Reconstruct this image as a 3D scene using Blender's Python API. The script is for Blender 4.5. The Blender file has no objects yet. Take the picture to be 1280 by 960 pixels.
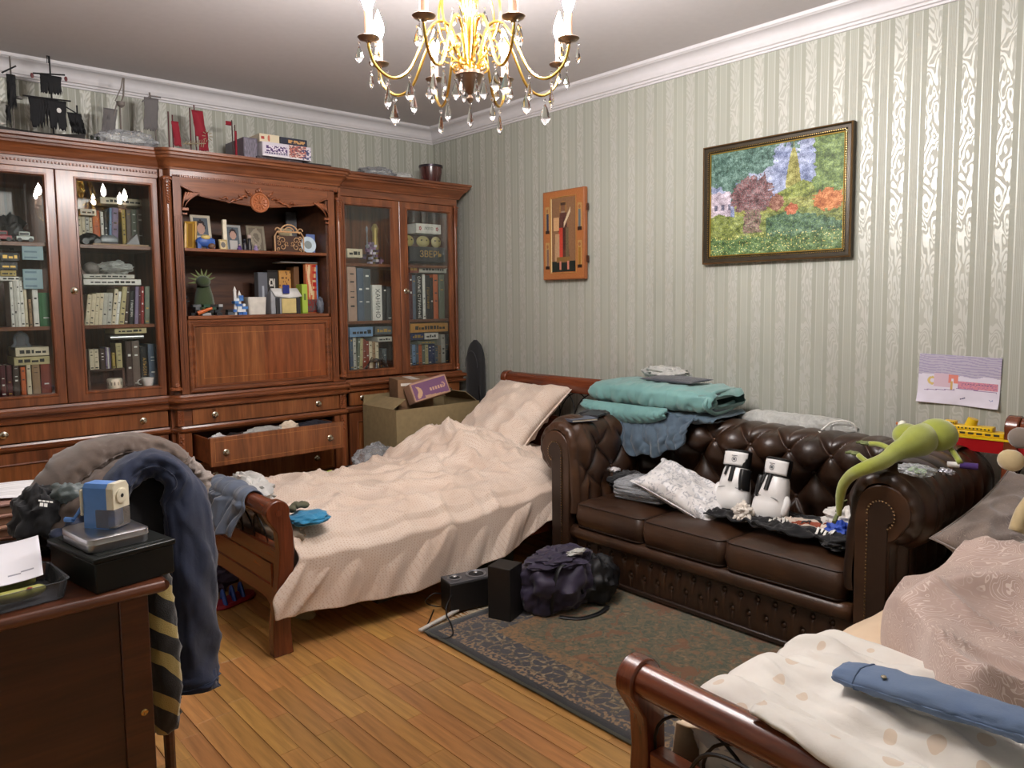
import bpy, bmesh, math, random
import numpy as np
from mathutils import Matrix, Vector, noise
R_ = math.radians
PI = math.pi
rnd = random.Random(7)
S = bpy.context.scene
COL = S.collection

# ---------------------------------------------------------------- camera
cd = bpy.data.cameras.new('camera')
cam = bpy.data.objects.new('camera', cd)
COL.objects.link(cam)
cd.sensor_width = 36.0
cd.lens = 26.70
cd.shift_y = -0.0176
cd.clip_start = 0.02
def _rot(a, b, c):
    Rx = np.array([[1, 0, 0], [0, np.cos(b), -np.sin(b)], [0, np.sin(b), np.cos(b)]])
    Ry = np.array([[np.cos(a), 0, np.sin(a)], [0, 1, 0], [-np.sin(a), 0, np.cos(a)]])
    Rz = np.array([[np.cos(c), -np.sin(c), 0], [np.sin(c), np.cos(c), 0], [0, 0, 1]])
    return Rz @ Rx @ Ry
_Q = _rot(-.72700, .08341, -.01142)
def _w(r):
    return Vector((r[0], r[2], -r[1]))
_rt, _dn, _fw = _w(_Q[0]), _w(_Q[1]), _w(_Q[2])
_m = Matrix((( _rt[0], -_dn[0], -_fw[0], 0), (_rt[1], -_dn[1], -_fw[1], 0), (_rt[2], -_dn[2], -_fw[2], 1.4), (0, 0, 0, 1)))
cam.matrix_world = _m
S.camera = cam

# ---------------------------------------------------------------- world and exposure
wd = bpy.data.worlds.new('night_outside')
S.world = wd
wd.use_nodes = True
wd.node_tree.nodes['Background'].inputs[0].default_value = (0.02, 0.025, 0.04, 1)
wd.node_tree.nodes['Background'].inputs[1].default_value = 0.3
S.view_settings.view_transform = 'Standard'
S.view_settings.look = 'None'
S.view_settings.gamma = 1.0
S.view_settings.use_curve_mapping = False
S.view_settings.exposure = 0.0
BULB = 900.0          # radiance of the candle bulbs, the room's only lamps

# ---------------------------------------------------------------- helpers
def srgb(r, g, b):
    f = lambda c: (c / 255 / 12.92) if c / 255 <= .04045 else ((c / 255 + .055) / 1.055) ** 2.4
    return (f(r), f(g), f(b), 1)

class NT:
    def __init__(s, name):
        s.m = bpy.data.materials.new(name); s.m.use_nodes = True
        s.t = s.m.node_tree; s.b = s.t.nodes['Principled BSDF']; s.out = s.t.nodes['Material Output']
    def n(s, typ, **kw):
        nd = s.t.nodes.new(typ)
        for k, v in kw.items():
            if k.startswith('i_'):
                k = k[2:]
                k = int(k) if k.isdigit() else k.replace('_', ' ')
                nd.inputs[k].default_value = v
            else: setattr(nd, k, v)
        return nd
    def l(s, a, b):
        s.t.links.new(a, b)
    def coord(s, kind='Object', scale=(1, 1, 1), rot=(0, 0, 0)):
        tc = s.n('ShaderNodeTexCoord'); mp = s.n('ShaderNodeMapping')
        mp.inputs['Scale'].default_value = scale; mp.inputs['Rotation'].default_value = rot
        s.l(tc.outputs[kind], mp.inputs[0]); return mp.outputs[0]
    def noise(s, vec, scale, detail=3, rough=.5, dist=0):
        nd = s.n('ShaderNodeTexNoise'); nd.inputs['Scale'].default_value = scale
        nd.inputs['Detail'].default_value = detail; nd.inputs['Roughness'].default_value = rough
        nd.inputs['Distortion'].default_value = dist
        s.l(vec, nd.inputs['Vector']); return nd.outputs['Fac']
    def ramp(s, fac, stops, mode='LINEAR'):
        r = s.n('ShaderNodeValToRGB'); r.color_ramp.interpolation = mode
        e = r.color_ramp.elements
        while len(e) < len(stops): e.new(.5)
        for i, (p, c) in enumerate(stops):
            e[i].position = p; e[i].color = c
        s.l(fac, r.inputs[0]); return r.outputs[0]
    def math(s, op, a, b=None, clamp=False):
        nd = s.n('ShaderNodeMath', operation=op, use_clamp=clamp)
        for i, x in enumerate((a, b)):
            if x is None: continue
            if isinstance(x, (int, float)): nd.inputs[i].default_value = x
            else: s.l(x, nd.inputs[i])
        return nd.outputs[0]
    def mix(s, fac, a, b):
        nd = s.n('ShaderNodeMix', data_type='RGBA')
        for i, x in ((0, fac), (6, a), (7, b)):
            if isinstance(x, (int, float, tuple)): nd.inputs[i].default_value = x
            else: s.l(x, nd.inputs[i])
        return nd.outputs[2]
    def bump(s, h, strength=.3, dist=.01):
        b = s.n('ShaderNodeBump'); b.inputs['Strength'].default_value = strength; b.inputs['Distance'].default_value = dist
        s.l(h, b.inputs['Height']); s.l(b.outputs[0], s.b.inputs['Normal']); return b
    def set(s, **kw):
        for k, v in kw.items():
            s.b.inputs[k.replace('_', ' ')].default_value = v
        return s

_plain = {}
def plain(rgb, rough=.6, metal=0, coat=0, name=None, spec=.5, trans=0, alpha=1, fuzz=0, var=.10):
    key = (rgb, rough, metal, coat, trans, alpha, fuzz)
    if key in _plain: return _plain[key]
    t = NT(name or 'surface_%d' % len(_plain)); c = srgb(*rgb)
    v = t.coord(); f = t.noise(v, 26, 3)
    d = tuple(x * (1 - var) for x in c[:3]) + (1,); l = tuple(min(1, x * (1 + var)) for x in c[:3]) + (1,)
    t.l(t.ramp(f, [(.3, d), (.7, l)]), t.b.inputs['Base Color'])
    t.set(Roughness=rough, Metallic=metal, Coat_Weight=coat, Transmission_Weight=trans, Alpha=alpha)
    if fuzz: t.set(Sheen_Weight=fuzz, Sheen_Roughness=.5)
    _plain[key] = t.m
    return t.m

def wood(name, c_dark, c_mid, c_light, axis=0, rough=.33, coat=.25, scale=1.0, bump=.05, rnd_obj=0.0):
    t = NT(name)
    sc = [16 * scale] * 3; sc[axis] = 1.6 * scale
    v = t.coord(scale=tuple(sc))
    big = t.noise(v, 1.4, 4, .6, .6)
    sc2 = [120 * scale] * 3; sc2[axis] = 5 * scale
    v2 = t.coord(scale=tuple(sc2)); fine = t.noise(v2, 1.0, 3, .6)
    c1 = t.ramp(big, [(.30, srgb(*c_dark)), (.52, srgb(*c_mid)), (.74, srgb(*c_light))])
    k = t.ramp(fine, [(.35, (.72, .72, .72, 1)), (.6, (1, 1, 1, 1))])
    mx = t.n('ShaderNodeMix', data_type='RGBA', blend_type='MULTIPLY'); mx.inputs[0].default_value = .75
    t.l(c1, mx.inputs[6]); t.l(k, mx.inputs[7]); col = mx.outputs[2]
    if rnd_obj:
        oi = t.n('ShaderNodeObjectInfo'); geo = t.n('ShaderNodeNewGeometry')
        r = t.math('FRACT', t.math('ADD', oi.outputs['Random'], geo.outputs['Random Per Island']))
        hs = t.n('ShaderNodeHueSaturation')
        t.l(t.math('ADD', t.math('MULTIPLY', r, rnd_obj), 1 - rnd_obj / 2), hs.inputs['Value'])
        r2 = t.math('FRACT', t.math('MULTIPLY', r, 7.31))
        t.l(t.math('ADD', t.math('MULTIPLY', r2, .02), .49), hs.inputs['Hue'])
        t.l(col, hs.inputs['Color']); col = hs.outputs[0]
    t.l(col, t.b.inputs['Base Color'])
    t.set(Roughness=rough, Coat_Weight=coat, Coat_Roughness=.18)
    t.bump(fine, bump, .002)
    return t.m

def fabric(name, rgb, rough=.85, weave=400, bump=.15, rgb2=None, pat=None, sheen=.3, wr=.0):
    t = NT(name); v = t.coord()
    c = srgb(*rgb); c2 = srgb(*(rgb2 or [max(0, x * .86) for x in rgb]))
    f = t.noise(v, 9, 4, .6)
    col = t.ramp(f, [(.3, c2), (.7, c)])
    if pat: col = pat(t, v, col)
    t.l(col, t.b.inputs['Base Color'])
    t.set(Roughness=rough, Sheen_Weight=sheen, Sheen_Roughness=.5)
    n = t.noise(v, weave, 2)
    if wr:
        n2 = t.noise(t.coord(), 22, 4, .6, 1.0)
        n = t.math('ADD', t.math('MULTIPLY', n, .12), t.math('MULTIPLY', n2, wr))
    t.bump(n, bump, .004)
    return t.m

OFF = {}
def _set(o, label=None, cat=None, group=None, kind=None):
    if label: o['label'] = label
    if cat: o['category'] = cat
    if group: o['group'] = group
    if kind: o['kind'] = kind
    return o

def thing(name, label, cat, loc=(0, 0, 0), rz=0, group=None, world=True, mat=None):
    """an Empty at the base of a thing; world=True means its parts are given in room coordinates"""
    o = bpy.data.objects.new(name, None); COL.objects.link(o)
    o.location = loc; o.rotation_euler = (0, 0, rz); o.empty_display_size = .05
    if mat is not None: o.matrix_world = mat
    OFF[o.name] = Vector(loc) if world else Vector((0, 0, 0))
    return _set(o, label, cat, group)

class MB:
    """collects shapes, then links them as ONE mesh object"""
    def __init__(s, xf=None):
        s.v = []; s.f = []; s.m = []; s.xf = xf
    def add(s, vs, fs, mi=0, xf=None):
        o = len(s.v)
        for p in vs:
            p = Vector(p)
            if xf is not None: p = xf @ p
            if s.xf is not None: p = s.xf @ p
            s.v.append(p)
        for f in fs:
            s.f.append([i + o for i in f]); s.m.append(mi)
        return s
    def box(s, x0, x1, y0, y1, z0, z1, mi=0, xf=None):
        vs = [(x, y, z) for z in (z0, z1) for y in (y0, y1) for x in (x0, x1)]
        return s.add(vs, [(0, 2, 3, 1), (4, 5, 7, 6), (0, 1, 5, 4), (2, 6, 7, 3), (0, 4, 6, 2), (1, 3, 7, 5)], mi, xf)
    def cbox(s, c, d, rz=0, mi=0, xf=None):
        M = Matrix.Translation(c) @ Matrix.Rotation(rz, 4, 'Z')
        if xf is not None: M = xf @ M
        return s.box(-d[0] / 2, d[0] / 2, -d[1] / 2, d[1] / 2, -d[2] / 2, d[2] / 2, mi, M)
    def rings(s, rings, close=True, caps=True, mi=0, xf=None):
        n = len(rings[0]); vs = [p for r in rings for p in r]; fs = []
        for i in range(len(rings) - 1):
            for j in range(n if close else n - 1):
                k = (j + 1) % n
                fs.append((i * n + j, i * n + k, (i + 1) * n + k, (i + 1) * n + j))
        if caps:
            fs.append(tuple(range(n - 1, -1, -1))); b = (len(rings) - 1) * n; fs.append(tuple(range(b, b + n)))
        return s.add(vs, fs, mi, xf)
    def tube(s, pts, r, n=8, caps=True, mi=0, xf=None, flat=None):
        pts = [Vector(p) for p in pts]; rs = r if isinstance(r, (list, tuple)) else [r] * len(pts)
        rings = []; up = None
        for i, p in enumerate(pts):
            a = pts[max(0, i - 1)]; b = pts[min(len(pts) - 1, i + 1)]; t = (b - a)
            if t.length < 1e-9: t = Vector((0, 0, 1))
            t.normalize()
            if up is None:
                up = Vector((0, 0, 1)) if abs(t.z) < .9 else Vector((1, 0, 0))
            u = (up - t * up.dot(t))
            if u.length < 1e-6: u = t.orthogonal()
            u.normalize(); up = u; w = t.cross(u)
            fl = flat or 1
            rings.append([p + (u * math.cos(2 * PI * k / n) * fl + w * math.sin(2 * PI * k / n)) * rs[i] for k in range(n)])
        return s.rings(rings, True, caps, mi, xf)
    def cyl(s, p0, p1, r0, r1=None, n=16, mi=0, xf=None):
        return s.tube([p0, p1], [r0, r0 if r1 is None else r1], n, True, mi, xf)
    def lathe(s, prof, c=(0, 0, 0), n=20, mi=0, xf=None, caps=True):
        rings = [[(c[0] + r * math.cos(2 * PI * k / n), c[1] + r * math.sin(2 * PI * k / n), c[2] + z) for k in range(n)] for r, z in prof]
        return s.rings(rings, True, caps, mi, xf)
    def ball(s, c, r, n=12, m=8, mi=0, xf=None, fn=None):
        r = (r, r, r) if isinstance(r, (int, float)) else r
        rings = []
        for i in range(1, m):
            a = PI * i / m
            rings.append([(c[0] + r[0] * math.sin(a) * math.cos(2 * PI * k / n), c[1] + r[1] * math.sin(a) * math.sin(2 * PI * k / n), c[2] - r[2] * math.cos(a)) for k in range(n)])
        return s.rings(rings, True, True, mi, xf)
    def prism(s, poly, a0, a1, axis='x', mi=0, xf=None):
        """polygon in the plane across axis, pushed along the axis from a0 to a1"""
        def pt(p, a):
            return {'x': (a, p[0], p[1]), 'y': (p[0], a, p[1]), 'z': (p[0], p[1], a)}[axis]
        return s.rings([[pt(p, a0) for p in poly], [pt(p, a1) for p in poly]], True, True, mi, xf)
    def grid(s, nu, nv, fn, mi=0, wrap=False, xf=None):
        vs = [fn(i / nu, j / nv) for j in range(nv + 1) for i in range(nu + (0 if wrap else 1))]
        w = nu if wrap else nu + 1; fs = []
        for j in range(nv):
            for i in range(nu):
                k = (i + 1) % w
                fs.append((j * w + i, j * w + k, (j + 1) * w + k, (j + 1) * w + i))
        return s.add(vs, fs, mi, xf)
    def build(s, name, mats, parent=None, smooth=35, bevel=0, seg=2, sub=0, solid=0, label=None, cat=None, group=None, kind=None, fix=True, place=None):
        me = bpy.data.meshes.new(name)
        V = np.array([tuple(p) for p in s.v]); lo = V.min(0); hi = V.max(0)
        c = Vector(((lo[0] + hi[0]) / 2, (lo[1] + hi[1]) / 2, lo[2]))
        me.from_pydata([tuple(p - c) for p in s.v], [], s.f)
        if not isinstance(mats, (list, tuple)): mats = [mats]
        for m in mats: me.materials.append(m)
        if len(mats) > 1: me.polygons.foreach_set('material_index', s.m)
        if fix:
            bm = bmesh.new(); bm.from_mesh(me); bmesh.ops.recalc_face_normals(bm, faces=bm.faces); bm.to_mesh(me); bm.free()
        if smooth:
            me.polygons.foreach_set('use_smooth', [True] * len(me.polygons))
            if smooth < 180: me.set_sharp_from_angle(angle=R_(smooth))
        o = bpy.data.objects.new(name, me); COL.objects.link(o)
        if parent is not None:
            o.parent = parent; o.location = c - OFF[parent.name]
        else: o.location = c
        OFF[o.name] = c
        if solid:
            md = o.modifiers.new('thickness', 'SOLIDIFY'); md.thickness = solid; md.offset = 0
        if bevel:
            md = o.modifiers.new('bevel', 'BEVEL'); md.width = bevel; md.segments = seg; md.limit_method = 'ANGLE'; md.angle_limit = R_(35); md.harden_normals = False
        if sub:
            md = o.modifiers.new('sub', 'SUBSURF'); md.levels = sub; md.render_levels = sub
        return _set(o, label, cat, group, kind)

def copy_tree(o, parent=None):
    c = o.copy(); COL.objects.link(c)
    if parent is not None: c.parent = parent
    OFF[c.name] = OFF.get(o.name, Vector((0, 0, 0)))
    for ch in list(o.children): copy_tree(ch, c)
    return c

def n3(x, y, z=0.0):
    return noise.noise(Vector((x, y, z)))
def fbm(x, y, z=0.0, o=3):
    a = 0; k = 1; s = 1
    for i in range(o):
        a += k * noise.noise(Vector((x * s, y * s, z * s + i * 7.3))); k *= .5; s *= 2.03
    return a
def ridge(x, y, z=0.0):
    return 1 - min(1, abs(noise.noise(Vector((x, y, z)))) * 2.6)
def sstep(a, b, x):
    t = max(0, min(1, (x - a) / (b - a))) if a != b else float(x > a)
    return t * t * (3 - 2 * t)
def lerp(a, b, t): return a + (b - a) * t
def interp(x, xs, ys): return float(np.interp(x, xs, ys))
def smooth_path(pts, n=8):
    """Catmull-Rom through the points"""
    P = [Vector(p) for p in pts]; out = []
    for i in range(len(P) - 1):
        a = P[max(0, i - 1)]; b = P[i]; c = P[i + 1]; d = P[min(len(P) - 1, i + 2)]
        for k in range(n):
            t = k / n
            out.append(.5 * ((2 * b) + (c - a) * t + (2 * a - 5 * b + 4 * c - d) * t * t + (3 * b - a - 3 * c + d) * t ** 3))
    out.append(P[-1]); return out

def text_mb(txt, size, xf, ext=.0006):
    """lettering as flat raised geometry: returns an MB with the letters, lying in the xy plane of xf, centred"""
    cu = bpy.data.curves.new('lettering', 'FONT'); cu.body = txt; cu.size = size; cu.align_x = 'CENTER'; cu.align_y = 'CENTER'
    cu.extrude = ext; cu.resolution_u = 2
    ob = bpy.data.objects.new('lettering', cu); COL.objects.link(ob)
    dg = bpy.context.evaluated_depsgraph_get(); me = bpy.data.meshes.new_from_object(ob.evaluated_get(dg))
    m = MB(); m.add([xf @ v.co for v in me.vertices], [tuple(p.vertices) for p in me.polygons])
    bpy.data.objects.remove(ob); bpy.data.curves.remove(cu); bpy.data.meshes.remove(me)
    return m
def frame_xf(o, x, y):
    """matrix with origin o and plane axes x (reading direction) and y (letter up)"""
    x = Vector(x).normalized(); y = Vector(y).normalized(); z = x.cross(y)
    return Matrix(((x[0], y[0], z[0], o[0]), (x[1], y[1], z[1], o[1]), (x[2], y[2], z[2], o[2]), (0, 0, 0, 1)))

def print_sheet(name, w, h, nx, ny, fn, xf, parent=None, thick=.0015, rough=.7, bend=None, **kw):
    """flat printed picture: a thin sheet whose faces carry the colours of fn(u,v)"""
    m = MB(); pos = lambda u, v: ((u - .5) * w, (v - .5) * h, bend(u, v) if bend else 0)
    m.grid(nx, ny, pos, 0, xf=xf)
    o = m.build(name, PRINT(rough), parent, smooth=35, solid=thick, fix=False, **kw)
    me = o.data; at = me.color_attributes.new('ink', 'FLOAT_COLOR', 'CORNER')
    cols = np.zeros((len(me.loops), 4), dtype=np.float32)
    li = 0
    for j in range(ny):
        for i in range(nx):
            c = fn((i + .5) / nx, (j + .5) / ny); c = srgb(*[max(0, min(255, q)) for q in c])
            cols[li:li + 4] = c; li += 4
    at.data.foreach_set('color', cols.ravel())
    return o
_pr = {}
def PRINT(rough=.7):
    if rough not in _pr:
        t = NT('printed_paper'); a = t.n('ShaderNodeAttribute', attribute_name='ink'); t.l(a.outputs['Color'], t.b.inputs['Base Color']); t.set(Roughness=rough); _pr[rough] = t.m
    return _pr[rough]
# ================================================================ materials
WOODX = wood('cabinet_wood_along', (84, 44, 24), (124, 70, 40), (148, 90, 54), 0)
WOODZ = wood('cabinet_wood_upright', (84, 44, 24), (122, 68, 38), (146, 88, 52), 2)
WOODP = wood('cabinet_panel_wood', (98, 54, 26), (134, 78, 42), (154, 96, 56), 2, .28, .35)
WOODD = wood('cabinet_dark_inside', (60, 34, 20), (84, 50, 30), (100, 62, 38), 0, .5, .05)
CARVE = wood('cabinet_carving', (92, 46, 24), (140, 78, 44), (164, 96, 58), 2, .4, .2)
BEDY = wood('bed_wood_across', (84, 38, 20), (112, 54, 30), (134, 70, 40), 1, .26, .45)
BEDX = wood('bed_wood_along', (84, 38, 20), (110, 53, 29), (130, 69, 39), 0, .26, .45)
BEDZ = wood('bed_wood_upright', (84, 38, 20), (110, 53, 29), (130, 69, 39), 2, .26, .45)
DESKW = wood('desk_wood', (58, 30, 18), (76, 40, 24), (92, 50, 30), 0, .35, .25)
PLANK = wood('parquet_wood', (164, 116, 62), (194, 142, 82), (212, 164, 104), 1, .32, .22, .8, .03, .30)
BRASS = plain((196, 164, 104), .22, 1.0, name='brass')
NICKEL = plain((200, 190, 170), .2, 1.0, name='knob_metal')
GOLD = plain((226, 184, 96), .22, 1.0, name='gilt_metal')
IRON = plain((18, 16, 15), .45, .6, name='black_iron')
BLACKP = plain((18, 18, 20), .45, name='black_plastic')
WHITEP = plain((232, 230, 228), .6, name='white_paint')
CARD = plain((140, 122, 88), .85, name='cardboard')

def _glass():
    t = NT('window_glass'); nt = t.t
    nt.nodes.remove(t.b)
    tr = t.n('ShaderNodeBsdfTransparent'); tr.inputs[0].default_value = (.93, .95, .94, 1)
    gl = t.n('ShaderNodeBsdfGlossy'); gl.inputs['Roughness'].default_value = 0.0
    fr = t.n('ShaderNodeFresnel'); fr.inputs[0].default_value = 1.5
    mx = t.n('ShaderNodeMixShader'); t.l(fr.outputs[0], mx.inputs[0]); t.l(tr.outputs[0], mx.inputs[1]); t.l(gl.outputs[0], mx.inputs[2]); t.l(mx.outputs[0], t.out.inputs[0])
    return t.m
GLASS = _glass()
def film(name, rgb, opac, rough=.15, ior=1.5):
    """thin clear plastic: mostly see-through, glossy, a little milky"""
    t = NT(name); tr = t.n('ShaderNodeBsdfTransparent'); tr.inputs[0].default_value = (.97, .97, .97, 1)
    t.b.inputs['Base Color'].default_value = srgb(*rgb); t.set(Roughness=rough)
    mx = t.n('ShaderNodeMixShader')
    v = t.coord(); nz = t.noise(v, 30, 4, .6, 1.5)
    fr = t.n('ShaderNodeFresnel'); fr.inputs[0].default_value = ior
    t.l(t.math('ADD', t.math('MULTIPLY', t.math('ADD', nz, .5), opac), fr.outputs[0], True), mx.inputs[0])
    t.l(tr.outputs[0], mx.inputs[1]); t.l(t.b.outputs[0], mx.inputs[2]); t.l(mx.outputs[0], t.out.inputs[0])
    t.bump(nz, .6, .01)
    return t.m
FILM = film('clear_plastic_film', (210, 212, 215), .28)
FILM2 = film('milky_plastic_film', (205, 205, 200), .62, .3)
GLASS_CR = NT('crystal').set(Base_Color=(1, 1, 1, 1), Roughness=0.0, Transmission_Weight=1.0, IOR=1.6).m

# ================================================================ the room
XW, YW, XL, YB, ZC = 3.565, 4.906, -.95, -1.2, 2.735
def wallpaper():
    t = NT('striped_moire_wallpaper')
    geo = t.n('ShaderNodeNewGeometry'); sx = t.n('ShaderNodeSeparateXYZ'); t.l(geo.outputs['Position'], sx.inputs[0])
    # distance along the wall: x on the cabinet wall, y on the sofa wall
    nx = t.n('ShaderNodeSeparateXYZ'); t.l(geo.outputs['Normal'], nx.inputs[0])
    isx = t.math('GREATER_THAN', t.math('ABSOLUTE', nx.outputs[0]), .5)
    mxn = t.n('ShaderNodeMix', data_type='FLOAT'); t.l(isx, mxn.inputs[0]); t.l(sx.outputs[0], mxn.inputs[2]); t.l(sx.outputs[1], mxn.inputs[3])
    s = mxn.outputs[0]
    P = .1372
    u = t.math('FRACT', t.math('DIVIDE', t.math('SUBTRACT', s, .980 - 1.372 * 4), P))
    def band(a, b):   # 1 inside a..b of the repeat
        return t.math('MULTIPLY', t.math('GREATER_THAN', u, a), t.math('LESS_THAN', u, b))
    moire = band(0, .40); ribs = band(.56, .84)
    # moire: contour lines of stretched noise inside the wide bands
    cb = t.n('ShaderNodeCombineXYZ'); t.l(t.math('MULTIPLY', u, 1.15), cb.inputs[0]); t.l(t.math('MULTIPLY', sx.outputs[2], 3.2), cb.inputs[1])
    nz = t.noise(cb.outputs[0], 3.0, 1.0, .4, .5)
    w = t.math('SINE', t.math('MULTIPLY', nz, 44.0))
    line = t.math('MULTIPLY', t.math('MULTIPLY', t.math('ADD', w, .25), 2.2, True), moire)
    rb = t.math('MULTIPLY', t.math('GREATER_THAN', t.math('SINE', t.math('MULTIPLY', u, 2 * PI / .045)), .2), ribs)
    edge = t.math('ADD', band(.555, .585), band(.825, .855))
    base = srgb(157, 158, 145); pale = srgb(172, 172, 161); ln = srgb(202, 202, 195)
    c = t.mix(moire, base, pale)
    c = t.mix(t.math('MULTIPLY', ribs, .35), c, pale)
    c = t.mix(t.math('MULTIPLY', line, .6), c, ln)
    c = t.mix(t.math('MULTIPLY', rb, .22), c, ln)
    c = t.mix(t.math('MULTIPLY', edge, .6), c, ln)
    t.l(c, t.b.inputs['Base Color'])
    gl = t.math('ADD', t.math('MULTIPLY', line, 1.0), t.math('MULTIPLY', edge, .8), True)
    t.l(t.math('SUBTRACT', .60, t.math('MULTIPLY', gl, .22)), t.b.inputs['Roughness'])
    t.l(t.math('MULTIPLY', gl, .30), t.b.inputs['Metallic'])
    t.bump(t.math('ADD', gl, t.math('MULTIPLY', rb, .4)), .25, .0006)
    return t.m
WALLP = wallpaper()
CEIL = plain((196, 190, 190), .8, name='ceiling_paint', var=.02)
CROWN = plain((208, 204, 206), .55, name='crown_paint', var=.02)

def struct(name, m, mats, **kw):
    return m.build(name, mats, kind='structure', **kw)
struct('wall_right', MB().box(XW, XW + .12, YB - .1, YW + .12, -.05, ZC + .05), WALLP, smooth=0)
struct('wall_back', MB().box(XL - .1, XW, YW, YW + .12, -.05, ZC + .05), WALLP, smooth=0)
struct('wall_left', MB().box(XL - .12, XL, YB, YW, -.05, ZC + .05), WALLP, smooth=0)
struct('wall_front', MB().box(XL - .1, XW, YB - .12, YB, -.05, ZC + .05), WALLP, smooth=0)
struct('ceiling', MB().box(XL - .1, XW + .1, YB - .1, YW + .1, ZC, ZC + .1), CEIL, smooth=0)

# crown moulding: stepped cove, mitred at the room corner
prof = [(0, -.108), (.010, -.108), (.012, -.098), (.022, -.096), (.024, -.086), (.034, -.082), (.036, -.074)]
for k in range(9):
    a = PI / 2 * k / 8
    prof.append((.040 + .052 * (1 - math.cos(a)), -.068 + .046 * math.sin(a)))
prof += [(.096, -.018), (.104, -.016), (.108, -.008), (.108, 0), (0, 0)]
m = MB(); m.rings([[(XL if s == 0 else XW - d, YW - d, ZC + z) for d, z in prof] for s in (0, 1)], True, True)
struct('trim_1', m, CROWN, smooth=40)
m = MB(); m.rings([[(XW - d, YB if s == 0 else YW - d, ZC + z) for d, z in prof] for s in (0, 1)], True, True)
struct('trim_2', m, CROWN, smooth=40)
m = MB(); m.rings([[(XL + d, YB if s == 0 else YW, ZC + z) for d, z in prof] for s in (0, 1)], True, True)
struct('trim_3', m, CROWN, smooth=40)
m = MB().box(XW - .016, XW, YB, YW, 0, .08).box(XW - .020, XW, YB, YW, 0, .02)
struct('baseboard_right', m, BEDY, bevel=.004)
m = MB().box(XL, XW - .02, YW - .016, YW, 0, .08)
struct('baseboard_back', m, BEDX, bevel=.004)

# floor: subfloor with parquet strips laid along y, two strips to a board
fl = MB().box(XL, XW, YB, YW, -.06, -.012).build('floor', plain((60, 38, 20), .8, name='subfloor'), kind='structure', smooth=0)
SW = .1345 / 2
fr = random.Random(3); shapes = {}; rest = MB(); cnt = 0
nrow = int((XW - XL) / SW) + 1
for i in range(-26, 56):
    # a board seam runs every second strip at x = .815 + .1345 k
    k = i // 2; xa = .815 + .1345 * k + (i % 2) * SW; xb = xa + SW
    g0 = .0011 if i % 2 == 0 else .0002; g1 = .0011 if i % 2 else .0002
    if xa < XL or xb > XW: continue
    y = YB + fr.choice((.0, .1, .2, .3))
    cuts = [YB]
    while y < YW:
        if y > cuts[-1] + .05: cuts.append(y)
        y += fr.choice((.34, .38, .42, .46, .52, .58))
    cuts.append(YW)
    for a, b in zip(cuts[:-1], cuts[1:]):
        vis = b > .9 and a < 3.7 and .55 < xa < 2.0 and not (xa > 1.85 and b < 2.55)
        L = round(b - a, 3)
        if vis and cnt < 296:
            key = (i % 2, L)
            if key not in shapes:
                w = SW - g0 - g1
                mm = MB(); e = .0006
                mm.rings([[(0, 0, -.012), (w, 0, -.012), (w, L - .0006, -.012), (0, L - .0006, -.012)], [(0, 0, -e), (w, 0, -e), (w, L - .0006, -e), (0, L - .0006, -e)], [(e, e, 0), (w - e, e, 0), (w - e, L - .0006 - e, 0), (e, L - .0006 - e, 0)]])
                o = mm.build('plank', PLANK, fl, smooth=0); shapes[key] = o
            else:
                o = shapes[key].copy(); COL.objects.link(o)
            o.location = Vector((xa + g0 + (SW - g0 - g1) / 2, a + L / 2 - .0003, -.012)) - OFF[fl.name]
            cnt += 1
        else:
            rest.box(xa + g0, xb - g1, a, b - .0006, -.012, 0)
rest.build('distant_planks', PLANK, fl, smooth=0, kind='stuff', fix=False)

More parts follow.
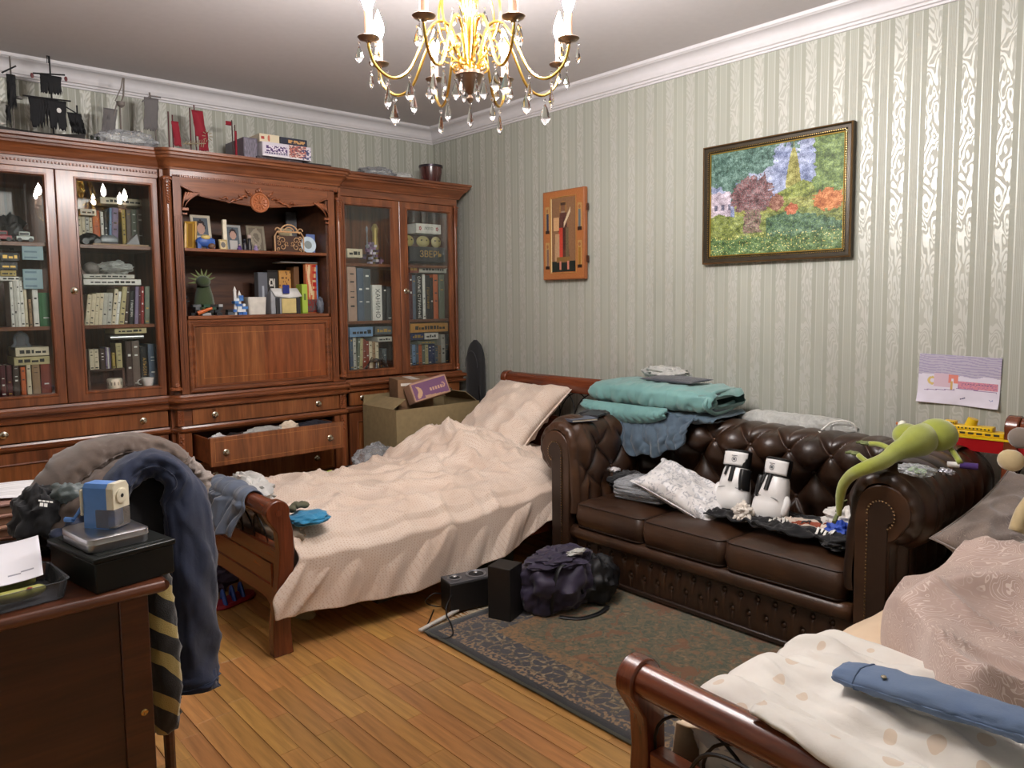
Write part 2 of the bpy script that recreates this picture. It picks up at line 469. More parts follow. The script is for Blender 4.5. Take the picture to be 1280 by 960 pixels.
# ---------------------------------------------------------------- rug
def rug_mat():
    t = NT('oriental_rug_pile')
    RX0, RX1, RY0, RY1 = 1.79, 3.29, .25, 2.60
    geo = t.n('ShaderNodeNewGeometry'); sx = t.n('ShaderNodeSeparateXYZ'); t.l(geo.outputs['Position'], sx.inputs[0])
    ex = t.math('MINIMUM', t.math('SUBTRACT', sx.outputs[0], RX0), t.math('SUBTRACT', RX1, sx.outputs[0]))
    ey = t.math('MINIMUM', t.math('SUBTRACT', sx.outputs[1], RY0), t.math('SUBTRACT', RY1, sx.outputs[1]))
    e = t.math('MINIMUM', ex, ey)
    pos = t.n('ShaderNodeMapping'); t.l(geo.outputs['Position'], pos.inputs[0]); pos.inputs['Scale'].default_value = (1, 1, 0)
    p = pos.outputs[0]
    vor = t.n('ShaderNodeTexVoronoi', feature='DISTANCE_TO_EDGE'); vor.inputs['Scale'].default_value = 22; t.l(p, vor.inputs['Vector'])
    vor2 = t.n('ShaderNodeTexVoronoi', feature='F1'); vor2.inputs['Scale'].default_value = 11; t.l(p, vor2.inputs['Vector'])
    n1 = t.noise(p, 38, 3, .6, 1.2); n2 = t.noise(p, 9, 3, .6, 1.0)
    field = t.ramp(n1, [(.36, srgb(74, 80, 66)), (.50, srgb(100, 98, 78)), (.60, srgb(128, 102, 72)), (.70, srgb(140, 124, 98))])
    field = t.mix(t.math('GREATER_THAN', n2, .60), field, srgb(120, 84, 58))
    med = t.math('LESS_THAN', vor2.outputs['Distance'], .22)
    field = t.mix(t.math('MULTIPLY', med, .6), field, srgb(140, 100, 68))
    gl = t.ramp(t.noise(p, 46, 2, .6, .8), [(.40, srgb(78, 76, 76)), (.52, srgb(122, 104, 80)), (.62, srgb(154, 138, 110))])
    bord = t.mix(t.math('GREATER_THAN', vor.outputs['Distance'], .10), gl, srgb(72, 72, 78))
    rust = t.ramp(n1, [(.42, srgb(146, 110, 74)), (.56, srgb(114, 98, 72)), (.66, srgb(78, 80, 74))])
    chain = t.ramp(t.noise(p, 60, 1, .5), [(.46, srgb(72, 72, 78)), (.56, srgb(152, 126, 96))])
    c = t.mix(t.math('LESS_THAN', e, .29), field, rust)
    c = t.mix(t.math('LESS_THAN', e, .22), c, bord)
    c = t.mix(t.math('LESS_THAN', e, .09), c, chain)
    c = t.mix(t.math('LESS_THAN', e, .045), c, srgb(56, 58, 62))
    c = t.mix(t.math('LESS_THAN', e, .012), c, srgb(84, 84, 74))
    t.l(c, t.b.inputs['Base Color']); t.set(Roughness=.95, Sheen_Weight=.2)
    t.bump(t.noise(p, 500, 2), .6, .004)
    return t.m
m = MB()
m.grid(40, 60, lambda u, v: (1.79 + 1.5 * u, .25 + 2.35 * v, .008 + .0015 * fbm(u * 5, v * 8)))
rug = m.build('rug', rug_mat(), solid=.006, label='worn oriental rug with dark patterned border in front of the leather sofa', cat='rug')
m = MB(); frng = random.Random(5)
for k in range(230):
    x = 1.795 + 1.49 * k / 229; dx = frng.uniform(-.006, .006)
    m.tube([(x, 2.60, .006), (x + dx, 2.625, .004), (x + dx * 2, 2.648, .003)], .0016, 3)
m.build('fringe', plain((196, 184, 160), .9), rug, kind='stuff', label='off-white end fringe')
# ================================================================ chandelier
CX, CY = 1.56, 1.94
ch = thing('chandelier', 'brass chandelier with eight lit candle bulbs and hanging crystal drops', 'chandelier', (CX, CY, ZC))
def emis(name, rgb, st):
    t = NT(name); t.b.inputs['Base Color'].default_value = (0, 0, 0, 1)
    t.b.inputs['Emission Color'].default_value = rgb; t.b.inputs['Emission Strength'].default_value = st; return t.m
BULBM = emis('lit_candle_bulb', (1.0, .965, .95, 1), BULB)
CANDLE = plain((214, 170, 140), .5, name="candle_sleeve")
OLDB = plain((150, 128, 110), .3, 1.0, name='aged_brass')
def L(p): return (CX + p[0], CY + p[1], p[2])
# central stem
m = MB()
m.lathe([(.002, 2.035), (.009, 2.042), (.011, 2.05), (.005, 2.06), (.009, 2.066), (.022, 2.08), (.034, 2.095), (.040, 2.115), (.046, 2.120), (.046, 2.130), (.030, 2.134), (.02, 2.14)], (CX, CY, 0), 24)
m.build('bottom_cup', OLDB, ch, label='dark metal bottom cup with ribbed rim')
m = MB()
m.lathe([(.014, 2.135), (.011, 2.16), (.010, 2.27), (.016, 2.28), (.018, 2.30), (.030, 2.33), (.032, 2.36), (.020, 2.375), (.030, 2.385), (.034, 2.40), (.016, 2.42), (.008, 2.45), (.008, 2.70), (.05, 2.71), (.055, 2.735), (.01, 2.735)], (CX, CY, 0), 20)
m.build('stem', GOLD, ch)
for k in range(6):
    a = k * PI / 3
    m = MB(); pts = []
    for q in range(15):
        t_ = q / 14; r = .03 + .075 * math.sin(t_ * PI) ** .8 * (1 if t_ < .6 else 1); z = 2.16 + .30 * t_
        if t_ > .7: r = max(.02, .03 + .075 * math.sin(t_ * PI) ** .8)
        pts.append(L((r * math.cos(a), r * math.sin(a), z)))
    m.tube(pts, .004, 6).build('cage_rod', GOLD, ch)
for k in range(8):
    a = k * PI / 4 + PI / 8
    for sc, z0 in ((1.0, 2.20), (.6, 2.15)):
        pts = []
        for q in range(22):
            th = -PI * .5 + q / 21 * 2.6 * PI; rr = .030 * sc * (1 - q / 26)
            r = .075 * sc + rr * math.cos(th); z = z0 + rr * math.sin(th)
            pts.append(L((r * math.cos(a), r * math.sin(a), z)))
        MB().tube(pts, .0026, 5).build('curl', GOLD, ch)
# crystal drop as a faceted kite
def drop(sc=1.0, name='crystal_drop'):
    m = MB(); w = .0165 * sc; h = .060 * sc; n = 6
    rings = [[(r * math.cos(2 * PI * k / n) * w, r * math.sin(2 * PI * k / n) * w * .5, z * h) for k in range(n)] for r, z in ((.10, 0), (.35, -.12), (1.0, -.66), (.55, -.86), (.04, -1.0))]
    m.rings(rings)
    m.ball((0, 0, .010 * sc), .0055 * sc, 8, 6)
    m.tube([(0, 0, .0 * sc), (0, 0, .012 * sc)], .0007, 4)
    return m
ARM = .325
drops = []; armo = sleeve = dish = bulb = None; dropo = None
for k in range(8):
    a = R_(51.2 + 22.5 + 45 * k); ca, sa = math.cos(a), math.sin(a)
    P = smooth_path([(.030, 0, 2.145), (.055, 0, 2.25), (.10, 0, 2.275), (.145, 0, 2.225), (.20, 0, 2.115), (.255, 0, 2.085), (.305, 0, 2.115), (ARM, 0, 2.165), (ARM, 0, 2.185)], 5)
    rz = Matrix.Translation((CX, CY, 0)) @ Matrix.Rotation(a, 4, 'Z')
    MB(rz).tube(P, .0048, 8).build('arm', GOLD, ch)
    d = MB(rz); d.lathe([(.006, 2.178), (.010, 2.184), (.030, 2.190), (.034, 2.195), (.032, 2.197), (.010, 2.195)], (ARM, 0, 0), 18)
    d.build('drip_dish', OLDB, ch)
    d = MB(rz).lathe([(.0125, 2.195), (.0135, 2.20), (.0125, 2.205), (.0125, 2.27), (.010, 2.272)], (ARM, 0, 0), 14)
    sl = d.build('candle_sleeve', CANDLE, ch)
    d = MB(rz).lathe([(.007, 2.272), (.013, 2.282), (.0185, 2.300), (.0165, 2.320), (.010, 2.340), (.004, 2.356), (.001, 2.366)], (ARM, 0, 0), 14)
    d.build('bulb', BULBM, sl, label='lit flame-shaped bulb')
    spots = [(ARM - .055, 0, 2.075, 1.15, 0), (ARM + .03, .0, 2.178, .85, .5), (ARM - .015, .028, 2.178, .8, 1.2), (ARM - .015, -.028, 2.178, .8, 2.0), (.20, 0, 2.10, 1.1, .3)]
    for (r, s_, z, sc, q) in spots:
        if dropo is None:
            dropo = drop(1.0).build('crystal_drop', GLASS_CR, ch, smooth=0)
            o = dropo
        else:
            o = dropo.copy(); COL.objects.link(o)
        p = Matrix.Rotation(a, 4, 'Z') @ Vector((r, s_, 0))
        o.location = Vector((CX + p.x, CY + p.y, z - .074 * sc)) - OFF[ch.name]
        o.scale = (sc, sc, sc); o.rotation_euler = (0, 0, a + q + k)
for k in range(6):
    a = k * PI / 3 + .3
    for r, z, sc in ((.045, 2.115, .95), (.05, 2.33, .8)):
        o = dropo.copy(); COL.objects.link(o)
        o.location = Vector((CX + r * math.cos(a), CY + r * math.sin(a), z - .074 * sc)) - OFF[ch.name]; o.scale = (sc,) * 3; o.rotation_euler = (0, 0, a)
o = dropo.copy(); COL.objects.link(o); o.location = Vector((CX, CY, 2.03 - .074)) - OFF[ch.name]
BOOKROWS = [
 ('middle shelf behind the right glass door of the left bookcase', 4.5, 1.306, [
  (0.987, 1.006, 1.468, 'cream', -8),
  (1.006, 1.029, 1.472, 'cream', -8),
  (1.029, 1.048, 1.477, 'cream', -7),
  (1.048, 1.068, 1.477, 'cream', -7),
  (1.068, 1.091, 1.477, 'pale grey', -6),
  (1.091, 1.114, 1.477, 'pale grey', -6),
  (1.114, 1.134, 1.498, 'cream', -8),
  (1.134, 1.150, 1.485, 'white', -8),
  (1.150, 1.178, 1.511, 'sand', -9),
  (1.178, 1.198, 1.507, 'dark brown', -6),
  (1.202, 1.226, 1.485, 'black', -4, 'Т ЛИНДГРЕН'),
  (1.231, 1.251, 1.511, 'lilac', -4),
  (1.251, 1.263, 1.512, 'maroon', -3),
  (1.263, 1.280, 1.512, 'red', -3),
  (1.284, 1.309, 1.512, 'grey green', -3),
 ]),
 ('bottom shelf behind the right glass door of the left bookcase', 4.53, 0.962, [
  (1.187, 1.220, 1.214, 'dark brown', 0),
  (1.220, 1.257, 1.213, 'taupe', 0),
  (1.260, 1.298, 1.180, 'black', 0, 'АЛЬБОМ'),
  (1.302, 1.345, 1.191, 'slate blue', 0),
 ]),
 ('top shelf behind the right glass door of the left bookcase', 4.7, 1.735, [
  (1.022, 1.042, 1.898, 'cream', 0),
  (1.042, 1.061, 1.895, 'cream', 0),
  (1.061, 1.081, 1.900, 'pale grey', 0),
  (1.081, 1.097, 1.893, 'cream', 0),
  (1.098, 1.134, 1.933, 'orange', 0),
  (1.138, 1.154, 1.927, 'white', 0),
  (1.155, 1.175, 1.933, 'black', 0),
  (1.175, 1.188, 1.952, 'light blue', -3),
  (1.188, 1.222, 1.955, 'lilac', -3),
  (1.246, 1.267, 1.948, 'mustard', 0),
  (1.271, 1.297, 1.950, 'taupe', 0),
  (1.297, 1.327, 1.952, 'grey green', 0),
  (1.327, 1.361, 1.954, 'taupe', 0),
 ]),
 ('middle shelf behind the left glass door of the left bookcase', 4.5, 1.306, [
  (0.661, 0.675, 1.532, 'white', 0),
  (0.675, 0.689, 1.536, 'pale grey', 0),
  (0.689, 0.702, 1.536, 'white', 0),
  (0.702, 0.719, 1.536, 'white', 0),
  (0.719, 0.733, 1.529, 'cream', 0),
  (0.738, 0.751, 1.444, 'tan', 0),
  (0.757, 0.782, 1.525, 'white', 0),
  (0.784, 0.841, 1.477, 'green', 0),
 ]),
 ('bottom shelf behind the left glass door of the left bookcase', 4.5, 0.962, [
  (0.598, 0.621, 1.117, 'maroon', 0),
  (0.625, 0.648, 1.115, 'maroon', 0),
  (0.652, 0.679, 1.117, 'dark brown', 0),
  (0.685, 0.706, 1.103, 'orange', 0),
  (0.710, 0.730, 1.114, 'cream', 0),
  (0.734, 0.769, 1.116, 'tan', 0),
  (0.773, 0.819, 1.114, 'brick red', 0),
 ]),
 ('middle shelf behind the left glass door of the right bookcase', 4.5, 1.288, [
  (2.555, 2.621, 1.650, 'pinkish tan', 0),
  (2.627, 2.676, 1.641, 'slate blue', 0),
  (2.676, 2.731, 1.637, 'slate grey', 0),
  (2.742, 2.818, 1.530, 'white', 0, 'ХАНИНО'),
  (2.824, 2.857, 1.526, 'black', 0),
  (2.857, 2.895, 1.520, 'dark grey', 0),
 ]),
 ('bottom shelf behind the left glass door of the right bookcase', 4.52, 0.962, [
  (2.570, 2.594, 1.189, 'slate blue', 0),
  (2.594, 2.618, 1.182, 'pale grey', 0),
  (2.618, 2.638, 1.176, 'grey green', -4),
  (2.638, 2.663, 1.170, 'sand', -4),
  (2.667, 2.692, 1.163, 'brick red', 0),
  (2.692, 2.717, 1.151, 'brick red', 0),
  (2.717, 2.742, 1.145, 'cream', 0),
  (2.742, 2.767, 1.144, 'tan', 0),
  (2.767, 2.793, 1.137, 'cream', 0),
  (2.798, 2.824, 1.086, 'black', 0),
  (2.824, 2.857, 1.090, 'slate grey', 0),
 ]),
 ('middle shelf behind the right glass door of the right bookcase', 4.5, 1.288, [
  (3.043, 3.070, 1.611, 'maroon', 0),
  (3.070, 3.097, 1.600, 'slate blue', 0),
  (3.097, 3.152, 1.612, 'black', 0, 'САМЫЕ СТРАННЫЕ'),
  (3.159, 3.180, 1.607, 'white', 0),
  (3.180, 3.222, 1.602, 'charcoal', 0, 'ГЕОГРАФИЯ'),
  (3.222, 3.250, 1.585, 'black', 0),
  (3.250, 3.293, 1.609, 'orange', 0),
  (3.301, 3.351, 1.610, 'grey green', 0),
 ]),
 ('bottom shelf behind the right glass door of the right bookcase', 4.52, 0.962, [
  (3.044, 3.071, 1.108, 'slate grey', 0),
  (3.071, 3.098, 1.107, 'light blue', 0),
  (3.098, 3.126, 1.106, 'slate blue', 0),
  (3.126, 3.154, 1.110, 'orange', 0),
  (3.154, 3.182, 1.103, 'grey green', 0),
  (3.182, 3.210, 1.102, 'sand', 0),
  (3.210, 3.239, 1.101, 'navy', 0),
  (3.239, 3.268, 1.105, 'navy', 0),
  (3.268, 3.296, 1.086, 'slate blue', 0),
  (3.296, 3.326, 1.091, 'tan', 0),
  (3.327, 3.363, 1.172, 'pale grey', 0),
  (3.363, 3.393, 1.171, 'charcoal', 0),
 ]),
]
FLATS = [
  ('stack of white magazines, lowest, on the books of the middle shelf', 'magazine', 'magazine', 'white', 0.992, 1.275, 1.519, 1.549, 4.5, 0.24),
  ('thin white magazine lying on top of the magazine stack in the left bookcase', 'magazine', 'magazine', 'pale grey', 0.995, 1.246, 1.554, 1.575, 4.51, 0.22),
  ('beige board game box lying just under the middle shelf', 'box', 'flat_box', 'sand', 1.129, 1.291, 1.254, 1.285, 4.5, 0.2),
  ('silver and white rolled tube lying across the bottom-shelf books', 'tube', 'rolled_tube', 'white', 1.105, 1.274, 1.224, 1.246, 4.49, 0.03),
  ('long cream box on top of the standing books at the top of the left bookcase', 'box', 'flat_box', 'cream', 1.142, 1.393, 1.974, 2.010, 4.7, 0.15),
  ('white shoebox-like carton at the left of the top shelf', 'box', 'carton', 'pale grey', 1.031, 1.110, 1.900, 1.934, 4.66, 0.12),
  ('long wooden plank lying at the front edge of the top shelf', 'plank', 'wooden_plank', 'tan', 1.047, 1.326, 1.722, 1.739, 4.5, 0.04),
  ('lower long beige game box on the bottom row of the left door', 'game box', 'game_box', 'sand', 0.660, 0.816, 1.112, 1.153, 4.5, 0.2),
  ('upper long beige game box under the glass dome', 'game box', 'game_box', 'cream', 0.669, 0.815, 1.157, 1.201, 4.5, 0.2),
  ('black flat game box at the top of the stack behind the left door', 'game box', 'game_box', 'black', 0.635, 0.716, 1.636, 1.676, 4.52, 0.2),
  ('black and yellow flat game box in the middle of the left stack', 'game box', 'game_box', 'charcoal', 0.632, 0.706, 1.592, 1.628, 4.52, 0.2),
  ('yellow flat game box low in the left stack', 'game box', 'game_box', 'mustard', 0.630, 0.697, 1.560, 1.588, 4.52, 0.2),
  ('white flat box at the bottom of the left stack', 'box', 'flat_box', 'white', 0.628, 0.723, 1.537, 1.557, 4.52, 0.2),
  ('light blue box lying tilted on the bottom row of books', 'box', 'flat_box', 'light blue', 2.560, 2.737, 1.181, 1.246, 4.5, 0.2),
  ('small grey box stacked behind the blue box', 'box', 'flat_box', 'slate grey', 2.756, 2.891, 1.191, 1.246, 4.5, 0.18),
  ('thin white box under the grey box on the bottom row', 'box', 'flat_box', 'pale grey', 2.773, 2.889, 1.141, 1.174, 4.5, 0.18),
  ('cream box with small black letters on the top shelf', 'box', 'flat_box', 'cream', 2.559, 2.673, 1.710, 1.768, 4.5, 0.12),
  ('white card box with red flowers, top of the stack behind the right door', 'box', 'flat_box', 'white', 3.125, 3.343, 1.901, 1.969, 4.52, 0.12),
  ('black board game box with gilt lettering on the top shelf', 'game box', 'game_box', 'charcoal', 3.046, 3.360, 1.699, 1.801, 4.5, 0.22, 'ЗВЕРЬ'),
  ('long pale grey box under the lettered black game box', 'box', 'flat_box', 'pale grey', 3.145, 3.386, 1.621, 1.673, 4.52, 0.2),
  ('small red and cream box left of the long grey box', 'box', 'flat_box', 'brick red', 3.062, 3.138, 1.618, 1.669, 4.52, 0.2),
  ('long orange-yellow box with a white label on the bottom shelf', 'box', 'flat_box', 'amber', 3.045, 3.376, 1.194, 1.258, 4.5, 0.2),
  ('dark blue book lying flat under the yellow box', 'book', 'flat_book', 'navy', 3.063, 3.174, 1.139, 1.191, 4.52, 0.18),
  ('white book lying flat right of the dark blue one', 'book', 'flat_book', 'white', 3.181, 3.302, 1.140, 1.187, 4.52, 0.18),
  ('olive book lying across the bottom row of books', 'book', 'flat_book', 'grey green', 3.103, 3.272, 1.108, 1.131, 4.5, 0.16),
]
# ================================================================ wall unit: three cabinets side by side
def sweep_mb(path, prof, m=None, close_ends=True, mi=0):
    """profile (out, z) carried along a plan path (x, y); out points to the viewer's side (right-hand normal flipped)"""
    m = m or MB(); rings = []
    for i, p in enumerate(path):
        a = path[max(0, i - 1)]; b = path[min(len(path) - 1, i + 1)]
        def nrm(u, v):
            d = Vector((v[0] - u[0], v[1] - u[1])); d.normalize(); return Vector((d.y, -d.x))
        n1 = nrm(a, p) if i > 0 else nrm(p, b); n2 = nrm(p, b) if i < len(path) - 1 else n1
        n = n1 + n2; n.normalize(); k = 1 / max(.35, n.dot(n1))
        rings.append([(p[0] + n.x * d * k, p[1] + n.y * d * k, z) for d, z in prof])
    return m.rings(rings, True, close_ends, mi)
CORN = [(0, 2.150), (.012, 2.150), (.014, 2.160), (.022, 2.168), (.026, 2.180), (.040, 2.196), (.054, 2.206), (.056, 2.216), (.066, 2.220), (.068, 2.232), (.078, 2.238), (.078, 2.252), (0, 2.252)]
CORN = [(d, z) for d, z in CORN]
WAIST = [(-.02, .825), (.030, .825), (.034, .832), (.034, .840), (.018, .846), (.022, .856), (.040, .864), (.044, .874), (.036, .884), (.016, .890), (.010, .902), (-.02, .902)]
MID = [(-.02, .684), (.006, .684), (.010, .690), (.020, .696), (.022, .706), (.010, .712), (.006, .722), (-.02, .722)]
FY = 4.456; CFY = 4.40; BY = 4.895
lft = thing('bookcase', 'left glazed bookcase with two glass doors full of books and toy ships on top', 'bookcase', (.88, 4.67, 0), group=None)
mid = thing('cabinet', 'middle cabinet with open carved niche, fold-down panel and an open drawer', 'cabinet', (1.93, 4.65, 0))
rgt = thing('bookcase', 'right glazed bookcase beside the sofa wall with a dark drum on its top', 'bookcase', (2.96, 4.67, 0))

def arc_path(x0, y0, x1, y1, n=8):
    """S-shaped step between two depths"""
    return [(x0 + (x1 - x0) * t, y0 + (y1 - y0) * (.5 - .5 * math.cos(PI * t))) for t in [i / n for i in range(n + 1)]]
PL = [(.385, FY), (1.375, FY)]
PM = arc_path(1.377, FY, 1.425, CFY) + arc_path(2.445, CFY, 2.485, FY)
PR = [(2.488, FY), (3.445, FY), (3.445, BY)]

def knob(p, parent, r=.014):
    m = MB(); x, y, z = p
    M = Matrix.Translation(p) @ Matrix.Rotation(R_(90), 4, 'X')
    m.lathe([(.019, 0), (.019, .002), (.015, .005), (.006, .006), (.005, .013), (.010, .016), (.0125, .021), (.010, .027), (.003, .029)], n=16, xf=M)
    return m.build('knob', NICKEL, parent, label='small polished metal knob')

def glass_door(parent, x0, x1, z0, z1, px0, px1, pz0, pz1, knobx):
    m = MB(); y = FY; t = .022
    # stiles and rails as one frame, mitred, with an inner sticking
    o = [(x0, z0), (x1, z0), (x1, z1), (x0, z1)]; i_ = [(px0, pz0), (px1, pz0), (px1, pz1), (px0, pz1)]
    def rr(k, yy, e): return [(i_[k][0] + (e if k in (1, 2) else -e) * 1, yy, i_[k][1] + (e if k in (2, 3) else -e) * 1)]
    rings = []
    for k in (0, 1, 2, 3, 0):
        ox, oz = o[k]; ix, iz = i_[k]; sx = 1 if k in (1, 2) else -1; sz = 1 if k in (2, 3) else -1
        rings.append([(ox, y + t, oz), (ox, y + .002, oz), (ox - sx * .003, y, oz - sz * .003), (ix + sx * .016, y, iz + sz * .016), (ix + sx * .014, y - .005, iz + sz * .014), (ix + sx * .006, y - .006, iz + sz * .006), (ix + sx * .002, y + .004, iz + sz * .002), (ix, y + .010, iz), (ix, y + t, iz)])
    m.rings(rings, True, False)
    d = m.build('door', WOODZ, parent, smooth=30)
    g = MB(); g.box(px0 - .001, px1 + .001, y + .010, y + .014, pz0 - .001, pz1 + .001)
    g.build('glass_pane', GLASS, d, smooth=0)
    if knobx: knob((knobx, y, 1.487), d)
    return d

def carcass(parent, x0, x1, shelves, back=True, z0=.1, z1=2.15, yf=FY + .024, lower=True):
    m = MB()
    m.box(x0, x0 + .018, yf, BY, z0, z1); m.box(x1 - .018, x1, yf, BY, z0, z1)
    m.box(x0 + .018, x1 - .018, BY - .01, BY, z0, z1)
    m.box(x0 + .018, x1 - .018, yf, BY - .01, z1 - .02, z1)
    m.box(x0 + .018, x1 - .018, yf, BY - .01, .94, .96)
    m.box(x0 + .018, x1 - .018, yf, BY - .01, .70, .72)
    m.box(x0 + .018, x1 - .018, yf, BY - .01, z0, z0 + .02)
    m.build('carcass', WOODZ, parent, smooth=0)
    for s in shelves:
        MB().box(x0 + .019, x1 - .019, yf + .006, BY - .011, s - .02, s).build('shelf', WOODX, parent, bevel=.002)

def rope(parent, path, z, n):
    m = MB(); L_ = [0]
    for a, b in zip(path[:-1], path[1:]): L_.append(L_[-1] + math.hypot(b[0] - a[0], b[1] - a[1]))
    xs = [p[0] for p in path]; ys = [p[1] for p in path]
    for k in range(n):
        d = L_[-1] * (k + .5) / n; x = interp(d, L_, xs); y = interp(d, L_, ys); w = L_[-1] / n * .36
        m.add([(x - w, y, z - .006), (x + w * .6, y, z - .006), (x + w, y, z + .006), (x - w * .6, y, z + .006), (x - w * .8, y - .006, z - .003), (x + w * .3, y - .006, z - .004), (x + w * .8, y - .006, z + .003), (x - w * .3, y - .006, z + .004)],
              [(0, 1, 5, 4), (1, 2, 6, 5), (2, 3, 7, 6), (3, 0, 4, 7), (4, 5, 6, 7)])
    return m.build('rope_moulding', CARVE, parent, smooth=0, kind='stuff', fix=False)

# ---- left unit
carcass(lft, .385, 1.374, [1.306, 1.73])
MB().box(.385, 1.374, FY + .002, FY + .024, 2.102, 2.152).box(.385, 1.374, FY - .001, FY + .003, 2.104, 2.112).build('frieze', WOODX, lft, smooth=0)
rope(lft, PL, 2.130, 62)
sweep_mb([(.385, FY), (1.376, FY)], CORN).box(.385, 1.376, FY, BY, 2.236, 2.252).build('cornice', WOODX, lft, smooth=30)
sweep_mb([(.385, FY), (1.372, FY)], WAIST).build('waist_moulding', WOODX, lft, smooth=30)
sweep_mb([(.385, FY), (1.372, FY)], MID).build('middle_moulding', WOODX, lft, smooth=30)
glass_door(lft, .392, .877, .905, 2.100, .487, .826, .962, 2.060, None)
glass_door(lft, .881, 1.370, .905, 2.100, .978, 1.330, .962, 2.056, .938)
def flat_drawer(parent, x0, x1, z0, z1, yf, knobs, mat=WOODP, inlay=True):
    m = MB(); m.box(x0, x1, yf - .004, yf + .018, z0, z1)
    d = m.build('drawer', mat, parent, bevel=.003)
    if inlay:
        q = MB(); e = .016; w = .0014
        for (a, b, c, dd) in ((x0 + e, x1 - e, z0 + e, z0 + e + w), (x0 + e, x1 - e, z1 - e - w, z1 - e), (x0 + e, x0 + e + w, z0 + e, z1 - e), (x1 - e - w, x1 - e, z0 + e, z1 - e)):
            q.box(a, b, yf - .0046, yf - .0036, c, dd)
        q.build('inlay_line', plain((176, 116, 62), .4), d, smooth=0, label='pale inlaid line')
    for k in knobs: knob((k, yf - .004, (z0 + z1) / 2), d)
    return d
flat_drawer(lft, .392, 1.366, .728, .820, FY - .008, (.59, 1.235), inlay=False)
def panel_door(parent, x0, x1, z0, z1, yf, knobp=None):
    m = MB(); e = .055; t = .02
    o = [(x0, z0), (x1, z0), (x1, z1), (x0, z1)]; rings = []
    for k in (0, 1, 2, 3, 0):
        ox, oz = o[k]; sx = 1 if k in (1, 2) else -1; sz = 1 if k in (2, 3) else -1
        rings.append([(ox, yf + t, oz), (ox, yf, oz), (ox - sx * e, yf, oz - sz * e), (ox - sx * (e + .006), yf - .004, oz - sz * (e + .006)), (ox - sx * (e + .014), yf + .006, oz - sz * (e + .014)), (ox - sx * (e + .014), yf + t, oz - sz * (e + .014))])
    m.rings(rings, True, False)
    d = m.build('door', WOODZ, parent, smooth=30)
    MB().box(x0 + e + .012, x1 - e - .012, yf + .006, yf + .014, z0 + e + .012, z1 - e - .012).build('door_panel', WOODP, d, smooth=0)
    if knobp: knob((knobp[0], yf, knobp[1]), d)
for a, b in ((.392, .877), (.881, 1.366)): panel_door(lft, a, b, .115, .678, FY)
MB().box(.385, 1.372, FY - .01, BY, 0, .1).build('plinth', WOODX, lft, bevel=.006)

# ---- right unit
carcass(rgt, 2.487, 3.442, [1.288, 1.672])
MB().box(2.487, 3.442, FY + .002, FY + .024, 2.104, 2.152).build('frieze', WOODX, rgt, smooth=0)
sweep_mb([(2.487, FY), (3.445, FY), (3.445, BY)], CORN).box(2.487, 3.445, FY, BY, 2.236, 2.252).build('cornice', WOODX, rgt, smooth=30)
sweep_mb([(2.487, FY), (3.442, FY), (3.442, BY)], WAIST).build('waist_moulding', WOODX, rgt, smooth=30)
sweep_mb([(2.487, FY), (3.442, FY)], MID).build('middle_moulding', WOODX, rgt, smooth=30)
glass_door(rgt, 2.491, 2.938, .912, 2.100, 2.524, 2.876, .962, 2.046, None)
glass_door(rgt, 2.942, 3.405, .912, 2.100, 3.010, 3.366, .962, 2.046, 2.985)
flat_drawer(rgt, 2.515, 2.935, .728, .820, FY - .008, (2.61, 2.90), inlay=False)
flat_drawer(rgt, 2.945, 3.43, .728, .820, FY - .008, (3.05, 3.33), inlay=False)
panel_door(rgt, 2.515, 2.94, .115, .678, FY); panel_door(rgt, 2.944, 3.43, .115, .678, FY)
MB().box(2.487, 3.442, FY - .01, BY, 0, .1).build('plinth', WOODX, rgt, bevel=.006)

def carved_column(parent, x, y, r, z0, z1, fluted=True):
    m = MB(); m.lathe([(r * .9, z0), (r * .9, z1)], (x, y, 0), 18)
    c = m.build('column', WOODZ, parent)
    k = MB()
    k.lathe([(r * 1.25, 0), (r * 1.25, .012), (r * .95, .018)], (x, y, z0), 16)
    for q in range(5):   # rosette at the foot
        a = 2 * PI * q / 5
        k.ball((x + .008 * math.cos(a), y - r, z0 + .03 + .008 * math.sin(a)), (.006, .004, .006), 8, 5)
    k.ball((x, y - r, z0 + .03), (.004, .005, .004), 8, 5)
    k.build('column_base', CARVE, c)
    k = MB(); top = z1
    k.lathe([(r * .95, -.005), (r * 1.15, 0), (r * 1.15, .01), (r * .98, .014)], (x, y, top - .01), 16)
    for s in (-1, 1): # scrolls at the capital
        k.tube([(x + s * (.012 + .009 * math.cos(t)), y - r * .9, top - .016 + .009 * math.sin(t)) for t in [i * .6 for i in range(9)]], .0035, 6)
    for q in range(16):  # hanging leaf and berry garland
        zz = top - .03 - q * .0075; w = .011 - .0004 * q
        for s in (-1, 1):
            k.ball((x + s * w * (.6 if q % 2 else 1), y - r * .9, zz), (.0055, .006, .0048), 6, 5)
        if q % 2: k.ball((x, y - r * 1.0, zz), (.004, .006, .006), 6, 5)
    k.build('carved_capital', CARVE, c, smooth=60, kind='stuff', label='carved leaf garland below a scrolled capital')
carved_column(rgt, 3.422, FY - .002, .014, .915, 2.100)

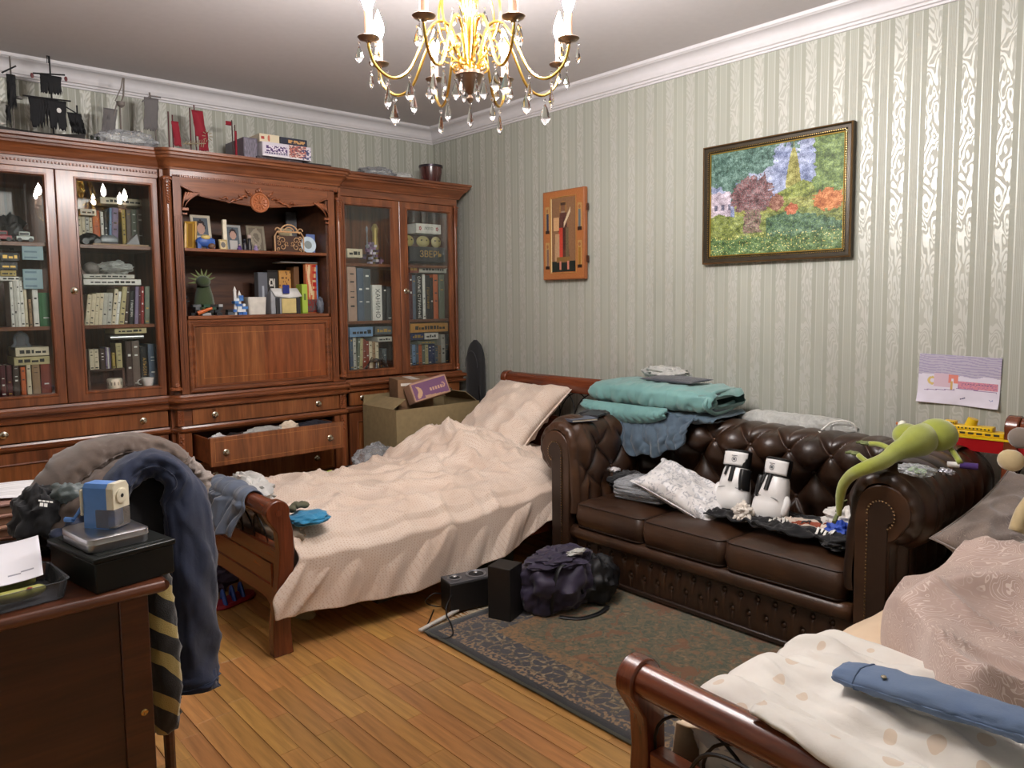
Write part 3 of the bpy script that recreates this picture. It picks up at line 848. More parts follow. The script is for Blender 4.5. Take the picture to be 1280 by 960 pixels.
# ---- middle unit
MB().box(1.38, 1.40, FY - .02, BY, .1, 2.15).box(2.465, 2.485, FY - .02, BY, .1, 2.15).box(1.40, 2.465, BY - .012, BY, .1, 2.15).box(1.40, 2.465, CFY + .03, BY - .012, 2.12, 2.15).box(1.40, 2.465, CFY + .03, BY - .012, .90, .92).box(1.40, 2.465, CFY + .03, BY - .012, .70, .722).box(1.40, 2.465, CFY + .03, BY - .012, .10, .12).box(1.40, 1.475, CFY, CFY + .03, .12, .70).box(2.375, 2.465, CFY, CFY + .03, .12, .70).build('carcass', WOODZ, mid, smooth=0)
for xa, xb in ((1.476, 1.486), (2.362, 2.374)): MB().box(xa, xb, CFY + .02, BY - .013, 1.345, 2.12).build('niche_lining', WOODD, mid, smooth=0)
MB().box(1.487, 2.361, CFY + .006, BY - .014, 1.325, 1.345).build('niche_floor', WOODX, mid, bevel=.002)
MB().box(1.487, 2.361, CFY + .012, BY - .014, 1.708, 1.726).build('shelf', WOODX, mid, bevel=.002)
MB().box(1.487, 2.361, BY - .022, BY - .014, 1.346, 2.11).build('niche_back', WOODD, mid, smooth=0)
# pilasters with grooves
for xa, xb in ((1.434, 1.476), (2.374, 2.418)):
    m = MB(); w = (xb - xa)
    pr = []
    m.box(xa, xb, CFY, CFY + .03, .905, 2.12)
    for q in range(3): m.box(xa + .006 + q * .013, xa + .011 + q * .013, CFY - .004, CFY, .93, 1.90)
    m.build('pilaster', WOODZ, mid, smooth=0)
carved_column(mid, 1.405, CFY + .012, .026, .93, 2.105)
carved_column(mid, 2.452, CFY + .014, .020, .93, 2.075)
# entablature and cornice sweep over the middle
sweep_mb(PM, CORN).box(1.40, 2.465, CFY, BY, 2.236, 2.252).build('cornice', WOODX, mid, smooth=30)
sweep_mb(PM, [(-.03, 2.112), (.0, 2.112), (.0, 2.152), (-.03, 2.152)]).build('frieze', WOODX, mid, smooth=30)
rope(mid, [(1.43, CFY), (2.44, CFY)], 2.118, 84)
sweep_mb(PM, [(-.03, .725), (0, .725), (0, .826), (-.03, .826)]).build('drawer_rail', WOODX, mid, smooth=30)
sweep_mb(PM, WAIST).build('waist_moulding', WOODX, mid, smooth=30)
sweep_mb(PM, MID).build('middle_moulding', WOODX, mid, smooth=30)
sweep_mb(PM, [(-.03, 0), (.012, 0), (.012, .09), (.0, .10), (-.03, .10)]).build('plinth', WOODX, mid, smooth=30)
# arched valance with fluted brackets and rosette
def val(t):  # lower edge: high shoulders that dip to the rosette
    u = abs(t - .5) * 2
    return 2.035 - .055 * (1 - u) ** .8 + .030 * sstep(.72, 1.0, u)
m = MB(); N = 40; x0, x1 = 1.476, 2.374
pts_ = [(x0 + (x1 - x0) * i / N, val(i / N)) for i in range(N + 1)]
m.rings([[(x, CFY + .002, z), (x, CFY + .026, z), (x, CFY + .026, 2.114), (x, CFY + .002, 2.114)] for x, z in pts_])
m.tube([(x, CFY, z) for x, z in pts_], .006, 6)
v = m.build('valance', WOODX, mid, smooth=30)
m = MB()
for s, bx in ((1, 1.480), (-1, 2.370)):
    for q in range(6):
        t = q / 5; P_ = []
        for i in range(9):
            u = i / 8; ang = u * PI / 2
            P_.append((bx + s * (.004 + (.018 + .075 * t) * math.sin(ang) * (.35 + .65 * u)), CFY - .006, 1.945 + .085 * (1 - (1 - u) ** 1.6) - .012 * t * 0 + (0)))
        m.tube(P_, .0065, 6)
    m.box(min(bx - s * .004, bx + s * .03), max(bx - s * .004, bx + s * .03), CFY - .014, CFY, 1.930, 1.944)
    m.box(min(bx - s * .002, bx + s * .022), max(bx - s * .002, bx + s * .022), CFY - .012, CFY, 1.908, 1.916)
m.build('fluted_bracket', CARVE, mid, smooth=60, kind='stuff', label='carved fluted corner bracket')
RX, RZ = 1.925, 2.005
m = MB(); M = Matrix.Translation((RX, CFY - .002, RZ)) @ Matrix.Rotation(R_(90), 4, 'X')
m.lathe([(.058, -.004), (.058, .008), (.054, .013), (.049, .013), (.046, .008), (.040, .006), (.002, .008)], n=32, xf=M)
for q in range(12):
    a = 2 * PI * q / 12
    m.ball((RX + .027 * math.cos(a), CFY - .013, RZ + .027 * math.sin(a)), .006, 6, 5, xf=None)
    m.tube([(RX + .008 * math.cos(a), CFY - .012, RZ + .008 * math.sin(a)), (RX + .040 * math.cos(a), CFY - .012, RZ + .040 * math.sin(a))], [.002, .0055], 6)
m.ball((RX, CFY - .013, RZ), .008, 10, 6)
m.build('rosette', plain((168, 100, 62), .35, name='rosette_wood'), mid, smooth=50, label='round carved rosette')
m = MB()
for s in (-1, 1):
    for (dx, dz, l, a) in ((.055, .035, .05, .9), (.075, .02, .055, .3), (.10, .008, .06, .1), (.14, -.002, .06, -.1), (.19, .004, .05, .2)):
        P_ = [(RX + s * (dx + l * t * math.cos(a)), CFY - .006 - .006 * math.sin(PI * t), RZ + dz + l * t * math.sin(a) + .008 * math.sin(PI * 2 * t)) for t in [i / 7 for i in range(8)]]
        m.tube(P_, [.002, .006, .008, .007, .006, .004, .003, .0015], 6)
    m.ball((RX + s * .058, CFY - .006, RZ + .045), (.012, .006, .012), 8, 6)
m.ball((RX, CFY - .008, RZ + .072), (.012, .008, .016), 8, 6); m.ball((RX - .014, CFY - .006, RZ + .066), (.008, .006, .012), 8, 6); m.ball((RX + .014, CFY - .006, RZ + .066), (.008, .006, .012), 8, 6)
m.build('carved_spray', CARVE, mid, smooth=60, kind='stuff', label='carved leaf scrolls either side of the rosette')
# fold-down panel
m = MB(); o = [(1.480, .908), (2.370, .908), (2.370, 1.322), (1.480, 1.322)]; rings = []
for k in (0, 1, 2, 3, 0):
    ox, oz = o[k]; sx = 1 if k in (1, 2) else -1; sz = 1 if k in (2, 3) else -1
    rings.append([(ox - sx * e, CFY + y_, oz - sz * e) for e, y_ in ((0, .02), (0, .0), (.006, -.006), (.012, -.006), (.016, .002), (.026, .004), (.030, -.002), (.036, -.002), (.042, .010), (.042, .02))])
m.rings(rings, True, False)
fd = m.build('fold_down_panel', WOODX, mid, smooth=30)
MB().box(1.519, 1.925, CFY + .010, CFY + .018, .947, 1.283).build('veneer_leaf', WOODP, fd, smooth=0)
MB().box(1.925, 2.331, CFY + .010, CFY + .018, .947, 1.283).build('veneer_leaf', wood('panel_right_wood', (98, 50, 24), (132, 70, 36), (150, 84, 46), 2, .28, .35), fd, smooth=0, label='darker veneer leaf')
q = MB(); w = .0016; a, b, c, d = 1.562, 2.288, .985, 1.245
for (p0, p1, p2, p3) in ((a, b, c, c + w), (a, b, d - w, d), (a, a + w, c, d), (b - w, b, c, d)): q.box(p0, p1, CFY + .0092, CFY + .0104, p2, p3)
q.build('inlay_line', plain((176, 116, 62), .4), fd, smooth=0, label='pale inlaid rectangle')
flat_drawer(mid, 1.480, 2.405, .728, .820, CFY - .006, (1.606, 2.258), inlay=False)
# carved blocks above the column feet
for bx in (1.418, 2.432):
    m = MB(); m.box(bx - .018, bx + .018, CFY - .010, CFY + .02, .728, .820)
    for q in range(5):
        for s in (-1, 1): m.tube([(bx, CFY - .011, .742 + q * .014), (bx + s * .012, CFY - .014, .752 + q * .014)], [.002, .004], 5)
    m.build('carved_block', CARVE, mid, smooth=40)
    m = MB(); m.box(bx - .016, bx + .016, CFY - .008, CFY, .12, .684)
    for q in range(7): m.ball((bx + (.005 if q % 2 else -.005), CFY - .010, .664 - .014 * q), (.007, .005, .007), 6, 5)
    m.build('lower_pilaster', CARVE, mid, smooth=40)
# open drawer, its front out at y = 4.15
dr = MB(); dx0, dx1, dz0, dz1, dy = 1.486, 2.300, .519, .682, 4.150
dr.box(dx0, dx1, dy, dy + .020, dz0, dz1)
drw = dr.build('drawer', WOODP, mid, bevel=.003, label='open lower drawer pulled out and full of clutter')
MB().box(dx0 + .004, dx0 + .016, dy + .02, 4.86, dz0 + .012, dz1 - .012).box(dx1 - .016, dx1 - .004, dy + .02, 4.86, dz0 + .012, dz1 - .012).box(dx0 + .016, dx1 - .016, dy + .02, 4.86, dz0 + .014, dz0 + .022).box(dx0 + .016, dx1 - .016, 4.85, 4.86, dz0 + .02, dz1 - .012).build('drawer_box', WOODX, drw, smooth=0)
q = MB(); e = .024; w = .0016
for (p0, p1, p2, p3) in ((dx0 + e, dx1 - e, dz0 + e, dz0 + e + w), (dx0 + e, dx1 - e, dz1 - e - w, dz1 - e), (dx0 + e, dx0 + e + w, dz0 + e, dz1 - e), (dx1 - e - w, dx1 - e, dz0 + e, dz1 - e)): q.box(p0, p1, dy - .0006, dy + .0006, p2, p3)
q.build('inlay_line', plain((176, 116, 62), .4), drw, smooth=0)
knob((1.570, dy, .592), drw); knob((2.205, dy, .592), drw)
flat_drawer(mid, 1.480, 2.370, .345, .500, CFY + .012, (1.60, 2.245))
flat_drawer(mid, 1.480, 2.370, .125, .335, CFY + .012, (1.60, 2.245))
# clutter inside the open drawer
def crumple(name, c, r, mat, label, cat, seed=0, group=None, n=22, amp=.28, freq=2.2, parent=None, flat=.0, hole=None, zmin=None):
    m = MB(); cx_, cy_, cz_ = c
    def fn(u, v):
        th = u * 2 * PI; ph = (v * .998 + .001) * PI
        d = Vector((math.sin(ph) * math.cos(th), math.sin(ph) * math.sin(th), -math.cos(ph)))
        k = 1 + amp * fbm(d.x * freq + seed, d.y * freq, d.z * freq, 3) + amp * .5 * (ridge(d.x * freq * 1.4 + seed, d.y * freq * 1.4, d.z * freq + 5) - .5)
        p = Vector((cx_ + d.x * r[0] * k, cy_ + d.y * r[1] * k, cz_ + d.z * r[2] * k))
        if zmin is not None and p.z < zmin: p.z = zmin + (zmin - p.z) * .02
        return p
    m.grid(n * 2, n, fn, wrap=True)
    return m.build(name, mat, parent, smooth=60, label=label, cat=cat, group=group)
crumple('crumpled_bag', (1.56, 4.24, .645), (.05, .04, .04), plain((196, 196, 198), .35), 'crumpled white bag at the left end of the open drawer', 'bag', 1, zmin=.545)
crumple('plastic_bag', (1.84, 4.25, .655), (.14, .05, .035), FILM2, 'wide grey plastic bag poking out of the middle of the open drawer', 'bag', 2, zmin=.545)
crumple('crumpled_wrapper', (1.99, 4.25, .672), (.055, .045, .035), plain((222, 204, 182), .5), 'cream crumpled wrapper at the middle of the open drawer', 'wrapper', 3, zmin=.545)
crumple('dark_cloth', (2.16, 4.27, .652), (.12, .07, .035), plain((26, 28, 40), .8), 'dark blue cloth in the right half of the open drawer', 'cloth', 4, zmin=.545)
crumple('dark_cable_pile', (1.70, 4.30, .625), (.10, .08, .04), plain((18, 18, 22), .6), 'black bundle behind the bags in the open drawer', 'bundle', 5, zmin=.545)

# ================================================================ books and boxes behind the glass
HUES = {'cream': (214, 200, 172), 'pale grey': (190, 186, 176), 'white': (226, 222, 214), 'sand': (188, 174, 128), 'dark brown': (66, 46, 38), 'black': (20, 20, 22), 'lilac': (128, 112, 140), 'maroon': (82, 22, 30), 'red': (140, 36, 36), 'grey green': (110, 116, 100), 'taupe': (112, 96, 86), 'slate blue': (84, 98, 116), 'orange': (196, 96, 44), 'light blue': (120, 152, 188), 'mustard': (172, 146, 72), 'tan': (156, 124, 92), 'green': (52, 106, 62), 'brick red': (138, 62, 46), 'pinkish tan': (182, 150, 132), 'slate grey': (86, 92, 96), 'dark grey': (52, 54, 56), 'charcoal': (38, 38, 42), 'navy': (34, 50, 100), 'amber': (196, 140, 62)}
PAGES = plain((222, 212, 190), .9, name='book_pages')
INKW = plain((236, 234, 228), .6, name='white_ink'); INKD = plain((34, 30, 30), .6, name='dark_ink'); INKG = plain((200, 160, 80), .4, .6, name='gilt_ink')
ORD = ['first', 'second', 'third', 'fourth', 'fifth', 'sixth', 'seventh', 'eighth', 'ninth', 'tenth', 'eleventh', 'twelfth', 'thirteenth', 'fourteenth', 'fifteenth', 'sixteenth']
def make_book(x0, x1, z0, z1, yf, depth, hue, tilt, label, group, text=None, k=0):
    w = x1 - x0 - .0008; h = z1 - z0
    t = thing('book', label, 'book', ((x0 + x1) / 2, yf + depth / 2, z0), world=False, group=group)
    if tilt: t.rotation_euler = (0, R_(-tilt), 0)
    cm = plain(HUES[hue], .55); c = .0012 if w < .02 else .002
    m = MB()  # cover: spine, two boards
    m.rings([[(-w / 2, -depth / 2 + .003, z), (-w / 4, -depth / 2 + .0006, z), (w / 4, -depth / 2 + .0006, z), (w / 2, -depth / 2 + .003, z), (w / 2, depth / 2, z), (w / 2 - c, depth / 2, z), (w / 2 - c, -depth / 2 + .005, z), (-w / 2 + c, -depth / 2 + .005, z), (-w / 2 + c, depth / 2, z), (-w / 2, depth / 2, z)] for z in (0, h)])
    co = m.build('cover', cm, t, smooth=0)
    MB().box(-w / 2 + c, w / 2 - c, -depth / 2 + .006, depth / 2 - .004, .003, h - .003).build('page_block', PAGES, t, smooth=0)
    ink = INKD if sum(HUES[hue]) > 330 else (INKG if k % 3 == 0 else INKW)
    m = MB(); r = random.Random(k * 7 + int(x0 * 999)); yy = -depth / 2
    if text:
        M = frame_xf((0, yy - .0002, h * .48), (0, 0, -1), (1, 0, 0))
        tm = text_mb(text, min(w * .62, h * .9 / max(4, len(text)) * 1.5), M, .0004); tm.build('spine_lettering', ink, co, smooth=0)
    elif w > .008:
        zz = h * .88
        while zz > h * .25:
            ln = r.uniform(.03, .14) * h
            if r.random() < .6: m.box(-w * .22, w * .22, yy - .0002, yy + .001, zz - ln * .35, zz)
            zz -= ln + r.uniform(.02, .2) * h
        if r.random() < .5: m.box(-w * .3, w * .3, yy - .0002, yy + .001, h * .05, h * .05 + .006)
        if m.v: m.build('spine_print', ink, co, smooth=0, kind='stuff')
    return t
nb = 0
for desc, Y, z0, items in BOOKROWS:
    for i, it in enumerate(items):
        x0, x1, z1, hue, tilt = it[:5]; text = it[5] if len(it) > 5 else None; nb += 1
        lab = '%s book, %s from the left, %s' % (hue, ORD[i], desc.replace(' glass door of the ', ' door, ').replace('behind the ', '').replace('bookcase', 'case'))
        if text: lab = '%s book with vertical lettering, %s, %s case' % (hue, desc.split(' behind')[0], desc.split(' of the ')[1].split()[0])
        make_book(x0, x1, z0, min(z1, z0 + .36), Y, .16, hue, tilt, lab, 'books on the ' + desc, text, nb)
for f in FLATS:
    lab, cat, nm, hue, x0, x1, z0, z1, Y, dep = f[:10]
    txt = f[10] if len(f) > 10 else None
    cm = plain(HUES[hue], .5)
    t = thing(nm, lab, cat, ((x0 + x1) / 2, Y + dep / 2, z0), world=False); w = x1 - x0; h = z1 - z0
    if nm == 'rolled_tube':
        MB().tube([(-w / 2, 0, h / 2), (w / 2, 0, h / 2)], h / 2, 12).build('tube_body', plain((200, 200, 200), .25, .7), t); continue
    b = MB().box(-w / 2, w / 2, -dep / 2, dep / 2, 0, h).build('box_body', cm, t, bevel=.0012)
    if h > .02:
        ink = INKD if sum(HUES[hue]) > 330 else INKG
        if txt: text_mb(txt, h * .62, frame_xf((w * .1, -dep / 2 - .0004, h * .5), (1, 0, 0), (0, 0, 1)), .0005).build('lettering', INKG, b, smooth=0)
        elif 'lowers' in lab:
            m = MB()
            for s in (-1, 1):
                for q in range(5): m.cbox((s * w * .34 + .008 * math.cos(q * 1.25), -dep / 2, h * .5 + .010 * math.sin(q * 1.25)), (.009, .0008, .009), 0)
            m.build('red_flower_print', plain((172, 60, 66), .6), b, smooth=0, kind='stuff')
            text_mb('ЛОТО', h * .4, frame_xf((0, -dep / 2 - .0004, h * .5), (1, 0, 0), (0, 0, 1))).build('lettering', INKD, b, smooth=0)
        else:
            m = MB()
            r = random.Random(int(x0 * 1e4)); xx = -w * .38
            while xx < w * .35:
                l = r.uniform(.01, .03); m.box(xx, min(xx + l, w * .42), -dep / 2 - .0004, -dep / 2 + .001, h * .3, h * r.choice((.55, .7))); xx += l + .006
            m.build('label_print', ink, b, smooth=0, kind='stuff')
# ================================================================ the two sleigh beds
def sleigh_bed(label, y0, y1, xf=None, iron_label=None):
    X = xf or Matrix.Identity(4)
    b = thing('sleigh_bed', label, 'bed', tuple(X @ Vector((2.35, (y0 + y1) / 2, 0))))
    def post(name, base, side, ztop, yy, grow=1.0):
        cl = [(0, 0, .042), (-.004, .06, .040), (-.003, .14, .037), (.008, .24, .034), (.022, .34, .032), (.028, .42, .031), (.024, .50, .033)]
        sc = ztop / .63
        pts = [(base + side * -1 * x, z * sc, w) for x, z, w in cl]
        left = [(x - w, z) for x, z, w in pts]; right = [(x + w, z) for x, z, w in pts]
        cx_ = base + side * .004; cz = ztop - .048; r = .050
        if side < 0 or True:
            a0 = -20 if side < 0 else 200
        arc = [(cx_ + r * math.cos(R_(a)), cz + r * math.sin(R_(a))) for a in (range(-20, 215, 15) if True else [])]
        m = MB(X); poly = left + [] ; 
        poly = right + arc + left[::-1]
        m.prism([(p[0], p[1]) for p in poly], yy, yy + .048, 'y')
        p = m.build(name, BEDZ, b, bevel=.005, seg=2)
        d = MB(X)
        ye = yy - .004 if yy == y0 else yy + .052
        d.tube([(cx_ - side * .0, ye, cz), (cx_, yy + .024, cz)], .012, 12)
        d.build('peg', BEDZ, p)
        return cx_, cz
    for base, side, zt, nm in ((1.262, -1, .630, 'foot_post'), (3.43, 1, .935, 'head_post')):
        for yy in (y0, y1 - .048):
            cx_, cz = post(nm, base, side, zt, yy)
        ya, yb = y0 + .048, y1 - .048
        if side < 0:
            m = MB(X); m.tube([(cx_ - .004, ya, cz + .006), (cx_ - .004, yb, cz + .006)], .036, 20); m.build('foot_rail', BEDY, b)
        else:
            m = MB(X); m.rings([[(cx_ - .03, y, cz - .055), (cx_ + .02, y, cz - .055), (cx_ + .035, y, cz), (cx_ + .02, y, cz + .04), (cx_ - .012, y, cz + .046), (cx_ - .034, y, cz + .03), (cx_ - .04, y, cz - .01)] for y in (ya, yb)]); m.build('head_rail', BEDY, b, bevel=.008, seg=3, smooth=60)
        zb = .425 if side < 0 else .68      # lower cross bar, panel beneath
        xb = base - side * .024 * (1 if side < 0 else 1.4)
        m = MB(X); m.box(xb - .022, xb + .022, ya, yb, zb - .045, zb); m.build('cross_bar', BEDY, b, bevel=.006)
        lo = .19 if side < 0 else .26
        m = MB(X); N = 24; rings = []
        for i in range(N + 1):
            t = i / N; y = ya + (yb - ya) * t; e = min(t, 1 - t) * (yb - ya)
            zl = lo - .085 * (1 - sstep(.0, .16, e))
            rings.append([(xb - .013, y, zl), (xb + .013, y, zl), (xb + .013, y, zb - .046), (xb - .013, y, zb - .046)])
        m.rings(rings); pn = m.build('panel', BEDY, b, smooth=30)
        m = MB(X); o = [(ya + .06, lo + .055), (yb - .06, lo + .055), (yb - .06, zb - .075), (ya + .06, zb - .075)]; rings = []
        for k in (0, 1, 2, 3, 0):
            oy, oz = o[k]; sy = 1 if k in (1, 2) else -1; sz = 1 if k in (2, 3) else -1
            rings.append([(xb + side * -.0 - (.013) * (1 if side < 0 else 1) + q, oy - sy * e, oz - sz * e) for e, q in ((0, 0), (.004, -.006), (.010, -.006), (.016, 0), (.016, .003), (0, .003))])
        m.rings(rings, True, False); m.build('panel_moulding', BEDY, pn, smooth=40)
        # wrought iron arcs between bar and rail
        z1_ = cz - (.036 if side < 0 else .055); n = 4; w = (yb - ya) / n; k = 0
        for i in range(n * 2 - 1):
            yc = ya + w * (.5 + i / 2)
            P = [(xb + (cx_ - xb) * math.sin(PI * t) ** 1 * .8, yc - w / 2 * math.cos(PI * t), zb - .002 + (z1_ - zb + .004) * math.sin(PI * t)) for t in [q / 12 for q in range(13)]]
            MB(X).tube(P, .0038, 6).build('iron_arc', IRON, b)
        if side < 0:
            pass
    for yy in (y0 + .012, y1 - .036):
        MB(X).box(1.30, 3.40, yy, yy + .024, .19, .335).build('side_rail', BEDX, b, bevel=.004)
    m = MB(X)
    for i in range(14): m.box(1.34 + i * .148, 1.40 + i * .148, y0 + .036, y1 - .036, .255, .270)
    m.build('slat_row', plain((176, 140, 96), .7), b, smooth=0, kind='stuff')
    return b
sleigh_bed('wooden sleigh bed by the wall cabinets, under the pinkish beige duvet', 2.81, 3.93)
X2 = Matrix.Translation((1.25, 1.03, 0)) @ Matrix.Rotation(-.055, 4, 'Z') @ Matrix.Translation((-1.25, -1.03, 0))
sleigh_bed('wooden sleigh bed in the right foreground, with spotted muslin over its foot rail', -.09, 1.035, X2)

def mattress(x0, x1, y0, y1, z0, z1, mat, label, xf=None, wrinkle=.0):
    X = xf or Matrix.Identity(4); m = MB(X); n = 40
    rings = []
    def outline(ins, z):
        out = []; cx_, cy_ = (x0 + x1) / 2, (y0 + y1) / 2; a, b_ = (x1 - x0) / 2 - ins, (y1 - y0) / 2 - ins; r = .06
        for (sx, sy, st) in ((1, -1, -90), (1, 1, 0), (-1, 1, 90), (-1, -1, 180)):
            for q in range(6):
                th = R_(st + q * 18); out.append((cx_ + sx * (a - r) + r * math.cos(th), cy_ + sy * (b_ - r) + r * math.sin(th), z))
        return out
    for ins, z in ((.02, z0), (.005, z0 + .008), (0, z0 + .02), (0, z1 - .02), (.005, z1 - .006), (.02, z1), (.2, z1 + .003)):
        rings.append(outline(ins, z))
    m.rings(rings)
    return m.build('mattress', mat, None, smooth=60, label=label, cat='mattress')
mattress(1.335, 3.37, 2.865, 3.88, .272, .435, plain((206, 196, 186), .8), 'mattress of the far bed, hidden beneath the pinkish duvet')

# ---- duvet on the far bed
def quilt_pat(t, v, col):
    mp = t.n('ShaderNodeMapping'); t.l(v, mp.inputs[0]); mp.inputs['Rotation'].default_value = (.5, .4, R_(45)); mp.inputs['Scale'].default_value = (105, 105, 105)
    ck = t.n('ShaderNodeTexVoronoi', feature='DISTANCE_TO_EDGE'); ck.inputs['Scale'].default_value = 1.0; ck.inputs['Randomness'].default_value = .12
    t.l(mp.outputs[0], ck.inputs['Vector'])
    f = t.math('LESS_THAN', ck.outputs['Distance'], .22)
    k = t.noise(v, 6, 2)
    return t.mix(t.math('MULTIPLY', f, t.math('ADD', t.math('MULTIPLY', k, .7), .15)), col, srgb(232, 220, 208))
DUV = fabric('pinkish_beige_cotton', (204, 176, 154), .7, 500, .35, (192, 162, 140), quilt_pat, .25, 1.1)
HX = [1.20, 1.55, 1.8, 2.2, 2.5, 2.7, 3.1, 3.3]; HZ = [.175, .138, .110, .118, .17, .26, .36, .38]
def duvet1(u, v):
    x = 1.335 + (3.30 - 1.335) * u
    bunch = math.exp(-((x - 2.80) / .26) ** 2)
    wr = .020 * fbm(x * 2.2 + 3, v * 5.5, 1.7, 3)
    zt = .470 + .010 * math.sin(x * 3)
    def top(y):
        a = x * 1.0 + .55 * y
        r = ridge(x * 1.7 + fbm(x, y, 2, 2) * 1.3, y * 3.6 + .8 * x, 3.1) ** 3 * .036
        r += ridge(x * 3.1 - y * 2.2, y * 5 + x * 2, 5.5) ** 4 * .020 + ridge(x * 7 + 3, y * 7 - x * 3, 7.5) ** 3 * .010
        r += ridge(x * 5.5 + y * 3.2, y * 1.6 - x, 8.0) ** 3 * .016 * sstep(1.4, 2.2, x)
        hump = .125 * math.exp(-((x - 2.78) / .20) ** 2 - ((y - 3.50) / .42) ** 2) + .085 * math.exp(-((x - 2.62) / .14) ** 2 - ((y - 3.62) / .25) ** 2)
        rr = ridge(x * 6 + fbm(x * 3, y * 3, 5) * .8, y * 4.5, 2.0) ** 2 * .055 * math.exp(-((x - 2.70) / .34) ** 2) * sstep(2.9, 3.25, y)
        k_ = .50 + .50 * sstep(2.90, 3.12, y)
        return zt + r * k_ + wr * k_ + hump + rr + .014 * fbm(x * 6, y * 6, 4.4, 2) * k_
    if v < .10:
        t = v / .10; return (x, 3.915 - .04 * t + .012 * fbm(x * 8, t, 3), lerp(.30, top(3.86) - .03, t))
    if v < .58:
        t = (v - .10) / .48; y = lerp(3.872, 2.86, t); z = top(y)
        z -= .030 * (1 - sstep(0, .08, t)) + .040 * sstep(.90, 1.0, t) ** 2
        return (x, y, z)
    t = (v - .58) / .42
    z0_ = top(2.86) - .040
    xo = x - (.125 * (1 - sstep(1.335, 1.60, x))) * sstep(.18, .8, t)
    zh = interp(xo, HX, HZ)
    z = lerp(z0_, zh, t ** 1.05)
    amp = sstep(0, .35, t)
    fold = .010 * math.sin(24 * xo + 5 * t + 5 * fbm(xo * 1.6, t * .3, 1, 2)) * amp
    fold += (.024 * ridge(xo * 5.0 + 1.2 * t, t * .30 + 3, 6.2) ** 2 + .008 * ridge(xo * 12.0 + 2.0 * t, t * .5, 1.2) ** 2) * amp
    out = .052 * math.sin(min(1, t * 1.6) * PI / 2) + .018 * t
    y = 2.86 - out - fold * .8
    y = min(y, 2.862 - .064 * sstep(.02, .25, t))
    return (xo, y, z)
m = MB(); m.grid(210, 150, duvet1)
m.build('duvet', DUV, None, smooth=180, solid=.010, label='pinkish beige duvet with a fine white diamond print, spread over the far bed', cat='duvet')

def pillow(name, w, h, t, M, mat, label, cat='pillow', seed=0, parent=None, ear=.06, wr=1.0, n=44, seam=True, group=None):
    m = MB(M)
    for s in (-1, 1):
        def fn(u, v, s=s):
            a, b_ = u * 2 - 1, v * 2 - 1
            e = max(0, (1 - abs(a) ** 3.2) * (1 - abs(b_) ** 3.2))
            z = s * t / 2 * e ** .55
            pin = 1 - .09 * (1 - abs(b_) ** 2) * abs(a) ** 3; pin2 = 1 - .09 * (1 - abs(a) ** 2) * abs(b_) ** 3
            z += (s * .010 * wr * fbm(a * 2.2 + seed, b_ * 2.2, seed + s * 2, 3) + .012 * wr * ridge(a * 1.9 + seed, b_ * 2.6 + a, seed) ** 2 * s) * min(1, e * 3) * (t / .14)
            return (a * w / 2 * pin, b_ * h / 2 * pin2, z)
        m.grid(n, n, fn)
    # weld the two faces by a shared rim flange
    if ear:
        def rim(u, v):
            th = u * 4; k = int(th) % 4; f = th - int(th); q = -1 + 2 * f
            a, b_ = ((q, -1), (1, q), (-q, 1), (-1, -q))[k]
            g = 1 + (v - .0) * ear
            return (a * w / 2 * (1 - .09 * (1 - abs(b_) ** 2) * abs(a) ** 3) * g, b_ * h / 2 * (1 - .09 * (1 - abs(a) ** 2) * abs(b_) ** 3) * g, .003 * math.sin(40 * u) * v)
        m.grid(96, 1, rim, wrap=True)
    o = m.build(name, mat, parent, smooth=180, solid=.002, label=label, cat=cat, group=group)
    return o
def place(c, xdir, ydir):
    return frame_xf(c, xdir, Vector(ydir) - Vector(xdir).normalized() * Vector(ydir).dot(Vector(xdir).normalized()))
pillow('pillow', .64, .72, .17, place((3.115, 3.58, .655), (.05, -1, 0), (.80, .05, .60)), DUV, 'plump pinkish pillow propped against the far bed headboard', seed=3, wr=1.3)

# ---- grey-blue shirt and white cloth over the foot rail of the far bed
def over_rail(name, mat, ya, yb, xr, zr, r, out, inn, seed, label, cat, xf=None, amp=.02, flare=.03):
    L_ = out + PI * r + inn
    def fn(u, v):
        y = lerp(ya, yb, u); s = v * L_
        o = out * (1 + .22 * fbm(u * 2.4 + seed, 1, 3)); w = amp * fbm(y * 13 + seed, s * 4, seed, 3)
        if s < out:
            k = (out - s) * (o / out)
            return (xr - r - flare * sstep(0, out, k) - abs(w) - .004, y + .03 * fbm(u * 3, s * 5, seed) + (u - .5) * -.05 * k / out, zr - k)
        s2 = s - out
        if s2 < PI * r:
            th = PI - s2 / r
            rr = r + abs(w) * .5
            return (xr + rr * math.cos(th), y + .012 * fbm(u * 4, s * 6, seed), zr + rr * math.sin(th))
        k = s2 - PI * r
        return (xr + r + abs(w) + .06 * sstep(.0, inn, k) * .8, y + .03 * fbm(u * 3, s * 5, seed + 2), zr - k * .75)
    m = MB(xf); m.grid(70, 60, fn)
    return m.build(name, mat, None, smooth=180, solid=.004, label=label, cat=cat)
over_rail('shirt', fabric('grey_blue_jersey', (96, 106, 124), .9, 500, .3, (74, 82, 98), None, .3, .5), 3.03, 3.42, 1.252, .590, .040, .14, .10, 2, 'crumpled grey-blue shirt thrown over the foot rail of the far bed', 'shirt', amp=.05, flare=.045)
crumple('white_cloth', (1.40, 3.46, .535), (.08, .22, .07), plain((198, 196, 192), .85), 'crumpled white cloth lying just inside the far bed foot rail', 'cloth', 11, n=26, amp=.4)
crumple('beige_blanket', (1.375, 3.06, .455), (.055, .20, .065), plain((176, 164, 146), .9), 'beige bundle seen through the iron arcs of the far bed foot', 'blanket', 16, n=22, amp=.25)
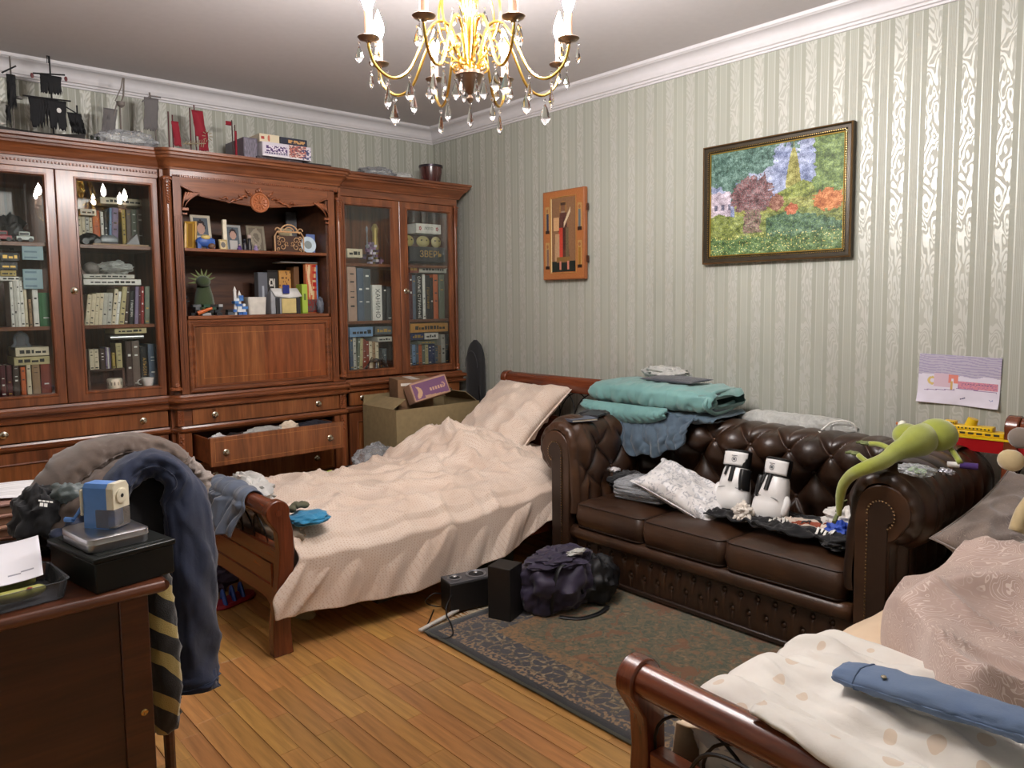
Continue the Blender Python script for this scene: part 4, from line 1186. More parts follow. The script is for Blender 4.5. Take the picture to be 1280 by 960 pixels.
m = MB(); P = smooth_path([(1.19, 3.66, .52), (1.20, 3.60, .40), (1.21, 3.55, .47), (1.21, 3.50, .55)], 6)
crumple('shorts', (1.43, 2.90, .512), (.085, .085, .026), fabric('turquoise_jersey', (38, 132, 176), .85, 500, .3), 'small turquoise garment folded on the near edge of the pinkish duvet', 'shorts', 21, n=28, amp=.16, zmin=.475)
m = MB(); P = smooth_path([(1.365, 2.93, .548), (1.39, 2.945, .562), (1.42, 2.94, .560), (1.45, 2.96, .556)], 6)
m.tube(P, [.02 + .004 * math.sin(i) for i in range(len(P))], 10, flat=.6)
m.build('sock', plain((84, 84, 66), .9), None, smooth=60, label='olive sock rolled on the turquoise garment', cat='sock')

# ================================================================ bedding on the near bed
SHEET = fabric('cream_sheet', (226, 202, 172), .75, 500, .3, (216, 190, 160), None, .2, .35)
def sheet2(u, v):
    x = lerp(1.33, 3.36, u)
    r = ridge(x * 2.2 + v * 2, v * 1.3 + x * .3, 4) ** 3 * .012 + .006 * fbm(x * 5, v * 5, 1)
    top = .488 + r
    if v < .2: return (x, -.045 - .008 * math.sin(v * 5 * PI), lerp(.29, top - .012, v / .2))
    if v < .8:
        t = (v - .2) / .6; y = lerp(-.03, .955, t); return (x, y, top - .014 * (1 - sstep(0, .06, t)) - .016 * sstep(.93, 1, t))
    t = (v - .8) / .2; return (x, .965 + .010 * math.sin(PI * t) + .004 * fbm(x * 10, t * 3, 2), lerp(top - .016, .29, t))
m = MB(X2); m.grid(120, 90, sheet2)
m.build('bed_sheet', SHEET, None, smooth=180, solid=.004, label='plain cream sheet stretched over the near bed mattress', cat='sheet')
mattress(1.345, 3.35, -.03, .945, .272, .478, plain((214, 206, 196), .8), 'mattress of the near bed under the plain cream sheet', X2)
def dots(t, v, col):
    vo = t.n('ShaderNodeTexVoronoi', feature='F1'); vo.inputs['Scale'].default_value = 13.0; vo.inputs['Randomness'].default_value = .45
    t.l(t.coord(scale=(1, 1, .02)), vo.inputs['Vector'])
    return t.mix(t.math('MULTIPLY', t.math('LESS_THAN', vo.outputs['Distance'], .21), .75), col, srgb(206, 184, 160))
MUS = fabric('spotted_muslin', (226, 222, 214), .9, 160, .5, (216, 210, 202), dots, .3, .6)
def muslin(u, v):
    y = lerp(.93, -.10, u); s = v
    # from the mattress, a plump fold, up to and over the foot rail
    x = lerp(1.98 - .32 * sstep(0, .8, u) * 0 - .10 * (1 - u), 1.30, s) + .03 * fbm(u * 3, s * 2, 9)
    plump = math.sin(PI * min(1, s * 1.02)) ** .5
    z = .505 + .080 * plump * (1 - .15 * u) + .024 * fbm(u * 3.2 + 1, s * 3, 2, 3) + (.016 * math.sin(10 * s + 4 * u + 5 * fbm(u * 2, s * 2, 5)) + .016 * ridge(u * 3 - s * 5, s * 7 + u, 8) ** 3 + .010 * fbm(u * 11, s * 9, 3, 2)) * plump
    z += .055 * sstep(.72, 1, s)
    if u < .10: z -= .05 * (1 - u / .10) ** 2
    return (x, y, z)
m = MB(X2); m.grid(110, 90, muslin)
m.build('muslin_blanket', MUS, None, smooth=180, solid=.012, label='white muslin blanket with pale brown spots bunched at the near bed foot', cat='blanket')
def muslin_edge(u, v):
    y = lerp(.72, -.10, u) ; L_ = .075; r = .041
    xr, zr = 1.254, .588
    s = v
    over = .25 + .55 * sstep(0, .25, u)
    th = lerp(-.35, PI * (.60 + .24 * sstep(.0, .35, u) + .06 * fbm(u * 7, 2, 2)), s)
    rr = r + .008 + .012 * abs(fbm(u * 6, s * 3, 7)) + .016 * (1 - s)
    return (xr + rr * math.cos(th) + .01 * (1 - s), y + .01 * fbm(u * 3, s * 3, 3), zr + rr * math.sin(th))
m = MB(X2); m.grid(70, 24, muslin_edge)
m.build('muslin_cloth', MUS, None, smooth=180, solid=.010, label='rolled edge of a white muslin cloth lapping over the near foot rail', cat='cloth')
# clothes heap seen under the near foot rail
crumple('patterned_garment', (1.40, .80, .455), (.075, .16, .085), fabric('pinkish_print', (206, 184, 172), .85, 300, .4, (150, 160, 170), None, .3, .6), 'pinkish crumpled garment at the left end of the near bed foot', 'garment', 31, n=26, amp=.25)
crumple('dark_garment', (1.385, .50, .435), (.055, .15, .075), fabric('dark_print', (66, 70, 78), .9, 300, .4, (30, 32, 38)), 'dark printed garment tucked behind the near bed foot arcs', 'garment', 33, n=22, amp=.3)
m = MB(); P = smooth_path([(1.19, .86, .40), (1.185, .80, .53), (1.18, .70, .555), (1.185, .60, .52), (1.19, .52, .42)], 8); m.tube(P, .0042, 7)
m.build('cable', BLACKP, None, label='black cable looping in front of the near bed foot rail', cat='cable')

# denim trouser leg across the muslin
DENL = fabric('light_denim', (98, 116, 142), .85, 420, .5, (84, 104, 136), None, .15, .5)
def leg(P, W, H, mat, name, label, cat, seed=0, n=28, seams=True, parent=None, amp=.12, seg=8):
    P = smooth_path(P, seg); m = MB(); rings = []
    k = len(P)
    for i, p in enumerate(P):
        a = P[max(0, i - 1)]; b_ = P[min(k - 1, i + 1)]; t = (b_ - a).normalized()
        s = t.cross(Vector((0, 0, 1)))
        if s.length < .2: s = Vector((1, 0, 0)) if not rings else side_
        s.normalize(); side_ = s; u_ = s.cross(t).normalized()
        f = i / (k - 1); w = interp(f, [q[0] for q in W], [q[1] for q in W]); h = interp(f, [q[0] for q in H], [q[1] for q in H])
        r = []
        for q in range(n):
            th = 2 * PI * q / n; c, sn = math.cos(th), math.sin(th)
            kx = abs(c) ** .75 * (1 if c > 0 else -1); ks = abs(sn) ** .9 * (1 if sn > 0 else -1)
            d = 1 + amp * fbm(c * 1.5 + seed, sn * 1.5, f * 9, 3) + amp * .55 * ridge(f * 17 + c * 1.3, f * 6 + sn * 2 + seed, seed + 4) ** 3 * min(1, 4 * f) + amp * .7 * (ridge(f * 9 + c + seed, sn * 1.3, seed) ** 2 - .3)
            r.append(p + s * (w * kx * d) + u_ * (h * ks * d))
        rings.append(r)
    # open hem: turn the last ring inwards
    c = sum((Vector(q) for q in rings[-1]), Vector()) / n
    rings.append([c + (Vector(q) - c) * .86 for q in rings[-1]])
    pz = P[-1] - P[-2]; pz.normalize()
    rings.append([c + (Vector(q) - c) * .84 - pz * .05 for q in rings[-2]])
    m.rings(rings, True, True)
    o = m.build(name, mat, parent, smooth=180, label=label, cat=cat)
    if seams:
        sm = MB()
        for q in (0, n // 2):
            sm.tube([rings[i][q] for i in range(0, k)], .0022, 5)
        for j in (k - 5,):
            sm.tube([rings[j][q] + (Vector(rings[j][q]) - P[j]).normalized() * .001 for q in range(n)] + [rings[j][0]], .0018, 5)
        sm.build('seam', mat, o, kind='stuff')
    return o
leg([(1.53, .14, .655), (1.515, .26, .655), (1.505, .36, .655), (1.50, .46, .652), (1.50, .57, .645), (1.515, .68, .630)], [(0, .045), (.35, .042), (.7, .050), (1, .038)], [(0, .018), (.5, .018), (.85, .022), (1, .016)], DENL, 'jeans', 'light blue denim trouser leg laid across the spotted muslin', 'jeans', 5)
MB().ball((1.478, .585, .667), (.006, .006, .003), 10, 6).build('stud', NICKEL, bpy.data.objects['jeans'])

def paisley(t, v, col):
    n1 = t.noise(v, 7, 2, .5, 1.6)
    w = t.math('ABSOLUTE', t.math('SINE', t.math('MULTIPLY', n1, 96.0)))
    line = t.math('LESS_THAN', w, .30)
    msk = t.math('GREATER_THAN', t.noise(v, 5, 2), .44)
    return t.mix(t.math('MULTIPLY', line, t.math('ADD', t.math('MULTIPLY', msk, .45), .22)), col, srgb(214, 198, 188))
PAI = fabric('paisley_cotton', (180, 156, 144), .75, 420, .3, (166, 142, 132), paisley, .3, .5)
def heap(u, v):
    # ring u around, v from the skirt up to the crown
    th = u * 2 * PI; c, s = math.cos(th), math.sin(th)
    R = 1 + .16 * fbm(c * 1.2 + 4, s * 1.2, 1, 2) + .03 * math.sin(7 * th)
    rr = math.cos(v * PI / 2) ** .38
    x = 2.40 + .745 * R * rr * c; y = .40 + .45 * R * rr * s
    z = .495 + .150 * math.sin(v * PI / 2) ** .52 * (1 + .18 * fbm(c * rr * 1.6, s * rr * 1.6, 3, 3))
    z += (.075 * ridge(x * 2.1 + y * 1.2, y * 2.6 - x * .5, 6) ** 2 + .024 * ridge(x * 5 + 2, y * 4.4 + x, 2) ** 3) * sstep(0, .25, v)
    z += .03 * math.exp(-((x - 2.25) / .22) ** 2 - ((y - .66) / .2) ** 2) - .065 * sstep(2.3, 3.0, x) * sstep(0, .3, v)
    return (x, min(y, .93), z)
m = MB(X2); m.grid(190, 80, heap, wrap=True)
m.build('duvet', PAI, None, smooth=180, label='dusty pink paisley duvet heaped up on the near bed', cat='duvet')
PAIG = fabric('grey_paisley', (128, 112, 102), .85, 420, .3, (108, 94, 86), lambda t, v, col: t.mix(.35, col, paisley(t, v, col)), .4, .5)
pillow('pillow', .74, .40, .12, place((3.00, .715, .585), (1, -.02, .15), (-.10, .75, .38)), PAIG, 'grey-brown paisley pillow leaning on the right sofa arm', seed=8, wr=1.2, ear=.03)
# ================================================================ the leather chesterfield
def leather():
    t = NT('antique_brown_leather'); v = t.coord()
    geo = t.n('ShaderNodeNewGeometry')
    n = t.noise(v, 5, 4, .6)
    base = t.ramp(n, [(.3, srgb(44, 29, 21)), (.6, srgb(64, 42, 28)), (.8, srgb(84, 57, 37))])
    worn = t.ramp(geo.outputs['Pointiness'], [(.465, (.30, .28, .28, 1)), (.525, (1.2, 1.12, 1.0, 1))])  # Pointiness tint: leather colour darker in creases, lighter on raised parts
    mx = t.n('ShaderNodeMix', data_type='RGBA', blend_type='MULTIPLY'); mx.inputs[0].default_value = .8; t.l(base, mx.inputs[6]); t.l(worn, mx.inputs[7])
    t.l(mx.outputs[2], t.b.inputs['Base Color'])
    t.l(t.ramp(t.noise(v, 16, 3), [(.3, (.30, .30, .30, 1)), (.7, (.44, .44, .44, 1))]), t.b.inputs['Roughness'])
    t.set(Coat_Weight=.12, Coat_Roughness=.25)
    vo = t.n('ShaderNodeTexVoronoi'); vo.inputs['Scale'].default_value = 320; t.l(v, vo.inputs['Vector'])
    h = t.math('ADD', t.math('MULTIPLY', vo.outputs['Distance'], .25), t.math('MULTIPLY', t.noise(v, 40, 4, .65, 1.2), .8))
    t.bump(h, .22, .003)
    return t.m
LEA = leather()
LEAD = plain((44, 29, 21), .42, 0, .1, name='dark_leather')
sofa = thing('chesterfield_sofa', 'dark brown leather chesterfield sofa with deep button tufting along the right wall', 'sofa', (3.1, 1.905, 0))
def profile_sampler(P):
    P = smooth_path([(p[0], p[1], 0) for p in P], 10); d = [0]
    for a, b in zip(P[:-1], P[1:]): d.append(d[-1] + (b - a).length)
    xs = [p.x for p in P]; zs = [p.y for p in P]; T_ = d[-1]
    def at(s):
        s = max(0, min(T_, s)); x = interp(s, d, xs); z = interp(s, d, zs); e = .006
        tx = interp(min(T_, s + e), d, xs) - interp(max(0, s - e), d, xs); tz = interp(min(T_, s + e), d, zs) - interp(max(0, s - e), d, zs)
        l = math.hypot(tx, tz) or 1
        return x, z, tx / l, tz / l
    return at, T_
def tuft(p, q):
    """diamond tufting: buttons where p and q are whole numbers of equal parity"""
    s = abs(math.sin(PI * (p + q) / 2)); t = abs(math.sin(PI * (p - q) / 2))
    return (s * t) ** .42
def pleat(p): return abs(math.sin(PI * p / 1.0)) ** .5
# backrest
bp, BT = profile_sampler([(3.235, .33), (3.250, .46), (3.245, .57), (3.205, .64), (3.175, .70), (3.190, .755), (3.250, .785), (3.330, .788), (3.41, .765), (3.46, .70), (3.475, .60), (3.478, .30), (3.478, .06)])
YA, YB2 = 1.04, 2.77; DU = .098
S0, SD = .165, .122         # arclength of the first row of buttons and row spacing
def back(u, v):
    y = lerp(YA, YB2, u); s = v * BT * .62 if v < 1 else BT * .62
    x, z, tx, tz = bp(s)
    p = (y - 1.905) / DU * 2 * .5; q = (s - S0) / SD
    P_ = (y - 1.905) / (DU * .5) * .5
    a = 0; TA = .062
    if q < 0:
        w = sstep(-1.0, 0, q); a = TA * lerp(pleat(P_ + 0), tuft(P_, q) if q > -1 else 1, w) * (.6 + .4 * w)
    elif q <= 2: a = TA * tuft(P_, q)
    else:
        w = sstep(2, 3.2, q); a = lerp(TA * tuft(P_, q), .016 * pleat(P_) + .036, w)
    edge = min(1, (s) / .05)
    a = a * edge
    return (x - tz * (a - .030), y, z + tx * (a - .030))
m = MB(); m.grid(560, 150, back)
def back2(u, v):
    y = lerp(YA, YB2, u); s = BT * .62 + v * BT * .38; x, z, tx, tz = bp(s)
    p = (y - 1.905) / DU; a = lerp(.016 * pleat(p) + .036, .02, v) - .030
    return (x - tz * a, y, z + tx * a)
m.grid(200, 16, back2)
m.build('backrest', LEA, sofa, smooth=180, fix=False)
def put_button(proto, p, nrm):
    nrm = Vector(nrm).normalized()
    if proto is None:
        o = MB().ball((0, 0, 0), (.0095, .0095, .0055), 12, 8).build('button', LEA, sofa, smooth=180)
    else:
        o = proto.copy(); COL.objects.link(o)
    o.rotation_mode = 'QUATERNION'; o.rotation_quaternion = nrm.to_track_quat('Z', 'Y'); o.location = Vector(p) - OFF[sofa.name]
    return o
BTN = None
for j in range(3):
    for i in range(-8, 9):
        if (i + j) % 2: continue
        y = 1.905 + i * DU
        s = S0 + j * SD
        if not (1.24 < y < 2.60): continue
        x, z, tx, tz = bp(s); o = put_button(BTN, (x + tz * .026, y, z - tx * .026), (-tz, 0, tx)); BTN = BTN or o
# arms
ap, AT = profile_sampler([(1.232, .34), (1.228, .46), (1.222, .56), (1.212, .63), (1.208, .69), (1.175, .755), (1.11, .785), (1.04, .770), (.985, .715), (.972, .645), (.990, .585), (1.030, .548), (1.058, .53), (1.062, .40), (1.062, .05)])
XA, XB = 2.735, 3.44
def arm_pt(u, s, mir, extra=0):
    x = lerp(XA, XB, u); y, z, ty, tz = ap(s)
    p = (x - 2.80) / .104; q = (s - .20) / .115
    if q < 0:
        w = sstep(-1, 0, q); a = .046 * lerp(pleat(p), tuft(p, q) if q > -1 else 1, w)
    elif q <= 1: a = .046 * tuft(p, q)
    else:
        w = sstep(1, 2.0, q); a = lerp(.046 * tuft(p, q), .012 * pleat(p) + .032, w)
    a *= sstep(0, .10, u) * .85 + .15; a = a * min(1, s / .05)
    if s > AT * .74: a *= 1 - sstep(AT * .74, AT * .8, s)
    a -= .024 * sstep(0, .3, u)
    yy = y + tz * a * 1; zz = z - ty * a      # outward normal
    return x, yy, zz
def mirror_y(y): return 3.81 - y
for mir in (False, True):
    def pt(u, v):
        s = v * AT; x, y, z = arm_pt(u, s, mir)
        # outward normal of this left-turning profile points away from the roll centre
        return (x, mirror_y(y) if mir else y, z)
    m = MB(); m.grid(150, 170, pt)
    # padded front: the roll closes in towards the front facing
    rings = []
    cy_, cz_ = 1.095, .655
    for k, (dx, ins) in enumerate(((0, 0), (-.012, .004), (-.022, .013), (-.027, .026), (-.024, .040))):
        ring = []
        for i in range(171):
            s = i / 170 * AT; x, y, z = arm_pt(0, s, mir); _, _, ty, tz = ap(s)
            ny, nz = tz, -ty
            wz = 1 if s > .10 else 1
            wob = .0022 * math.sin(s * 110) * sstep(.3, .4, s) * (1 - sstep(.9, 1.0, s)) * (k > 0)
            yy = y - ny * ins; zz = z - nz * ins
            ring.append((XA + dx + wob, mirror_y(yy) if mir else yy, zz))
        rings.append(ring)
    m.rings(rings, False, False)
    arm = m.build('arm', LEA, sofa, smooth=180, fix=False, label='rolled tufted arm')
    # front facing panel: scroll head over a straight leg
    poly = []
    inner = 1.196
    def Yp(y): return mirror_y(y) if mir else y
    head = [(1.090 + .092 * math.cos(R_(a)), .655 + .092 * math.sin(R_(a))) for a in range(0, 216, 12)]
    poly = [(1.185, .05), (1.190, .62)] + head[1:] + [(1.045, .56), (1.068, .545), (1.068, .05)]
    m = MB(); m.prism([(Yp(y), z) for y, z in poly], XA - .030, XA + .02, 'x')
    m.build('arm_facing', LEA, arm, bevel=.004, smooth=40)
    m = MB(); m.prism([(Yp(y), z) for y, z in [(1.142, .05), (1.142, .62), (1.136, .655), (1.118, .684), (1.094, .694), (1.070, .684), (1.052, .66), (1.048, .635), (1.056, .618), (1.072, .610), (1.072, .05)]], XA - .036, XA - .028, 'x')
    pl = m.build('facing_panel', LEAD, arm, bevel=.003, smooth=40, label='darker inset facing with nailhead border')
    m = MB(); path = [(1.142, .06 + i * .0135) for i in range(42)] + [(1.096 + .047 * math.cos(R_(a)), .640 + .052 * math.sin(R_(a))) for a in range(0, 245, 14)]
    for y, z in path: m.ball((XA - .037, Yp(y), z), (.003, .0044, .0044), 6, 4)
    m.build('nailhead_trim', plain((170, 150, 120), .25, 1.0), arm, kind='stuff', label='row of round metal upholstery nails')
    for i in range(1, 5):
        for j in range(2):
            if (i + j) % 2: continue
            x = 2.80 + .104 * i; s = .20 + .115 * j
            if x > 3.2: continue
            y, z, ty, tz = ap(s); put_button(BTN, (x, Yp(y + tz * -.020), z - ty * -.020), (0, tz * (-1 if mir else 1), -ty))
# seat cushions
def cushion(y0, y1, x0, x1, z0, z1, seed):
    def outl(ins, z, cr=0):
        out = []; a, b = (x1 - x0) / 2 - ins, (y1 - y0) / 2 - ins; r = max(.01, .035 - ins * .2); cx_, cy_ = (x0 + x1) / 2, (y0 + y1) / 2
        for (sx, sy, st) in ((1, -1, -90), (1, 1, 0), (-1, 1, 90), (-1, -1, 180)):
            for q in range(7):
                th = R_(st + q * 15); X_, Y_ = cx_ + sx * (a - r) + r * math.cos(th), cy_ + sy * (b - r) + r * math.sin(th)
                out.append((X_, Y_, z + .005 * fbm(X_ * 5 + seed, Y_ * 5, z * 6)))
        # even out: add points along the straight sides
        pts = []
        for i in range(len(out)):
            p, q_ = Vector(out[i]), Vector(out[(i + 1) % len(out)]); n = 8 if i % 7 == 6 else 1
            for k in range(n):
                w = p.lerp(q_, k / n); pts.append(w)
        return pts
    rings = [outl(.012, z0), outl(.002, z0 + .008), outl(-.006, (z0 + z1) / 2 - .01), outl(.0, z1 - .006)]
    rings += [outl(.010, z1 + .001), outl(.035, z1 + .012), outl(.08, z1 + .022), outl(.14, z1 + .028), outl(.20, z1 + .030)]
    m = MB(); m.rings(rings)
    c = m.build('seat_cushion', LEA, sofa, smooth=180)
    for z, ins in ((z1 - .002, .002), (z0 + .004, .004)):
        P_ = outl(ins, z); P_.append(P_[0]); MB().tube(P_, .0042, 6, caps=False).build('piping', LEAD, c)
for i, (a, b) in enumerate(((1.232, 1.735), (1.739, 2.168), (2.172, 2.590))): cushion(a, b, 2.715, 3.235, .278, .392, i * 3)
# base: rounded rail, tufted apron, plinth, bun feet
m = MB(); m.rings([[(2.745 + .035 * math.cos(th) - .0, y, .240 + .036 * math.sin(th)) for th in [i * PI / 8 for i in range(16)]] for y in [1.20 + (2.62 - 1.20) * k / 30 for k in range(31)]])
m.build('front_rail', LEA, sofa, smooth=180)
def apron(u, v):
    y = lerp(1.19, 2.63, u); z = lerp(.035, .235, v); n = (y - 1.905) / .078
    d = 0
    for row, (zc, off) in enumerate(((.175, 0), (.105, .5))):
        k = n - off; f = (k - round(k)) * .078; dz = z - zc
        d += .016 * math.exp(-(f / .009) ** 2 - (dz / .012) ** 2)
        if dz < 0: d += .010 * math.exp(-(f / .007) ** 2) * math.exp(dz / .040) 
        else: d += .006 * math.exp(-(f / .007) ** 2) * math.exp(-dz / .020)
    bulge = .014 * math.sin(PI * v) ** .6
    return (2.756 - bulge + d * 1.1, y, z)
m = MB(); m.grid(520, 44, apron); m.build('tufted_apron', LEA, sofa, smooth=180, fix=False)
for row, (zc, off, rg) in enumerate(((.175, 0, range(-9, 10)), (.105, .5, range(-9, 9)))):
    for k in rg: put_button(BTN, (2.758, 1.905 + (k + off) * .078, zc), (-1, 0, .1))
m = MB(); m.box(2.765, 3.46, 1.08, 2.73, .03, .272); m.build('base', LEAD, sofa, smooth=0)
m = MB(); m.box(2.742, 2.765, 1.065, 2.745, .018, .042); m.build('plinth_rail', LEAD, sofa, bevel=.006)
for x in (2.79, 3.42):
    for y in (1.12, 2.69):
        MB().lathe([(.018, 0.013 if x < 3.3 else 0), (.028, .018), (.026, .03), (.02, .034)], (x, y, 0), 14).build('foot', BEDZ, sofa)
# ================================================================ desk in the left foreground
desk = thing('desk', 'dark brown wooden desk at the left edge, cluttered with boxes and papers', 'desk', (.1, 2.3, 0))
m = MB(); nose = [(1.863 + .011 - .011 * math.cos(a), .7365 + .0135 * math.sin(a)) for a in [R_(x) for x in range(-90, 91, 18)]]
prof2 = [(2.78, .723), (1.885, .723)] + nose + [(2.78, .75)]
m.rings([[(x, y, z) for y, z in prof2] for x in (-.42, .547)])
m.tube([(.547, y, .7365) for y in (1.875, 2.78)], .0135, 12)
m.build('desk_top', wood('desk_top_wood', (70, 36, 22), (96, 52, 32), (116, 66, 42), 0, .3, .4), desk, smooth=40)
m = MB(); m.box(.452, .516, 1.893, 1.925, 0, .723); m.build('end_post', DESKW, desk, bevel=.003)
MB().box(-.42, .451, 1.900, 1.918, .02, .723).build('side_panel', wood('desk_panel_wood', (50, 26, 16), (66, 34, 21), (80, 44, 27), 0, .4, .2), desk, smooth=0)
m = MB(); m.box(.452, .516, 2.70, 2.735, 0, .723).box(-.42, -.35, 2.70, 2.735, 0, .723); m.box(-.35, .452, 2.71, 2.725, .45, .723); m.build('rear_panel', DESKW, desk, smooth=0)
MB().lathe([(.0075, 0), (.0085, .002), (.006, .004), (.0035, .004), (.001, .0025)], n=14, xf=Matrix.Translation((.494, 1.893, .433)) @ Matrix.Rotation(R_(90), 4, 'X')).build('cover_pin', BRASS, desk)

DZ = .7505
# black cash box, silver tin and sharpener, one on the other
t = thing('cash_box', 'black metal cash box on the corner of the desk, beneath the silver tin', 'box', (.472, 2.015, DZ), R_(10), world=False)
BM = plain((22, 26, 25), .38, .2, name='black_enamel')
b = MB().box(-.092, .092, -.125, .125, 0, .072).build('box_body', BM, t, bevel=.004)
MB().box(-.096, .096, -.129, .129, .072, .084).build('lid', BM, t, bevel=.003)
MB().box(-.080, .080, -.112, .112, .084, .0855).build('lid_recess', BM, t, bevel=.001)
t = thing('tin', 'silver metal tin with rounded corners lying on the black cash box', 'tin', (.458, 2.005, DZ + .0858), R_(8), world=False)
TIN = plain((190, 190, 194), .28, 1.0, name='brushed_tin', var=.04)
def rrect(a, b_, r, z, n=6):
    return [(sx * (a - r) + r * math.cos(R_(st + q * 90 / (n - 1))), sy * (b_ - r) + r * math.sin(R_(st + q * 90 / (n - 1))), z) for (sx, sy, st) in ((1, -1, -90), (1, 1, 0), (-1, 1, 90), (-1, -1, 180)) for q in range(n)]
MB().rings([rrect(.068, .085, .018, 0), rrect(.069, .086, .019, .002), rrect(.069, .086, .019, .024)]).build('tin_base', TIN, t)
MB().rings([rrect(.0705, .0875, .020, .018), rrect(.0715, .0885, .021, .0185), rrect(.0705, .0875, .020, .021), rrect(.0705, .0875, .020, .031), rrect(.066, .083, .018, .0335), rrect(.050, .066, .014, .0335)]).build('tin_lid', TIN, t)
t = thing('pencil_sharpener', 'blue and white crank pencil sharpener standing on the silver tin', 'sharpener', (.462, 2.01, DZ + .0858 + .0337), R_(-54), world=False)
BLUE = plain((84, 132, 200), .35, name='blue_plastic'); CRM = plain((222, 214, 190), .4, name='cream_plastic')
m = MB(); m.rings([[(x, y, z) for y, z in ((-.026 * s, 0), (.026 * s, 0), (.025 * s, .098), (.018 * s, .108), (-.018 * s, .108), (-.025 * s, .098))] for x, s in ((-.040, .96), (-.034, 1.0), (.028, 1.0))]); m.build('housing', BLUE, t, smooth=20)
m = MB(); m.rings([[(x, y, z) for y, z in ((-.028 * s, .048), (.028 * s, .048), (.028 * s, .098), (.020 * s, .110), (-.020 * s, .110), (-.028 * s, .098))] for x, s in ((.028, 1.0), (.044, 1.0), (.046, .94))]); fp = m.build('face_plate', CRM, t, smooth=20)
MX = Matrix.Translation((.046, 0, .078)) @ Matrix.Rotation(R_(90), 4, 'Y')
MB().lathe([(.018, 0), (.018, .003), (.015, .004), (.006, .003), (.001, .003)], n=20, xf=MX).build('pencil_ring', CRM, fp)
MB().lathe([(.0048, .0032), (.0048, .0036), (.001, .0036)], n=12, xf=MX).build('pencil_hole', BLACKP, fp)
m = MB(); m.box(-.006, .047, -.0275, .0275, .002, .047); m.build('shavings_drawer', film('smoky_clear_plastic', (150, 140, 130), .34, .2), t, bevel=.003)
m = MB(); m.rings([[(x, y, z) for y, z in ((-.030, .03), (.030, .03), (.030, .095), (-.030, .095))] for x in (-.046, -.040)]); m.build('back_plate', CRM, t, bevel=.003)
m = MB(); m.tube([(-.046, 0, .055), (-.058, 0, .055), (-.060, -.02, .035), (-.060, -.036, .022)], [.005, .005, .004, .004], 8); m.tube([(-.060, -.036, .022), (-.082, -.036, .022)], [.006, .0065], 10); m.build('crank', BLUE, t)

# brown boxes at the left
for k, (dx, dy, s, lab) in enumerate(((0, 0, 1.0, 'lowest brown carton in the stack of three at the desk left'), (.01, .012, .93, 'middle brown carton in the stack of three on the desk'), (-.005, .02, .9, 'topmost brown carton in the stack on the desk, papers lying on it'))):
    t = thing('carton', lab, 'box', (.27 + dx, 2.66 + dy, DZ + .0305 * k), R_(6 - 4 * k), group='brown cartons stacked on the desk', world=False)
    CB = plain((150 - 10 * k, 112 - 6 * k, 88 - 4 * k), .7)
    b = MB().box(-.13 * s, .13 * s, -.12 * s, .12 * s, 0, .022).build('carton_body', CB, t, bevel=.002)
    MB().box(-.135 * s, .135 * s, -.125 * s, .125 * s, .022, .030).build('carton_lid', plain((166 - 8 * k, 126 - 6 * k, 104), .7), t, bevel=.002)
def sheet(name, w, h, c, rz, label, col=(232, 230, 232), bend=None, tilt=0, cat='paper', fn=None, lines=0):
    M = Matrix.Translation(c) @ Matrix.Rotation(rz, 4, 'Z') @ Matrix.Rotation(tilt, 4, 'X')
    f = fn or (lambda u, v: tuple(q * (.90 if (lines and int(v * lines) % 2 and .08 < u < .92 - .3 * (int(v * lines * 3) % 3) / 3) else 1) for q in col))
    return print_sheet(name, w, h, 24, 36, f, M, None, .0006, .75, bend, label=label, cat=cat)
sheet('letter', .17, .24, (.375, 2.72, DZ + .0935), R_(-24), 'white sheet of paper lying on the topmost brown carton', lines=22, bend=lambda u, v: .004 * math.sin(u * 3) + .002)
# clear tray with paper and a green toy
t = thing('tray', 'clear grey plastic tray at the front of the desk with a green toy inside', 'tray', (.215, 1.985, DZ), R_(4), world=False)
m = MB()
for z0_, z1_, a, b_ in ((0, .003, .130, .085),): m.rings([rrect(a, b_, .02, z0_), rrect(a, b_, .02, z1_)])
m.rings([rrect(.130, .085, .02, .0), rrect(.138, .092, .024, .040), rrect(.141, .095, .026, .042), rrect(.138, .092, .024, .042), rrect(.135, .089, .022, .040), rrect(.127, .082, .019, .003)], True, False)
m.build('tray_shell', film('smoked_tray_plastic', (120, 124, 132), .30, .15), t, smooth=40)
m = MB(); P = smooth_path([(.10, 1.955, .775), (.16, 1.935, .778), (.22, 1.925, .776), (.27, 1.93, .774), (.315, 1.94, .775)], 6)
m.tube(P, [interp(i, [0, 6, 16, 22, 24], [.006, .011, .014, .012, .005]) for i in range(len(P))], 12)
tb = m.build('toy_snake', plain((150, 150, 72), .5), None, label='pale green plastic toy snake lying in the clear tray', cat='toy')
m = MB(); m.ball((.283, 1.923, .786), (.006, .004, .002), 8, 5); m.build('red_spot', plain((140, 50, 36), .6), tb)
m = MB(); P = smooth_path([(.20, 1.99, .770), (.26, 2.005, .772), (.31, 2.03, .774)], 6); m.tube(P, [.012] * (len(P) - 1) + [.004], 10); m.build('toy_stick', plain((126, 124, 66), .5), None, label='olive toy stick in the tray below the white drawing sheet', cat='toy')
sheet('paper', .20, .28, (.235, 2.10, .812), R_(-8), 'large white drawing sheet lying over the clear tray', bend=lambda u, v: .010 * (u - .5) ** 2 * 4 - .020 * (1 - v) ** 2, fn=lambda u, v: (228, 226, 232) if not (abs(v - .16 - .2 * (u - .75)) < .012 and .62 < u < .9) else (150, 150, 160))
m = MB(); m.tube([(.16, 2.26, .830), (.385, 2.42, .770)], .005, 8); m.build('pencil', plain((176, 120, 96), .5), None, label='pencil with a grey cap resting behind the white drawing sheet', cat='pencil')
